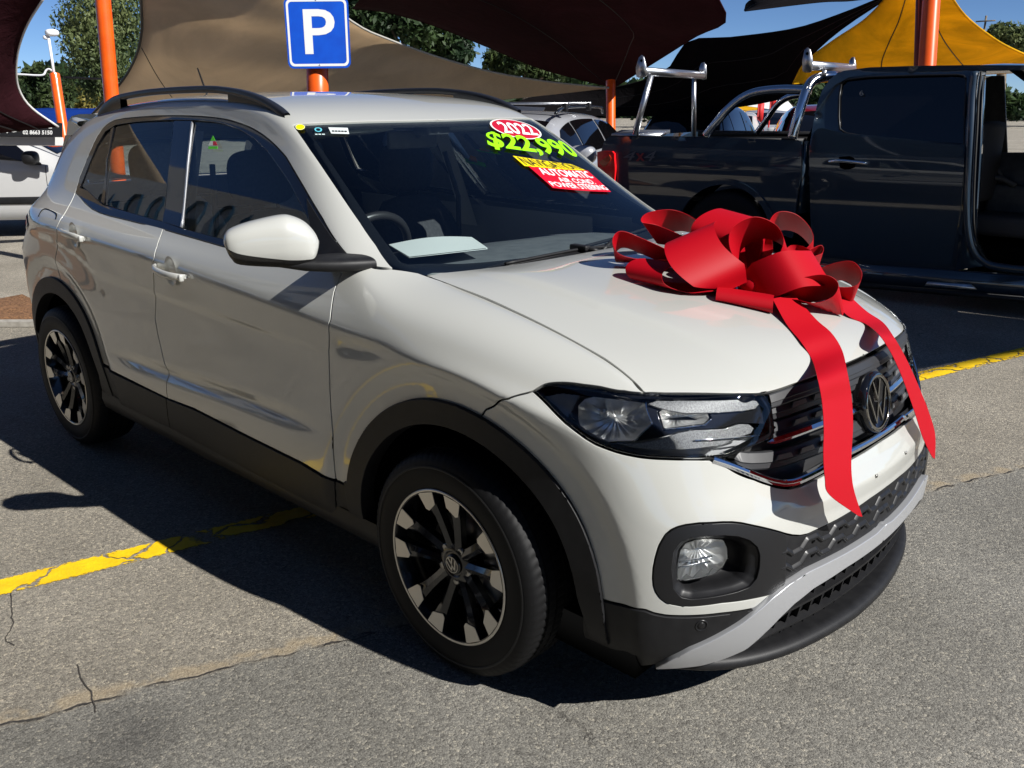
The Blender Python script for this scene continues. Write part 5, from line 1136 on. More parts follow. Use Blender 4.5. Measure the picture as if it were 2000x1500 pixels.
m = MB(); m.box((ou((1975, 440), .75)), (.55, .50, .16), bev=.05); m.box((ou((1940, 400), .75)+[-.12, 0, .32]), (.14, .5, .62), bev=.05); m.box((ou((1935, 330), .75)+[-.2, 0, .42]), (.10, .26, .18), bev=.04); m.build('seat', mat('ute_seat_grey', (.07, .07, .075), .8), ute)
m = MB(); m.box(ou((1972, 380), 1.0)+[.1, 0, -.05], (.5, .2, .25), bev=.04); m.tube([ou((1958, 352), .95), ou((1950, 330), .95)], .018, 8); m.tube(cat([ou((1925, 345), .9), ou((1960, 352), .9), ou((1985, 365), .9)], 4), .022, 8); m.build('console', INT, ute)
m = MB(); m.prism([ou((1890, 300), 1.0), ou((2080, 300), 1.0), ou((2080, 550), 1.0), ou((1890, 540), 1.0)], _un*.02); m.build('cabin_trim', INT, ute)
m = MB(); m.prism([ou((1880, 530), .05), ou((2080, 545), .05), ou((2080, 545), 1.7), ou((1880, 530), 1.7)], (0, 0, -.03)); m.build('cabin_floor', INT, ute)
MB().prism([ou((1880, 150), 1.62), ou((1962, 150), 1.62), ou((1968, 300), 1.62), ou((1880, 300), 1.62)], _un*.04).build('far_pillar', INT, ute)
# wheel
def simple_wheel(parent, c, yaxis, r=.39, w=.25, rimr=.24, mrim=None, name='wheel'):
    Y = np.array(yaxis, float); X = np.cross(Y, [0, 0, 1]); X /= np.linalg.norm(X); Z = np.array([0, 0, 1.])
    m = MB(); disc(m, [(-w/2, rimr), (-w/2, r*.86), (-w/2+.02, r*.96), (-w/2+.05, r), (w/2-.05, r), (w/2-.02, r*.96), (w/2, r*.86), (w/2-.005, rimr)], np.array(c), (X, Z, Y), 40); t = m.build(name, TYRE, parent)
    m = MB(); disc(m, [(w/2-.01, rimr), (w/2, rimr*.98), (w/2-.03, rimr*.92), (w/2-.10, rimr*.88), (w/2-.10, .001)], np.array(c), (X, Z, Y), 40)
    m.build('wheel_barrel', RIBP, t); m = MB()
    for k in range(6):
        a = k*math.pi/3; d = X*math.cos(a)+Z*math.sin(a); n = -X*math.sin(a)+Z*math.cos(a); p0 = np.array(c)+Y*(w/2-.035); m.prism([p0-n*.025+d*.03, p0+n*.025+d*.03, p0+n*.04+d*rimr*.95, p0-n*.04+d*rimr*.95], Y*.02)
    m.build('wheel_spokes', mrim or SILV, t, smooth=False); return t
for s_ in (ws_, ws_+3.22):
    for dd in (.13, UW-.13): simple_wheel(ute, s_*_ul+_un*(d0u+dd)+np.array([0, 0, .39]), -_un if dd < 1 else _un)
m = MB(); P = [(a, b_) for a, b_ in uarch(ws_, .40, .455, -10, 190)]; m.grid([[s_*_ul+_un*(d0u+d_)+np.array([0, 0, z_]) for d_ in (.02, .5)] for s_, z_ in P]); m.build('wheel_well', DARK, ute)
MB().prism([(s0-2.1)*_ul+_un*(d0u+.35)+[0, 0, .45], (s0+2.6)*_ul+_un*(d0u+.35)+[0, 0, .45], (s0+2.6)*_ul+_un*(d0u+UW-.35)+[0, 0, .45], (s0-2.1)*_ul+_un*(d0u+UW-.35)+[0, 0, .45]], (0, 0, -.14)).build('chassis', DARK, ute)
# front half beyond the frame, kept plain but closed: bonnet, guard, open door
sF = s0+1.55
m = MB(); G = []
for s_, z_, ww in ((sF, 1.18, .05), (sF+.3, 1.16, .04), (sF+.9, 1.10, .05), (sF+1.25, 1.0, .12), (sF+1.32, .7, .14), (sF+1.30, .45, .14)): G.append([s_*_ul+_un*(d0u+ww+(UW-2*ww)*t)+np.array([0, 0, z_-.05*abs(2*t-1)**4]) for t in np.linspace(0, 1, 10)])
m.grid(G)
for dd in (.04, UW-.06): m.prism([sF*_ul+_un*(d0u+dd)+[0, 0, 1.15], (sF+1.25)*_ul+_un*(d0u+dd)+[0, 0, 1.0], (sF+1.3)*_ul+_un*(d0u+dd)+[0, 0, .8], (sF-.0)*_ul+_un*(d0u+dd)+[0, 0, .8]], _un*.03)
m.build('front_body', NAVY, ute)
m = MB(); hd = sF*_ul+_un*d0u; od = (-_un*.92+_ul*.4); od /= np.linalg.norm(od); m.prism([hd+[0, 0, .45], hd+od*1.0+[0, 0, .45], hd+od*1.0+[0, 0, 1.2], hd+[0, 0, 1.2]], _ul*.06); m.build('open_front_door', NAVY, ute)
# ladder racks
def utube(m, pts, r, n=12): m.tube(cat([ou(q, d) for q, d in pts], 6), r, n)
m = MB(); aN, aF = ou((1254, 139), .02), ou((1373, 148), 1.35); m.tube([aN, aF], .036, 16); m.tube([ou((1273, 148), .12), ou((1241, 264), .04)], [.026, .028], 12); m.tube([ou((1357, 150), 1.25), ou((1356, 268), 1.35)], [.022, .024], 12); rk = m.build('ladder_rack', ALU, ute)
def plate(px, dep, sc_, par):
    P = [ou(q, dep) for q in px]; m = MB().prism(P, _un*.012); o = m.build('rack_end_plate', ALU, par); return o
p_ = plate([(1244, 150), (1243, 132), (1249, 113), (1254, 108), (1259, 112), (1263, 130), (1264, 148), (1258, 152), (1250, 153)], -.03, 1, rk); plate([(1366, 152), (1367, 134), (1371, 124), (1376, 122), (1380, 128), (1381, 142), (1380, 155), (1374, 157)], 1.38, 1, rk)
def hole_(px, dep, r, par): c = ou(px, dep-.002); m = MB(); disc(m, [(0, r), (0, .0005)], c, (_ul, np.array([0, 0, 1.]), -_un), 16); m.build('plate_hole', DARK, par)
hole_((1254, 119), -.03, .012, p_)
m = MB(); m.tube([ou((1582, 129), .02), ou((1666, 135), 1.3)], .036, 16); m.tube([ou((1610, 150), .2), ou((1612, 138), .2)], .02, 8); rk2 = m.build('ladder_rack', ALU, ute)
p2 = plate([(1569, 140), (1568, 120), (1573, 99), (1578, 94), (1584, 98), (1588, 116), (1588, 138), (1583, 143), (1574, 143)], -.03, 1, rk2); plate([(1658, 141), (1660, 120), (1665, 113), (1670, 113), (1673, 128), (1672, 141)], 1.32, 1, rk2); hole_((1578, 106), -.03, .012, p2)
m = MB(); utube(m, [((1379, 266), .03), ((1400, 240), .04), ((1424, 213), .06), ((1450, 193), .08), ((1480, 181), .09), ((1530, 176), .10), ((1585, 178), .10)], .036, 16)
utube(m, [((1548, 272), .0), ((1558, 235), .02), ((1567, 205), .05), ((1577, 176), .10), ((1592, 157), .18), ((1620, 150), .30), ((1640, 152), .5)], .040, 16); m.build('sports_bar', POL, ute); m = MB()
utube(m, [((1478, 262), 1.45), ((1498, 235), 1.45), ((1520, 205), 1.42), ((1545, 190), 1.4), ((1575, 186), 1.4)], .030, 12); m.build('sports_bar', POL, ute)
# decal and the chalk mark
def uletter(txt, quad, m, off, dep=0., **k):
    V, F, _ = text_mesh(txt, **k); Q = np.array([ou(q, dep)-_un*off for q in quad]); s_, t_ = V[:, :1], 1-V[:, 1:]
    P = (Q[0]*(1-s_)+Q[1]*s_)*(1-t_)+(Q[3]*(1-s_)+Q[2]*s_)*t_; return obj('decal', P, F, m, ute, smooth=False)
DG = mat('decal_grey', (.09, .10, .12), .4); DR = mat('decal_red', (.25, .02, .03), .4)
uletter('4', [(1220, 297), (1245, 296), (1245, 313), (1220, 314)], DG, .02, shear=.3); uletter('x', [(1245, 300), (1262, 299), (1262, 315), (1245, 315)], DR, .02, bold=.02); uletter('4', [(1262, 296), (1285, 295), (1283, 315), (1260, 315)], DG, .02, shear=.3)
uletter('LRI', [(1568, 124), (1586, 124), (1586, 135), (1568, 135)], BLKI, .036) if False else None
uletter('6', [(1671, 178), (1679, 178), (1679, 188), (1671, 188)], mat('chalk', (.35, .35, .35), .8), -.115)
tb = MB(); tb.prism([ou((1195, 262), .10), ou((1290, 262), .10), ou((1310, 254), .9), ou((1215, 254), .9)], (0, 0, -.03)); tb.build('tub_capping', ALU, ute)

MB().prism([(sF+.38)*_ul+_un*(d0u+.10)+[0, 0, 1.14], (sF+.38)*_ul+_un*(d0u+UW-.10)+[0, 0, 1.14], (s0+1.1)*_ul+_un*(d0u+UW-.18)+[0, 0, zr-.03], (s0+1.1)*_ul+_un*(d0u+.18)+[0, 0, zr-.03]], (.01, 0, .01)).build('windscreen', TINT, ute)
# ================================================================ ground
def asphalt():
    m = mat('asphalt', (.30, .275, .235), .85); nt, N, L, b = nodes(m); tc = N.new('ShaderNodeTexCoord'); V = tc.outputs['Object']
    fine = noise(nt, 230, 4, .75, vec=V); mid = noise(nt, 42, 3, .6, vec=V); big = noise(nt, 1.1, 4, .55, vec=V); vo = N.new('ShaderNodeTexVoronoi'); vo.inputs['Scale'].default_value = 135; L.new(V, vo.inputs['Vector']); vr = ramp(nt, vo.outputs['Color'], (.0, (.35, .33, .31)), (.35, (.82, .81, .79)), (.7, (1.15, 1.14, 1.11)), (1., (2.1, 2.0, 1.8)))
    base = ramp(nt, big.outputs[0], (.3, (.225, .206, .173)), (.7, (.335, .309, .265)))
    st = ramp(nt, fine.outputs[0], (.30, (.12, .11, .10)), (.44, (.68, .67, .65)), (.57, (1.15, 1.14, 1.11)), (.72, (2.2, 2.1, 1.95)))
    mx = N.new('ShaderNodeMix'); mx.data_type = 'RGBA'; mx.blend_type = 'MULTIPLY'; mx.inputs[0].default_value = .75; m0 = N.new('ShaderNodeMix'); m0.data_type = 'RGBA'; m0.blend_type = 'MULTIPLY'; m0.inputs[0].default_value = .8; L.new(base.outputs[0], m0.inputs[6]); L.new(vr.outputs[0], m0.inputs[7]); L.new(m0.outputs[2], mx.inputs[6]); L.new(st.outputs[0], mx.inputs[7])
    # darker, greyer newer seal to the right of the old seam
    sp = N.new('ShaderNodeSeparateXYZ'); L.new(V, sp.inputs[0]); wob = noise(nt, 5, 4, .6, vec=V)
    f = N.new('ShaderNodeMath'); f.operation = 'MULTIPLY_ADD'; L.new(wob.outputs[0], f.inputs[0]); f.inputs[1].default_value = .10; L.new(sp.outputs[0], f.inputs[2])
    g = N.new('ShaderNodeMath'); g.operation = 'MULTIPLY_ADD'; L.new(sp.outputs[1], g.inputs[0]); g.inputs[1].default_value = SEAM[0]; L.new(f.outputs[0], g.inputs[2])
    h = ramp(nt, g.outputs[0], (.0, (0, 0, 0)), (.1, (1, 1, 1))); mr = N.new('ShaderNodeMapRange'); mr.inputs[1].default_value = SEAM[1]-.012; mr.inputs[2].default_value = SEAM[1]+.012; L.new(g.outputs[0], mr.inputs[0])
    m2 = N.new('ShaderNodeMix'); m2.data_type = 'RGBA'; m2.blend_type = 'MULTIPLY'; m2.inputs[7].default_value = (.80, .84, .90, 1); L.new(mr.outputs[0], m2.inputs[0]); L.new(mx.outputs[2], m2.inputs[6])
    # cracks and sandy rim along the seam, wandering cracks elsewhere
    def band(src, centre, half):
        a = N.new('ShaderNodeMath'); a.operation = 'SUBTRACT'; L.new(src, a.inputs[0]); a.inputs[1].default_value = centre
        c = N.new('ShaderNodeMath'); c.operation = 'ABSOLUTE'; L.new(a.outputs[0], c.inputs[0]); q = N.new('ShaderNodeMapRange'); q.inputs[1].default_value = half; q.inputs[2].default_value = half*.3; L.new(c.outputs[0], q.inputs[0]); return q.outputs[0]
    br = noise(nt, 9, 3, .6, vec=V); gate = ramp(nt, br.outputs[0], (.44, (0, 0, 0)), (.56, (1, 1, 1)))
    sm = N.new('ShaderNodeMath'); sm.operation = 'MULTIPLY'; L.new(band(g.outputs[0], SEAM[1]-.03, .05), sm.inputs[0]); L.new(gate.outputs[0], sm.inputs[1])
    m3 = N.new('ShaderNodeMix'); m3.data_type = 'RGBA'; m3.inputs[7].default_value = (.40, .31, .19, 1); s5 = N.new('ShaderNodeMath'); s5.operation = 'MULTIPLY'; s5.inputs[1].default_value = .55; L.new(sm.outputs[0], s5.inputs[0]); L.new(s5.outputs[0], m3.inputs[0]); L.new(m2.outputs[2], m3.inputs[6])
    wd = noise(nt, 2.2, 5, .65, vec=V); vm = N.new('ShaderNodeVectorMath'); vm.operation = 'MULTIPLY_ADD'; L.new(wd.outputs[1], vm.inputs[0]); vm.inputs[1].default_value = (.55, .55, 0); L.new(V, vm.inputs[2])
    v2 = N.new('ShaderNodeTexVoronoi'); v2.feature = 'DISTANCE_TO_EDGE'; v2.inputs['Scale'].default_value = .75; L.new(vm.outputs[0], v2.inputs['Vector'])
    cr = N.new('ShaderNodeMapRange'); cr.inputs[1].default_value = .0045; cr.inputs[2].default_value = .0012; L.new(v2.outputs['Distance'], cr.inputs[0]); cg = N.new('ShaderNodeMath'); cg.operation = 'MULTIPLY'; L.new(cr.outputs[0], cg.inputs[0]); gate2 = ramp(nt, noise(nt, 3.1, 2, vec=V).outputs[0], (.60, (0, 0, 0)), (.68, (.6, .6, .6))); L.new(gate2.outputs[0], cg.inputs[1])
    ce = N.new('ShaderNodeMath'); ce.operation = 'MAXIMUM'; L.new(cg.outputs[0], ce.inputs[0]); nb = N.new('ShaderNodeMath'); nb.operation = 'MULTIPLY'; L.new(band(g.outputs[0], SEAM[1]+.0, .007), nb.inputs[0]); L.new(gate.outputs[0], nb.inputs[1]); L.new(nb.outputs[0], ce.inputs[1])
    m4 = N.new('ShaderNodeMix'); m4.data_type = 'RGBA'; m4.inputs[7].default_value = (.035, .03, .026, 1); L.new(ce.outputs[0], m4.inputs[0]); L.new(m3.outputs[2], m4.inputs[6])
    # oil stain
    dn = noise(nt, 3.5, 4, vec=V, dist=.6); cs = N.new('ShaderNodeVectorMath'); cs.operation = 'DISTANCE'; cs.inputs[1].default_value = (*onZ((255, 1440))[:2], 0); L.new(V, cs.inputs[0])
    ms = N.new('ShaderNodeMath'); ms.operation = 'MULTIPLY_ADD'; L.new(dn.outputs[0], ms.inputs[0]); ms.inputs[1].default_value = .35; L.new(cs.outputs['Value'], ms.inputs[2]); mo = N.new('ShaderNodeMapRange'); mo.inputs[1].default_value = .36; mo.inputs[2].default_value = .16; mo.inputs[3].default_value = 0; mo.inputs[4].default_value = .7; L.new(ms.outputs[0], mo.inputs[0])
    m5 = N.new('ShaderNodeMix'); m5.data_type = 'RGBA'; m5.blend_type = 'MULTIPLY'; m5.inputs[7].default_value = (.42, .42, .44, 1); L.new(mo.outputs[0], m5.inputs[0]); L.new(m4.outputs[2], m5.inputs[6]); L.new(m5.outputs[2], b.inputs['Base Color'])
    hm = N.new('ShaderNodeMath'); hm.operation = 'MULTIPLY_ADD'; L.new(vo.outputs['Distance'], hm.inputs[0]); hm.inputs[1].default_value = -.5; L.new(fine.outputs[0], hm.inputs[2])
    hc = N.new('ShaderNodeMath'); hc.operation = 'SUBTRACT'; L.new(hm.outputs[0], hc.inputs[0]); L.new(ce.outputs[0], hc.inputs[1]); bump(nt, hc.outputs[0], b, 1.0, .007); return m
_a, _b = onZ((100, 1390)), onZ((640, 1255)); SEAM = (-(_b[0]-_a[0])/(_b[1]-_a[1]), 0); SEAM = (SEAM[0], _a[0]+SEAM[0]*_a[1]+.05)
def tagk(o, k='structure'): o['kind'] = k; return o
ASPH = asphalt()
def gz(x): t = np.clip((-5.75-x)/2.6, 0, 1); return -.38*t*t*(3-2*t)
X_ = np.concatenate([[-400, -60, -20, -10], np.linspace(-8.6, -5.6, 16), [-3, 0, 3, 8, 20, 60, 400.]]); Y_ = np.array([-400, -60, -20, -8, -3, 0, 3, 8, 20, 60, 400.])
gm = MB(); gm.grid([[(x, y, gz(x)) for y in Y_] for x in X_]); tagk(gm.build('ground', ASPH))
# bark mulch bed behind the car
mul = mottled('bark', (.10, .045, .018), (.30, .15, .065), 55, .95, .8, .02, 90)
c0, c1 = onZ((-60, 632)), onZ((120, 632)); d_ = (c1-c0)/np.linalg.norm(c1-c0); nn_ = np.array([-1, .0, 0]); P0 = c0-d_*6
G = [[P0*(1-t)+(c0+d_*.9)*t+nn_*k for t in np.linspace(0, 1, 30)] for k in np.linspace(0, 4.6, 34)]; G = np.array(G); G[..., 2] = gz(G[..., 0])+.03+rng.normal(0, .012, G.shape[:2]); tagk(MB().grid(G).build('mulch_bed', mul))
m = MB(); m.prism([P0+[.12, 0, .004], c0+d_*.9+[.12, 0, .004], c0+d_*.9+[0, 0, .004], P0+[0, 0, .004]], (0, 0, .035)); tagk(m.build('kerb', mottled('kerb_concrete', (.25, .23, .20), (.34, .32, .28), 30, .9), smooth=False))
# worn yellow bay lines
def yellow():
    m = mat('yellow_paint', (.75, .52, .01), .6); nt, N, L, b = nodes(m); o = N['Material Output']; tr = N.new('ShaderNodeBsdfTransparent'); mx = N.new('ShaderNodeMixShader')
    n1 = noise(nt, 70, 4, .7); n2 = noise(nt, 6, 4, .7); a = N.new('ShaderNodeMath'); a.operation = 'MULTIPLY_ADD'; L.new(n1.outputs[0], a.inputs[0]); a.inputs[1].default_value = .75; L.new(n2.outputs[0], a.inputs[2])
    r = ramp(nt, a.outputs[0], (.0, (0, 0, 0)), (.58, (0, 0, 0)), (.66, (1, 1, 1))); 
    tc = N.new('ShaderNodeTexCoord'); wd = noise(nt, 5, 4, .6); vm = N.new('ShaderNodeVectorMath'); vm.operation = 'MULTIPLY_ADD'; L.new(wd.outputs[1], vm.inputs[0]); vm.inputs[1].default_value = (.25, .25, 0); L.new(tc.outputs['Object'], vm.inputs[2]); v = N.new('ShaderNodeTexVoronoi'); v.feature = 'DISTANCE_TO_EDGE'; v.inputs['Scale'].default_value = 3.6; L.new(vm.outputs[0], v.inputs['Vector'])
    cr = N.new('ShaderNodeMapRange'); cr.inputs[1].default_value = .012; cr.inputs[2].default_value = .030; L.new(v.outputs['Distance'], cr.inputs[0]); mm = N.new('ShaderNodeMath'); mm.operation = 'MULTIPLY'; L.new(r.outputs[0], mm.inputs[0]); L.new(cr.outputs[0], mm.inputs[1])
    # ragged sides: the across coordinate is stored in the UV of the strip
    uvn = N.new('ShaderNodeUVMap'); sp = N.new('ShaderNodeSeparateXYZ'); L.new(uvn.outputs[0], sp.inputs[0]); e = N.new('ShaderNodeMath'); e.operation = 'MULTIPLY_ADD'; L.new(n1.outputs[0], e.inputs[0]); e.inputs[1].default_value = .35; L.new(sp.outputs[1], e.inputs[2])
    er = N.new('ShaderNodeMapRange'); er.inputs[1].default_value = .20; er.inputs[2].default_value = .26; L.new(e.outputs[0], er.inputs[0]); e2 = N.new('ShaderNodeMath'); e2.operation = 'SUBTRACT'; e2.inputs[0].default_value = 1.35; L.new(e.outputs[0], e2.inputs[1]); er2 = N.new('ShaderNodeMapRange'); er2.inputs[1].default_value = .20; er2.inputs[2].default_value = .26; L.new(e2.outputs[0], er2.inputs[0])
    m3 = N.new('ShaderNodeMath'); m3.operation = 'MULTIPLY'; L.new(er.outputs[0], m3.inputs[0]); L.new(er2.outputs[0], m3.inputs[1]); m4 = N.new('ShaderNodeMath'); m4.operation = 'MULTIPLY'; L.new(mm.outputs[0], m4.inputs[0]); L.new(m3.outputs[0], m4.inputs[1])
    col = ramp(nt, n2.outputs[0], (.35, (.72, .44, .004)), (.65, (.90, .60, .006))); L.new(col.outputs[0], b.inputs['Base Color']); bump(nt, n1.outputs[0], b, .6, .005)
    L.new(m4.outputs[0], mx.inputs[0]); L.new(tr.outputs[0], mx.inputs[1]); L.new(b.outputs[0], mx.inputs[2]); L.new(mx.outputs[0], o.inputs[0]); return m
YP = yellow()
def line(a, b, wd, nm='bay_line'):
    a = np.array(a[:2]); b = np.array(b[:2]); d = (b-a)/np.linalg.norm(b-a); n = np.array([-d[1], d[0]])*wd/2
    o = obj(nm, [(*(a-n), .004), (*(b-n), .004), (*(b+n), .004), (*(a+n), .004)], [(0, 1, 2, 3)], YP, smooth=False); uv = o.data.uv_layers.new(name='UVMap')
    for i, c in enumerate([(0, 0), (1, 0), (1, 1), (0, 1)]): uv.data[i].uv = c
    return tagk(o)
la, lb = (onZ((0, 1130))+onZ((0, 1163)))/2, (onZ((600, 988))+onZ((600, 1012)))/2; dl = (lb-la)/np.linalg.norm(lb-la)
line(la-dl*3, lb+dl*1.6, .125); lc, ld = onZ((1808, 735)), (onZ((1995, 684))+onZ((1995, 697)))/2; dl2 = (ld-lc)/np.linalg.norm(ld-lc); line(lc-dl2*1.2, ld+dl2*3, .125)
le_, lf_ = onZ((1700, 546)), onZ((2000, 583)); line(le_-(lf_-le_)*2, lf_+(lf_-le_)*2, .10)
CRK = mat('crack_dark', (.05, .043, .036), .95)
for k, pts in enumerate(([(25, 1150), (30, 1190), (36, 1215), (26, 1240), (42, 1250)], [(148, 1298), (160, 1325), (178, 1350), (186, 1372), (192, 1392)], [(650, 1254), (690, 1247), (730, 1232)], [(640, 1330), (700, 1360)][:0])):
    if not pts: continue
    Lc_ = rsmp(cat([onZ(q) for q in pts], 8), step=.008); Lc_[:, :2] += np.cumsum(rng.normal(0, .0022, (len(Lc_), 2)), 0)*.6; wdt = np.clip(.0011+np.abs(np.cumsum(rng.normal(0, .0004, len(Lc_)))), .0006, .0017); T_ = np.gradient(Lc_, axis=0); T_ /= np.linalg.norm(T_, axis=1, keepdims=True); S_ = np.stack([-T_[:, 1], T_[:, 0], 0*T_[:, 0]], 1)*wdt[:, None]
    o = MB().grid(np.stack([Lc_-S_, Lc_+S_], 1)+[0, 0, .003]).build('road_crack', CRK, smooth=False); tagk(o)
# ================================================================ shade sails
def cloth(name, col, trans=.5, sc_=40, dark=None, var=.25):
    m = bpy.data.materials.new(name); m.use_nodes = True; nt = m.node_tree; N = nt.nodes; L = nt.links; b = N['Principled BSDF']; b.inputs['Roughness'].default_value = .9; b.inputs['Specular IOR Level'].default_value = .1
    tr = N.new('ShaderNodeBsdfTranslucent'); mx = N.new('ShaderNodeMixShader'); mx.inputs[0].default_value = trans
    n = noise(nt, .9, 6, .65, dist=1.5); r = ramp(nt, n.outputs[0], (.35, tuple(c*(1-var) for c in col)), (.65, tuple(min(1, c*(1+var*.6)) for c in col))); L.new(r.outputs[0], b.inputs['Base Color']); L.new(r.outputs[0], tr.inputs[0])
    w_ = noise(nt, 3.5, 5, .6, dist=2.5); bump(nt, w_.outputs[0], b, .35, .05)
    L.new(b.outputs[0], mx.inputs[1]); L.new(tr.outputs[0], mx.inputs[2]); L.new(mx.outputs[0], N['Material Output'].inputs[0]); MATS[name] = m; return m
TAN = cloth('tan_cloth', (.74, .62, .47), .6, var=.10); MAROON = cloth('maroon_cloth', (.040, .010, .014), .3); BLACKC = cloth('black_cloth', (.006, .005, .006), .15); GOLD = cloth('gold_cloth', (.88, .53, .02), .5); BLUEC = cloth('blue_cloth', (.01, .05, .30), .4)
HEM = {}
def sail(top, bot, m, label, cat_='shade sail', n=28, sag=.0, hem=None):
    """ruled, slightly sagging cloth between two hem curves given as (px, depth) lists"""
    T = rsmp(cat([atd(q, d) for q, d in top], 8), n=n); B = rsmp(cat([atd(q, d) for q, d in bot], 8), n=n); g = np.linspace(0, 1, n)
    G = np.array([[T[i]*(1-t)+B[i]*t+np.array([0, 0, -sag*4*t*(1-t)]) for t in g] for i in range(n)]); c = G.mean((0, 1)); c[2] = G[..., 2].min()
    mb = MB().grid(G-c); H = G-np.array([0, 0, .004]); o = mb.build('shade_sail', m, smooth=True); o.location = c; tag(o, label, cat_)
    sm = o.modifiers.new('s', 'SOLIDIFY'); sm.thickness = .006
    rp = MB().tube(T-c, .012, 5).tube(B-c, .012, 5).build('hem_rope', hem or m, o); 
    for k in (.33, .66):
        j = int(k*n); MB().tube(G[:, j]-c+[0, 0, -.006], .008, 4).build('seam', RIBP, o)
    return o
sail([((90, -10), 8), ((58, 40), 8.2), ((40, 85), 8.4), ((33, 130), 8.6), ((38, 172), 8.8), ((62, 208), 9.), ((115, 246), 9.3)], [((-900, -700), 5), ((-700, -350), 5.5), ((-500, -100), 6), ((-400, 60), 6.5), ((-300, 160), 7), ((-150, 225), 8), ((0, 258), 9)], MAROON, 'dark maroon shade sail with a curved edge at the left of the lot', hem=WHITE)
sail([((268, -200), 9), ((274, -40), 9.6), ((279, 20), 10), ((279, 60), 10.3), ((270, 100), 10.6), ((250, 140), 11), ((222, 175), 11.3), ((180, 222), 11.8)], [((1188, 170), 15), ((1150, 178), 15), ((1080, 186), 14.8), ((980, 196), 14.5), ((850, 214), 14), ((700, 240), 13.5), ((500, 270), 13), ((250, 290), 12.5)], TAN, 'placeholder') if False else None
# the tan sail: left hem and the long upper right hem meet overhead
Lh = [((268, -320), 8.5), ((274, -60), 9.4), ((278, 20), 10), ((278, 60), 10.3), ((270, 100), 10.6), ((250, 142), 11), ((222, 178), 11.3), ((175, 228), 11.8)]
Rh = [((560, -60), 10), ((690, 42), 10.8), ((760, 76), 11.6), ((860, 112), 12.6), ((960, 140), 13.4), ((1060, 158), 14.2), ((1130, 166), 14.7), ((1190, 172), 15.2)]
T = rsmp(cat([atd(q, d) for q, d in Lh], 8), n=34); B_ = rsmp(cat([atd(q, d) for q, d in Rh], 8), n=34)
low = [((200, 262), 11.8), ((400, 262), 12.4), ((650, 246), 13.2), ((850, 222), 14), ((1000, 200), 14.6), ((1100, 186), 15), ((1190, 173), 15.2)]; LW = rsmp(cat([atd(q, d) for q, d in low], 8), n=34)
g = np.linspace(0, 1, 34); G = np.zeros((34, 34, 3)); c00, c01, c10, c11 = T[0], B_[0], T[-1], B_[-1]; UP = rsmp([T[0], B_[0]], n=34)
for i, s_ in enumerate(g):
    for j, t in enumerate(g):                           # Coons patch: left hem, right hem, top, bottom hem
        G[i, j] = (1-t)*T[i]+t*B_[i]+(1-s_)*UP[j]+s_*LW[j]-((1-s_)*(1-t)*c00+(1-s_)*t*c01+s_*(1-t)*LW[0]+s_*t*c11)
c = G.mean((0, 1)); ts = MB().grid(G-c).build('shade_sail', TAN); ts.location = c; tag(ts, 'large tan shade sail stretched behind the parking sign', 'shade sail'); sm = ts.modifiers.new('s', 'SOLIDIFY'); sm.thickness = .006
MB().tube(T-c, .016, 6).build('hem_rope', RIBP, ts); MB().tube(B_-c, .014, 6).build('hem_rope', mat('grey_rope', (.35, .34, .31), .8), ts)
for a_, b2_ in (((278, 95), (345, 200)),): 
    P = [atd((278, 92), 10.5), atd((310, 150), 10.9), atd((345, 200), 11.3)]; MB().tube(cat(P, 5)-c, .006, 4).build('seam', RIBP, ts)
SL = [
 ([((690, 16), 15), ((760, 24), 15.2), ((850, 50), 15.4), ((950, 90), 15.7), ((1060, 135), 16), ((1192, 170), 16.3)], [((900, -260), 10), ((1050, -200), 10.4), ((1300, -100), 11), ((1420, 30), 12), ((1350, 78), 13.4), ((1200, 172), 16.2)], MAROON, 'dark maroon shade sail tapering down to the small orange post'),
 ([((980, 212), 17), ((1040, 190), 17), ((1100, 180), 17), ((1200, 172), 16.8), ((1300, 140), 16.4), ((1345, 82), 15.8), ((1430, 74), 15.4), ((1550, 58), 14.6), ((1640, 30), 14), ((1735, -8), 13.4)], [((985, 226), 17), ((1100, 226), 17), ((1200, 226), 17), ((1300, 226), 17), ((1400, 215), 16.6), ((1500, 200), 16), ((1560, 180), 15.6), ((1580, 120), 15), ((1640, 62), 14.2), ((1738, -4), 13.4)], BLACKC, 'black shade sail hanging low behind the pickup tub'),
 ([((1740, -10), 11), ((1690, 40), 11.3), ((1630, 80), 11.6), ((1575, 122), 11.9), ((1550, 165), 12.2)], [((1850, -20), 10), ((1885, 30), 10.4), ((1930, 68), 10.8), ((1980, 98), 11.2), ((2080, 140), 12)], GOLD, 'golden yellow shade sail above the pickup cab'),
 ([((50, 212), 20), ((100, 210), 20), ((160, 211), 20), ((230, 210), 20)], [((60, 222), 17), ((95, 238), 17), ((140, 262), 17), ((230, 262), 17)], BLUEC, 'bright blue shade sail low between the orange poles'),
 ([((1455, 21), 26), ((1470, 0), 25), ((1560, -30), 25), ((1735, -60), 25)], [((1456, 23), 24), ((1600, 6), 24), ((1665, 3), 24), ((1740, -8), 24)], BLACKC, 'black shade sail beyond the strip of open sky'),
 ([((1290, 214), 30), ((1340, 206), 30), ((1400, 205), 30)], [((1298, 217), 29), ((1345, 216), 29), ((1402, 217), 29)], GOLD, 'small yellow shade far off between the rack posts'),
 ([((1375, 204), 30), ((1430, 196), 30), ((1480, 190), 30)], [((1385, 208), 29), ((1440, 216), 29), ((1490, 214), 29)], GOLD, 'small yellow shade far off under the sports bar')]
for t_, b_, m_, l_ in SL: sail(t_, b_, m_, l_)
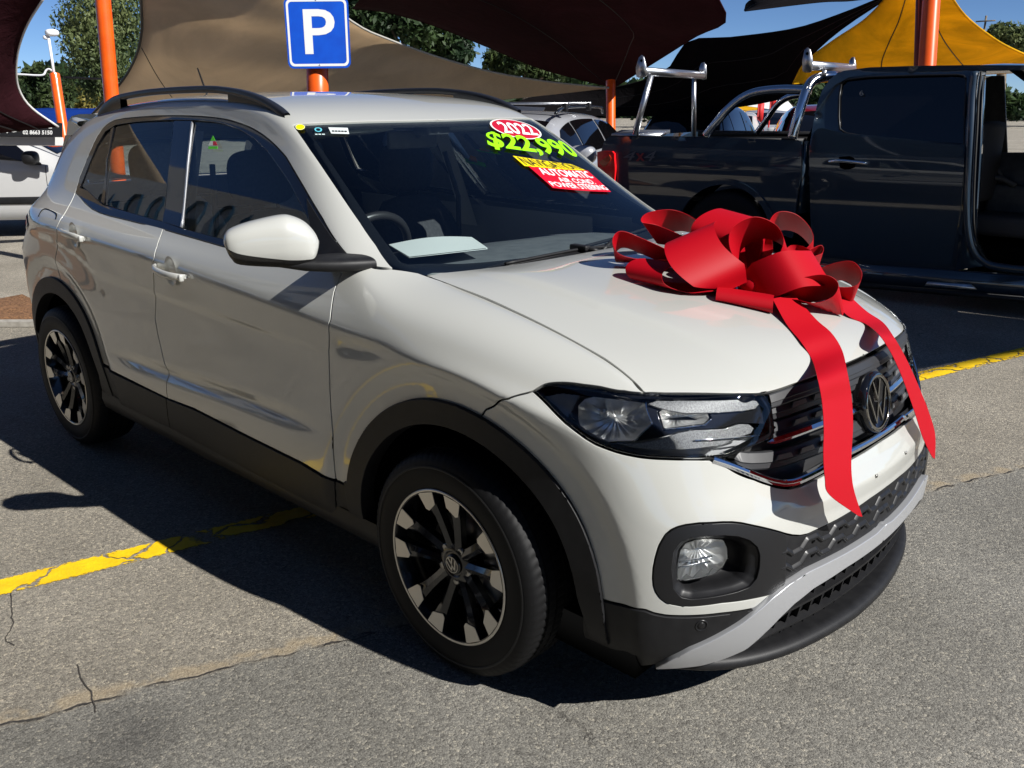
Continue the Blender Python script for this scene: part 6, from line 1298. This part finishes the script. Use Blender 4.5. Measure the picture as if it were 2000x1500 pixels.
# unseen sail added and shaped to shade the ground beside the pickup
h_ = 7.2; k_ = np.array([1.25*h_, .22*h_, h_])
Pq = [np.array(q+(0,)) for q in ((-.68, 1.15), (.50, 5.0), (-6.5, 3.8), (-6.5, 1.15))]; Pq = [q+k_ for q in Pq]
G = np.array([[(Pq[0]*(1-a)+Pq[1]*a)*(1-b_)+(Pq[3]*(1-a)+Pq[2]*a)*b_+np.array([0, 0, .5*(a-.5)*(b_-.5)]) for b_ in g] for a in g]); c = G.mean((0, 1)); o = MB().grid(G-c).build('shade_sail', BLACKC); o.location = c; tag(o, 'unseen black sail added to shade the ground beside the pickup', 'shade sail'); sm = o.modifiers.new('s', 'SOLIDIFY'); sm.thickness = .008
# ================================================================ poles, sign
ORA = mottled('orange_enamel', (.72, .085, .003), (.80, .11, .005), 6, .35, coat=.3); ORD = mat('plate_and_shade_orange', (.25, .03, .006), .45)
def pole(px_t, px_b, depth_t, depth_b, r, label, cat_='pole', top=True, zb=0.):
    T_, B2 = atd(px_t, depth_t), atd(px_b, depth_b); d = (T_-B2); base = B2-d*(B2[2]-zb)/d[2]; base = B2-d*(B2[2]-gz(base[0]))/d[2]; m = MB().tube([base-base, (T_-base)*.5, T_-base], r, 24); bp_ = MB().box((0, 0, .012), (r*3.4, r*3.4, .024))
    root = tag(empty('shade_post', base), label, cat_); m.build('post_tube', ORA, root, angle=40); bp_.build('base_plate', ORD, root, smooth=False); return root
pole((198, -60), (219, 190), 9.4, 9.7, .078, 'tall orange steel post at the left edge of the tan sail', 'shade post')
p2r = pole((108, 143), (126, 262), 14, 14, .075, 'orange steel post carrying a white floodlight', 'shade post')
pc = np.array(p2r.location)
fl = tag(empty('flood_light', atd((108, 143), 14)), 'white twin floodlight on a thin mast above the orange post', 'floodlight'); f0 = np.array(fl.location); WHP = mat('white_enamel', (.75, .76, .78), .35)
MB().tube([atd((107, 143), 14)-f0, atd((95, 62), 14)-f0], .022, 8).build('mast', WHP, fl)
hd_ = atd((103, 62), 14)-f0; V = sellip(hd_, (.08, .10, .055), .8, .8, 20, 12); MB().grid(V, closeu=True).build('lamp_head', WHP, fl); MB().grid(sellip(atd((92, 71), 14)-f0, (.04, .05, .035), .8, .8, 16, 10), closeu=True).build('lamp_head', WHP, fl)
cb = MB().tube(cat([atd(q, 14)-f0 for q in ((-60, 143), (33, 143), (70, 145), (86, 144), (91, 136), (97, 133), (104, 137), (108, 141))], 5), .016, 6).build('conduit', WHP, fl)
wr = cat([atd(q, 12) for q in ((126, 149), (170, 151), (215, 153), (250, 153))], 5); o = MB().tube(wr-wr[0], .014, 5).build('wire_stay', RIBP); o.location = wr[0]; tag(o, 'thin black wire stay running behind the tall orange post', 'cable')
sgp = tag(empty('sign_post', (-4.56, 2.05, 0)), 'thick orange bollard post under the blue parking sign', 'post'); d7 = 7.05
st_, sb_ = atd((620, 60), d7), atd((622, 190), d7); bx = np.array([sb_[0], sb_[1], 0]); sgp.location = bx
MB().tube([(0, 0, 0), (0, 0, sb_[2]), (st_[0]-bx[0], st_[1]-bx[1], st_[2])], .084, 28).build('post_tube', ORA, sgp)
C4s = [atd(q, d7-.12) for q in ((555, -6), (681, -7), (687, 132), (565, 133))]; sc0 = sum(C4s)/4; sn = np.cross(C4s[1]-C4s[0], C4s[3]-C4s[0]); sn /= -np.linalg.norm(sn); sn = sn if sn@(np.array(CAMP)-sc0) > 0 else -sn
sg = tag(empty('parking_sign', sc0), 'blue parking sign with a white letter P and white border', 'sign')
def onS(st): st = np.atleast_2d(st); s_, t_ = st[:, :1], st[:, 1:]; return (C4s[0]*(1-s_)+C4s[1]*s_)*(1-t_)+(C4s[3]*(1-s_)+C4s[2]*s_)*t_-sc0
def rrect(a, r, n=8):
    P = []
    for cx, cy, a0 in ((1-a-r, a+r, -90), (1-a-r, 1-a-r, 0), (a+r, 1-a-r, 90), (a+r, a+r, 180)): P += [(cx+r*math.cos(math.radians(a0+90*k/n)), cy+r*math.sin(math.radians(a0+90*k/n))) for k in range(n+1)]
    return P
BLU = mottled('sign_blue', (.0, .055, .42), (.0, .07, .48), 8, .45)
MB().prism(onS(rrect(0, .09)), -sn*.004).build('sign_plate', BLU, sg, smooth=False)
G = np.array([onS(rrect(.028, .075))+sn*.0015, onS(rrect(.062, .055))+sn*.0015]); MB().grid(G, closev=True).build('sign_border', WHITE, sg, smooth=False)
V, F, _ = text_mesh('P', .012); obj('sign_letter', onS(np.stack([.285+V[:, 0]*.49, .80-.63*V[:, 1]], 1))+sn*.0015, F, WHITE, sg, smooth=False)
for st in ((.5, .045), (.5, .955)): MB().prism([onS((st[0]+.012*math.cos(a), st[1]+.010*math.sin(a)))[0] for a in np.linspace(0, 6.28, 9)[:-1]], sn*.004).build('sign_bolt', GREYM, sg)
# orange post behind the pickup cab, its shaded left side painted as a darker tube
pr = pole((1826, -80), (1812, 128), 9.4, 9.4, .088, 'orange steel post rising behind the pickup cab roof', 'shade post')
bpt = np.array(pr.location); a_, b_ = atd((1803, -80), 9.5)-bpt, atd((1796, 128), 9.5)-bpt; MB().tube([b_-(a_-b_)*(b_[2]/(a_-b_)[2]), b_, a_], .05, 16).build('shaded_side_tube', ORD, pr)
pole((1194, 158), (1194, 202), 15.4, 15.4, .08, 'short orange steel post where the tan sail is tied', 'shade post')
tie = [atd(q, 15.2) for q in ((1172, 171), (1180, 173), (1190, 171))]; o = MB().tube(np.array(tie)-tie[0], .02, 6).box(tie[1]-tie[0], (.07, .03, .03)).build('turnbuckle', GREYM); o.location = tie[0]; tag(o, 'steel turnbuckle tying the tan sail to the short orange post', 'turnbuckle')
# ================================================================ trees
LEAFM = {}
def leafmat(name, c1, c2):
    if name in LEAFM: return LEAFM[name]
    m = bpy.data.materials.new(name); m.use_nodes = True; nt = m.node_tree; N = nt.nodes; L = nt.links; b = N['Principled BSDF']; b.inputs['Roughness'].default_value = .55; b.inputs['Specular IOR Level'].default_value = .3
    tr = N.new('ShaderNodeBsdfTranslucent'); mx = N.new('ShaderNodeMixShader'); mx.inputs[0].default_value = .35; n = noise(nt, .6, 3); r = ramp(nt, n.outputs[0], (.38, c1), (.62, c2)); L.new(r.outputs[0], b.inputs['Base Color']); L.new(r.outputs[0], tr.inputs[0])
    L.new(b.outputs[0], mx.inputs[1]); L.new(tr.outputs[0], mx.inputs[2]); L.new(mx.outputs[0], N['Material Output'].inputs[0]); LEAFM[name] = m; return m
BARK = mottled('bark_trunk', (.10, .08, .06), (.20, .17, .13), 5, .9, .6, .03, 20)
def tree(px_list, depth, label, leaf, lsize=.13, nleaf=5200, seed=1, droop=0., trunk_px=None, gap=.0, dth=1.0):
    """crown filled from a list of (px, radius_px) clumps seen in the photograph; real depth by each clump"""
    r = np.random.default_rng(seed); cl = []
    for (x, y), rp in px_list: cl.append((atd((x, y), depth+r.uniform(-1, 1)*rp/1766*depth*dth), rp/1766*depth))
    cen_ = np.mean([c[0] for c in cl], 0); base = np.array([cen_[0], cen_[1], 0.]) if trunk_px is None else np.array([*atd(trunk_px, depth)[:2], 0.]); base[2] = gz(base[0]); root = tag(empty('tree', base), label, 'tree'); m = MB(); top = cen_[2]
    m.tube(cat([(0, 0, 0), (.1, .05, (cen_[2]-base[2])*.4), tuple((cen_-base)*.8*[1, 1, 1])], 6), np.linspace(.22, .09, 13)*depth/25, 10)
    for c, rr in cl:
        s_ = (cen_-base)*r.uniform(.4, .85); m.tube(cat([s_, (s_+c-base)/2+r.normal(0, .15, 3), c-base], 4), np.linspace(.07, .02, 9)*depth/25, 6)
    m.build('trunk', BARK, root); tot = sum(q[1]**2 for q in cl); Vs, Fs = [], []; k = 0
    for c, rr in cl:
        nl = int(nleaf*rr*rr/tot); sub = r.normal(0, 1, (max(5, int(nl/26)), 3)); sub /= np.linalg.norm(sub, axis=1, keepdims=True); sub *= (r.uniform(.25, 1, (len(sub), 1))**.5)*rr
        idx = r.integers(0, len(sub), nl); P = sub[idx]+r.normal(0, rr*.13+.05, (nl, 3))*[1, 1, 1+droop]+[0, 0, -droop*.2]; P = P*[1, 1, .9]+c-base
        A = r.normal(0, 1, (nl, 3)); A[:, 2] -= droop*1.2; A /= np.linalg.norm(A, axis=1, keepdims=True); Bv = np.cross(A, r.normal(0, 1, (nl, 3))); Bv /= np.linalg.norm(Bv, axis=1, keepdims=True); sz = lsize*r.uniform(.6, 1.3, (nl, 1))
        V4 = np.stack([P-A*sz, P-Bv*sz*.42, P+A*sz, P+Bv*sz*.42], 1).reshape(-1, 3); Vs.append(V4); Fs += [(k+4*i, k+4*i+1, k+4*i+2, k+4*i+3) for i in range(nl)]; k += 4*nl
    obj('crown', np.concatenate(Vs), Fs, leaf, root, smooth=False); return root
GUM = leafmat('gum_leaf', (.05, .085, .035), (.17, .20, .075)); GRN_ = leafmat('green_leaf', (.016, .035, .014), (.05, .085, .028)); YEL_ = leafmat('yellow_leaf', (.16, .16, .04), (.32, .26, .06))
tree([((180, 20), 55), ((225, 30), 50), ((255, 60), 35), ((150, 75), 30), ((195, 85), 55), ((240, 100), 40), ((165, 120), 35), ((225, 145), 40), ((255, 165), 28), ((190, 150), 25), ((140, 30), 25), ((240, -20), 50), ((180, 165), 18)], 26, 'tall gum tree with hanging foliage behind the tall orange post', GUM, .065, 17000, 3, .9, trunk_px=(195, 190))
tree([((70, 150), 22), ((95, 165), 28), ((65, 185), 24), ((110, 190), 26), ((85, 140), 16), ((135, 180), 16)], 34, 'rounded dark green tree behind the floodlight post', leafmat('mid_leaf', (.028, .05, .018), (.08, .11, .035)), .12, 5200, 5)
tree([((160, 185), 13), ((152, 198), 12), ((168, 200), 10)], 42, 'small yellow green tree left of the tall orange post', YEL_, .13, 1500, 6)
tree([((184, 186), 10), ((190, 198), 10)], 44, 'slim yellow green tree just beside the tall orange post', YEL_, .13, 1100, 7)
tree([((720, 40), 45), ((770, 25), 50), ((820, 45), 50), ((860, 70), 42), ((895, 95), 30), ((740, -10), 50), ((690, 20), 40), ((905, 112), 18)], 38, 'broad dark green tree above the tan sail hem', GRN_, .16, 15000, 8)
tree([((975, 120), 26), ((1010, 118), 30), ((1045, 130), 26), ((990, 142), 22), ((1070, 142), 20), ((1090, 148), 12)], 40, 'dark green tree crown in the notch between the tan and maroon sails', leafmat('mid_leaf', (0, 0, 0), (0, 0, 0)), .15, 6500, 9)
tree([((1965, 72), 26), ((1990, 80), 24), ((1945, 66), 14)], 60, 'distant olive green tree at the far right corner', GUM, .2, 3000, 10)
tree([((1310, 222), 12), ((1350, 224), 14), ((1400, 222), 14), ((1440, 226), 12)], 60, 'low distant green tree line piece seen between the rack posts', GUM, .25, 1600, 11)
tree([((x, 205+5*math.sin(x*.05)), 24) for x in range(-60, 240, 30)], 52, 'long dark hedge of trees far behind the white SUV', GRN_, .28, 5000, 21)
tree([((x, 205+6*math.sin(x*.07)), 26) for x in range(1240, 2120, 34)], 62, 'long dark hedge of trees far behind the pickup', GRN_, .30, 12000, 22)
# ================================================================ neighbouring cars, each with parts
WHC = mat('white_car_paint', (.46, .46, .455), .3, coat=1); SIC = mat('silver_car_paint', (.42, .43, .46), .3, .3, coat=1); RDC = mat('maroon_car_paint', (.16, .008, .012), .3, coat=1); BKC = mat('black_car_paint', (.008, .009, .011), .25, coat=1)
def car(label, paint, loc, rz, Lc=4.5, Wc=1.85, Hc=1.68, hood=.95, rack=False, mirrorc=None, group=None, detail=True):
    """SUV: B-spline shell with set-in glass, wheels, lamps, mirrors, handles. front towards local +x"""
    root = tag(empty('parked_car', loc, rz), label, 'car', group); hw = Wc/2; f = Lc/2
    S = []
    for x, zt, ww, zr, wr in ((-f, .75, .80, .80, .70), (-f+.05, .98, .90, 1.08, .78), (-f+.18, 1.05, .97, Hc*.86, .66), (-f+.55, 1.05, 1.0, Hc*.965, .68), (-.5, 1.02, 1.0, Hc, .68), (.15, 1.0, 1.0, Hc*.985, .66), (.60, .99, 1.0, Hc*.86, .66), (1.05, .98, .99, hood+.12, .72), (1.35, .96, .98, hood+.05, .75), (f-.35, .88, .95, hood-.04, .72), (f-.10, .72, .86, .80, .66), (f, .60, .70, .62, .60)):
        S.append([(x, hw*ww*.92, .24), (x, hw*ww, .34), (x, hw*ww*1.01, .60), (x, hw*ww*.99, zt-.08), (x, hw*ww*.96, zt), (x, hw*(ww*.96+(wr-ww*.96)*.5), zt+(zr-zt)*.55), (x, hw*wr, zr-.02), (x, hw*wr*.8, zr+.01), (x, hw*wr*.4, zr+.025), (x, 0, zr+.03)])
    A = np.array(S); near = A.copy(); near[..., 1] *= -1; net = np.concatenate([near, A[:, :-1][:, ::-1]], 1)
    U_s = np.linspace(0, len(A)-1, 90); V_s = np.linspace(0, net.shape[1]-1, 90); G = bspl(net, U_s); G = np.swapaxes(bspl(np.swapaxes(G, 0, 1), V_s), 0, 1)
    xw = (f-.82, -f+.80); keep = np.ones((89, 89), bool)
    for i in range(89):
        for j in range(89):
            p = G[i, j]
            if abs(p[1]) > hw*.6 and min(math.hypot(p[0]-x, p[2]-.36) for x in xw) < .40: keep[i, j] = False
    m = MB(); m.V = [tuple(p) for p in G.reshape(-1, 3)]; m.F = [(i*90+j, (i+1)*90+j, (i+1)*90+j+1, i*90+j+1) for i in range(89) for j in range(89) if keep[i, j]]; m.M = [0]*len(m.F)
    m.grid([[tuple(p) for p in G[0]], [tuple(G[0].mean(0)+(p-G[0].mean(0))*.02) for p in G[0]]]); m.grid([[tuple(p) for p in G[-1]], [tuple(G[-1].mean(0)+(p-G[-1].mean(0))*.02) for p in G[-1]]]); m.build('body', paint, root)
    def surf(u, v): q = bspl(net, np.array([u])); q = bspl(np.swapaxes(q, 0, 1), np.array([v]))[0, 0]; return q
    def glass(nm, us, vs, off=.012, mm=TINT):
        G2 = np.array([[surf(u, v) for v in vs(u)] for u in us]); c_ = np.array([0, 0, .9]); n_ = np.cross(np.gradient(G2, axis=0), np.gradient(G2, axis=1)); n_ /= np.linalg.norm(n_, axis=2, keepdims=True); sg = np.sign((n_*(G2-c_)).sum(2).mean()); return MB().grid(G2+n_*sg*off).build(nm, mm, root)
    for sd in (0, 1):
        vv = lambda a, b: (lambda u: (np.linspace(a, b, 6) if sd == 0 else 18-np.linspace(a, b, 6)))
        glass('side_window', np.linspace(2.2, 3.6, 8), vv(4.25, 5.8)); glass('side_window', np.linspace(3.68, 4.75, 8), vv(4.25, 5.85)); glass('side_window', np.linspace(4.83, 6.2, 8), (lambda u: (lambda q: q if sd == 0 else 18-q)(np.linspace(4.25, np.interp(u, [4.8, 5.4, 6.2], [5.85, 5.8, 4.75]), 6))))
    glass('windscreen', np.linspace(5.35, 6.9, 8), lambda u: np.linspace(6.7, 11.3, 12)); glass('rear_window', np.linspace(1.15, 2.2, 6), lambda u: np.linspace(6.4, 11.6, 10))
    for x in xw:
        for s_ in (-1, 1):
            simple_wheel(root, (x, s_*(hw-.13), .36), (0, s_*1., 0), r=.36, w=.22)
            a_ = np.linspace(-.1, math.pi+.1, 24); MB().grid([[(x+.385*math.cos(t), s_*(hw+.004), .36+.385*math.sin(t)), (x+.43*math.cos(t), s_*(hw+.012), .36+.43*math.sin(t)), (x+.44*math.cos(t), s_*(hw-.02), .36+.44*math.sin(t))] for t in a_]).build('arch_trim', PLASTIC, root)
            MB().grid([[(x+.40*math.cos(t), s_*(hw-y), .36+.40*math.sin(t)) for y in (.02, .4)] for t in a_]).build('wheel_well', DARK, root)
    for s_ in (-1, 1):
        MB().grid(sellip((.78, s_*(hw+.10), 1.11), (.10, .14, .095), .7, .7, 24, 14), closeu=True).build('door_mirror', mirrorc or paint, root)
        MB().prism([(.70, s_*(hw-.05), 1.0), (.86, s_*(hw-.05), 1.0), (.82, s_*(hw+.05), 1.06), (.74, s_*(hw+.05), 1.06)], (0, 0, .03)).build('mirror_foot', PLASTIC, root)
        for xh in (-.75, .18): MB().grid(sellip((xh, s_*(hw*.995+.012), .90), (.10, .018, .014), .8, .8, 16, 10), closeu=True).build('door_handle', CHROME if mirrorc else paint, root)
        MB().grid(sellip((f-.24, s_*hw*.66, .76), (.20, .20, .07), .8, .8, 20, 12), closeu=True).build('headlamp', CHROME, root)
        MB().grid(sellip((-f+.12, s_*hw*.74, .93), (.12, .16, .08), .7, .7, 20, 12), closeu=True).build('tail_lamp', TLR, root)
        MB().box((0, s_*(hw*1.0), .52), (Lc*.52, .05, .10), bev=.02).build('side_moulding', PLASTIC, root)
        for xg in (-1.1, -.32, .92): MB().tube([surf(np.interp(xg, A[:, 0, 0], range(len(A))), v if s_ < 0 else 18-v)*[1, 1.0005, 1] for v in np.linspace(.8, 4.1, 14)], .004, 4).build('door_gap', DARK, root)
        if rack: MB().tube(cat([(-1.6, s_*hw*.66, Hc-.02), (-1.4, s_*hw*.66, Hc+.05), (0, s_*hw*.66, Hc+.06), (.35, s_*hw*.65, Hc+.0)], 5), .018, 6).build('roof_rail', BKC, root)
    if rack:
        for xr in (-.9, .05): MB().tube([(xr, -hw*.70, Hc+.10), (xr, hw*.70, Hc+.10)], .018, 8, flat=(1.4, .7)).build('roof_bar', ALU, root)
        for xr in (-.9, .05):
            for s_ in (-1, 1): MB().box((xr, s_*hw*.67, Hc+.06), (.07, .05, .09), bev=.01).build('bar_foot', PLASTIC, root)
    MB().box((f-.02, 0, .52), (.10, Wc*.5, .22), bev=.03).build('grille', PLASTIC, root)
    return root

HX = lambda px, d, z=None: atd(px, d)
w1 = HX((125, 400), 12.9); dirx = np.array([.62, .78])       # heading of the white car: to the right in the picture
c_ = w1[:2]-dirx*1.1+np.array([-.78, .62])*.95
car('white SUV with black door mirrors parked beyond the bark bed', WHC, (c_[0], c_[1], gz(c_[0])+.02), math.atan2(dirx[1], dirx[0]), Lc=4.7, Hc=1.60, mirrorc=PLASTIC)
car('silver wagon with roof bars parked behind the pickup tailgate', SIC, (-5.55, 5.30, -.12), math.radians(-66.6), Lc=4.5, Hc=1.50, rack=True)
q = HX((1290, 250), 15.5); car('black wagon with a red windscreen card behind the silver wagon', BKC, (q[0]-.4, q[1]+1.6, gz(q[0])), math.radians(-72), Lc=4.6, Hc=1.72)
q = HX((1545, 235), 13.5); car('maroon car seen through the sports bar of the pickup', RDC, (q[0]+.2, q[1]+1.0, -.2), math.radians(-60), Lc=4.3, Hc=1.62)
q = HX((1430, 240), 24); car('white car far off between the rack and the sports bar', WHC, (q[0], q[1], gz(q[0])), math.radians(-60), Lc=4.4, Hc=1.55)
q = HX((1500, 236), 28); car('small silver car far behind the sports bar', SIC, (q[0], q[1], gz(q[0])), math.radians(-50), Lc=4.4, Hc=1.55)
q = HX((1370, 240), 30); car('small black car far off beyond the second rack post', BKC, (q[0], q[1], gz(q[0])), math.radians(-70), Lc=4.4, Hc=1.6)
# banners
def board(name, C4, dep, m, label, cat_, texts=(), th=.03, ico=()):
    P = [atd(q, d) for q, d in zip(C4, dep)]; c = sum(P)/4; n = np.cross(P[1]-P[0], P[3]-P[0]); n /= np.linalg.norm(n); n = n if n@(np.array(CAMP)-c) > 0 else -n
    root = tag(empty(name, c), label, cat_); MB().prism([p-c for p in P], -n*th).build('board', m, root, smooth=False)
    f = lambda st: (P[0]*(1-st[:, :1])+P[1]*st[:, :1])*(1-st[:, 1:])+(P[3]*(1-st[:, :1])+P[2]*st[:, :1])*st[:, 1:]-c+n*.004
    for s_, a0, a1, b0, b1, mm, k in texts:
        V, F, _ = text_mesh(s_, k); obj('lettering', f(np.stack([a0+(a1-a0)*V[:, 0], b1+(b0-b1)*V[:, 1]], 1)), F, mm, root, smooth=False)
    for poly, mm in ico: Q = f(np.array(poly)); MB().prism(Q, n*.002).build('emblem', mm, root, smooth=False)
    return root, f
blob = [(.18, .12), (.37, .12), (.375, .4), (.34, .62), (.28, .72), (.235, .68), (.215, .80), (.20, .66), (.165, .68), (.18, .52), (.165, .38)]
board('banner', [(-60, 236), (121, 238), (121, 265), (-60, 263)], [12.2, 12.2, 12.2, 12.2], mat('banner_black', (.005, .005, .006), .6), 'black banner with a white phone number above the white SUV', 'banner',
      [('02 8663 5150', .585, .905, .56, .86, WHITE, .03)], ico=[([(a*1.12+.175, b_) for a, b_ in blob], WHITE), ([(.865, .13), (.90, .13), (.90, .42), (.865, .42)], WHITE)])
board('board', [(-60, 264), (123, 266), (123, 282), (-60, 280)], [12.4]*4, WHITE, 'plain white board strip directly below the black banner', 'board')
board('banner', [(984, 206), (1066, 210), (1052, 236), (984, 236)], [13.6]*4, WHITE, 'white banner with black lettering behind the silver wagon roof', 'banner', [('IT ONE', .42, .98, .38, .80, mat('ink_black', (.01, .01, .01), .6), .04)])
# white tent roof far off, small coloured flags
board('tent', [(1440, 205), (1475, 190), (1535, 192), (1560, 222)], [27, 27, 27, 27], WHITE, 'white marquee roof far off behind the sports bar', 'tent')
for px, h in (((1428, 238), 30), ((1505, 215), 22), ((1480, 240), 24)):
    q = atd(px, 24); o = MB().prism([(0, 0, 0), (.10, .10, 0), (.11, .11, h*.02), (0.01, .01, h*.022)], (.01, -.01, 0)).tube([(0, 0, -q[2]+gz(q[0])), (0, 0, h*.024)], .02, 6).build('feather_flag', mat('flag_red', (.5, .01, .01), .6)); o.location = q; tag(o, {1428: 'red feather flag left of the white marquee', 1505: 'red feather flag in front of the white marquee', 1480: 'red feather flag low between the far parked cars'}[px[0]], 'flag')
# power pole at the far right
q = atd((1924, 60), 45); o = MB().tube([(0, 0, gz(q[0])-q[2]), (0, 0, .65)], .05, 6).box((0, 0, .4), (.9, .08, .06)).build('power_pole', BARK); o.location = q; tag(o, 'thin power pole against the sky at the far right', 'pole')
# ================================================================ what stands on the near side of the lot and shows in the paint and glass, plus added shading sails
TANR = [(-31, -7.5, 12.8), (-27.7, -7.3, 10.7), (-19.4, -7.3, 7.5), (-31, -7.3, 7.4)]
bb = tag(empty('billboard', (-18, -7, 0)), 'long white billboard on tall posts on the near side of the lot', 'billboard'); MB().prism([(-10, 0, 8.0), (9, 0, 7.0), (9, 0, 4.2), (-10, 0, 4.6)], (0, -.15, 0)).build('board', mat('board_white', (.50, .50, .49), .6), bb, smooth=False)
for x in (-9.5, -3, 3.5, 8.5): MB().tube([(x, -.3, 0), (x, -.3, 7)], .12, 10).build('post_tube', GREYM, bb)
BBM = mat('board_blue', (.01, .05, .10), .5)
for k, x in enumerate(np.arange(-9, 8.5, 1.15)):
    for r_ in (0, 1):
        z = 7.15-r_*1.05-(x+9)*.035; m = MB()
        if (k+r_) % 3 == 0: m.tube([(x-.35, .03, z), (x-.2, .03, z+.22), (x+.15, .03, z+.22), (x+.35, .03, z), (x+.35, .03, z-.15), (x-.35, .03, z-.15)], .035, 4, closed=True)
        elif (k+r_) % 3 == 1: m.tube([(x+.26*math.cos(a), .03, z+.26*math.sin(a)) for a in np.linspace(0, 6.28, 14)[:-1]], .035, 4, closed=True)
        else: m.prism([(x-.4, .02, z), (x-.15, .02, z+.18), (x-.15, .02, z+.06), (x+.35, .02, z+.06), (x+.35, .02, z-.06), (x-.15, .02, z-.06), (x-.15, .02, z-.18)], (0, .02, 0))
        m.build('board_mark', BBM, bb, smooth=False)
bl_ = tag(empty('sales_building', (-9, -15, 0)), 'low white sales building facing the cars from the near side', 'building'); WALL = mottled('render_wall', (.42, .40, .36), (.50, .48, .43), 2, .8)
MB().box((0, -1.5, 1.9), (34, 3, 3.8)).build('wall', WALL, bl_, smooth=False); MB().box((0, .12, 5.0), (34, .2, 2.6)).build('fascia', mat('fascia_white', (.74, .74, .72), .5), bl_, smooth=False)
FB = mat('fascia_blue', (.02, .08, .20), .5)
for i in range(10):
    x = -14+i*3; MB().box((x, .02, 1.7), (2.0, .08, 2.0)).build('shop_window', TINT, bl_, smooth=False)
    m = MB(); 
    if i % 2: m.tube([(x-.5, .25, 5.2), (x-.3, .25, 5.5), (x+.2, .25, 5.5), (x+.5, .25, 5.2), (x+.7, .25, 5.1), (x+.7, .25, 4.9), (x-.6, .25, 4.9), (x-.6, .25, 5.1)], .05, 4, closed=True)
    else: m.prism([(x-.7, .23, 5.0), (x-.3, .23, 5.35), (x-.3, .23, 5.12), (x+.5, .23, 5.12), (x+.5, .23, 4.88), (x-.3, .23, 4.88), (x-.3, .23, 4.65)], (0, .02, 0))
    m.build('fascia_mark', FB, bl_, smooth=False)
def wsail(P, m_, label):
    P = [np.array(p, float) for p in P]; gg = np.linspace(0, 1, 20); G = np.array([[(P[0]*(1-a)+P[1]*a)*(1-b2)+(P[3]*(1-a)+P[2]*a)*b2-np.array([0, 0, 1.6*a*(1-a)*b2*(1-b2)*4*.4]) for b2 in gg] for a in gg]); c = G.mean((0, 1)); o = MB().grid(G-c).build('shade_sail', m_); o.location = c; tag(o, label, 'shade sail'); sm = o.modifiers.new('s', 'SOLIDIFY'); sm.thickness = .008
wsail(TANR, TAN, 'tan shade sail on the near side of the lot above the sales building')
for k, (x0, y0) in enumerate(((-11, -4.4), (-3.2, -2.5), (3.6, -2.5))): wsail([(x0, y0, 3.4), (x0+(7.7, 6.7, 7)[k], y0, 3.4), (x0+(7.7, 6.7, 7)[k], -13, 3.4), (x0, -13, 3.4)], (BLACKC, MAROON, BLACKC)[k], ('unseen black sail added to shade the ground at the tail end of the near row', 'unseen dark maroon sail added to shade the ground at the middle of the near row', 'unseen black sail added to shade the ground by the entrance')[k])  # sails added out of view to cut ground bounce and sky fill
o = MB().tube([(0, 0, 0), (-.1, 0, 4.4)], .09, 16).build('shade_post', ORA); o.location = (-4.2, -6.5, 0); tag(o, 'orange steel post on the near side of the lot', 'shade post')
for x, l_, p_ in ((-1.5, 'white SUV parked on the near side of the lot', WHC), (-4.6, 'black SUV parked on the near side of the lot', BKC), (2.2, 'silver car parked on the near side of the lot', SIC), (-8, 'maroon car parked on the near side of the lot', RDC)):
    car(l_, p_, (x, -11.0, 0), math.radians(82), Hc=1.6)
r = np.random.default_rng(4)
def wtree(x, y, h, s_, label):
    root = tag(empty('tree', (x, y, 0)), label, 'tree'); MB().tube(cat([(0, 0, 0), (.2, .1, h*.5), (0, 0, h*.85)], 5), .22, 8).build('trunk', BARK, root); n = 2500; P = r.normal(0, 1, (n, 3)); P /= np.linalg.norm(P, axis=1, keepdims=True); P *= r.uniform(.4, 1, (n, 1))**.4; P = P*[s_, s_, h*.36]+[0, 0, h*.66]+r.normal(0, .3, (n, 3))
    A = r.normal(0, .3, (n, 3)); B2 = r.normal(0, .3, (n, 3)); obj('crown', np.stack([P-A, P-B2, P+A, P+B2], 1).reshape(-1, 3), [(4*i, 4*i+1, 4*i+2, 4*i+3) for i in range(n)], GRN_, root, smooth=False)
for i, (x, y, h, s_) in enumerate(((6, -24, 8, 4), (14, -20, 9, 5), (-2, -28, 9, 5), (22, -12, 8, 4.5), (26, 2, 9, 5), (20, 14, 8, 5))): wtree(x, y, h, s_, ('broad dark tree beyond the near side of the lot', 'spreading dark tree by the lot entrance', 'tall dark tree behind the sales building', 'rounded dark tree past the lot entrance', 'large dark tree across the road', 'wide dark tree down the road')[i])
# far line of trees round the lot, one mass
r = np.random.default_rng(12); n = 26000; th_ = r.uniform(math.radians(60), math.radians(300), n); rad = 95+r.normal(0, 2.5, n); hh = 3.1+1.0*np.sin(th_*23)+.6*np.sin(th_*61+1); P = np.stack([rad*np.cos(th_), rad*np.sin(th_), -.4+hh*r.uniform(0, 1, n)**.7+r.normal(0, .15, n)], 1)
A = r.normal(0, .42, (n, 3)); B2 = r.normal(0, .42, (n, 3)); o = obj('treeline', np.stack([P-A, P-B2, P+A, P+B2], 1).reshape(-1, 3), [(4*i, 4*i+1, 4*i+2, 4*i+3) for i in range(n)], GRN_, smooth=False); tag(o, 'low dark line of far trees round the lot', 'trees', kind='stuff')

GR = {'shade sail': 'shade sails stretched over the car lot', 'shade post': 'orange posts holding the shade sails', 'tree': 'trees around the car lot', 'car': 'cars parked around the lot', 'flag': 'red feather flags', 'banner': 'banners behind the cars'}
for o in list(sc.collection.objects):
    if o.parent is None and o.get('category') in GR and o.name != 'compact_suv': o['group'] = GR[o['category']]
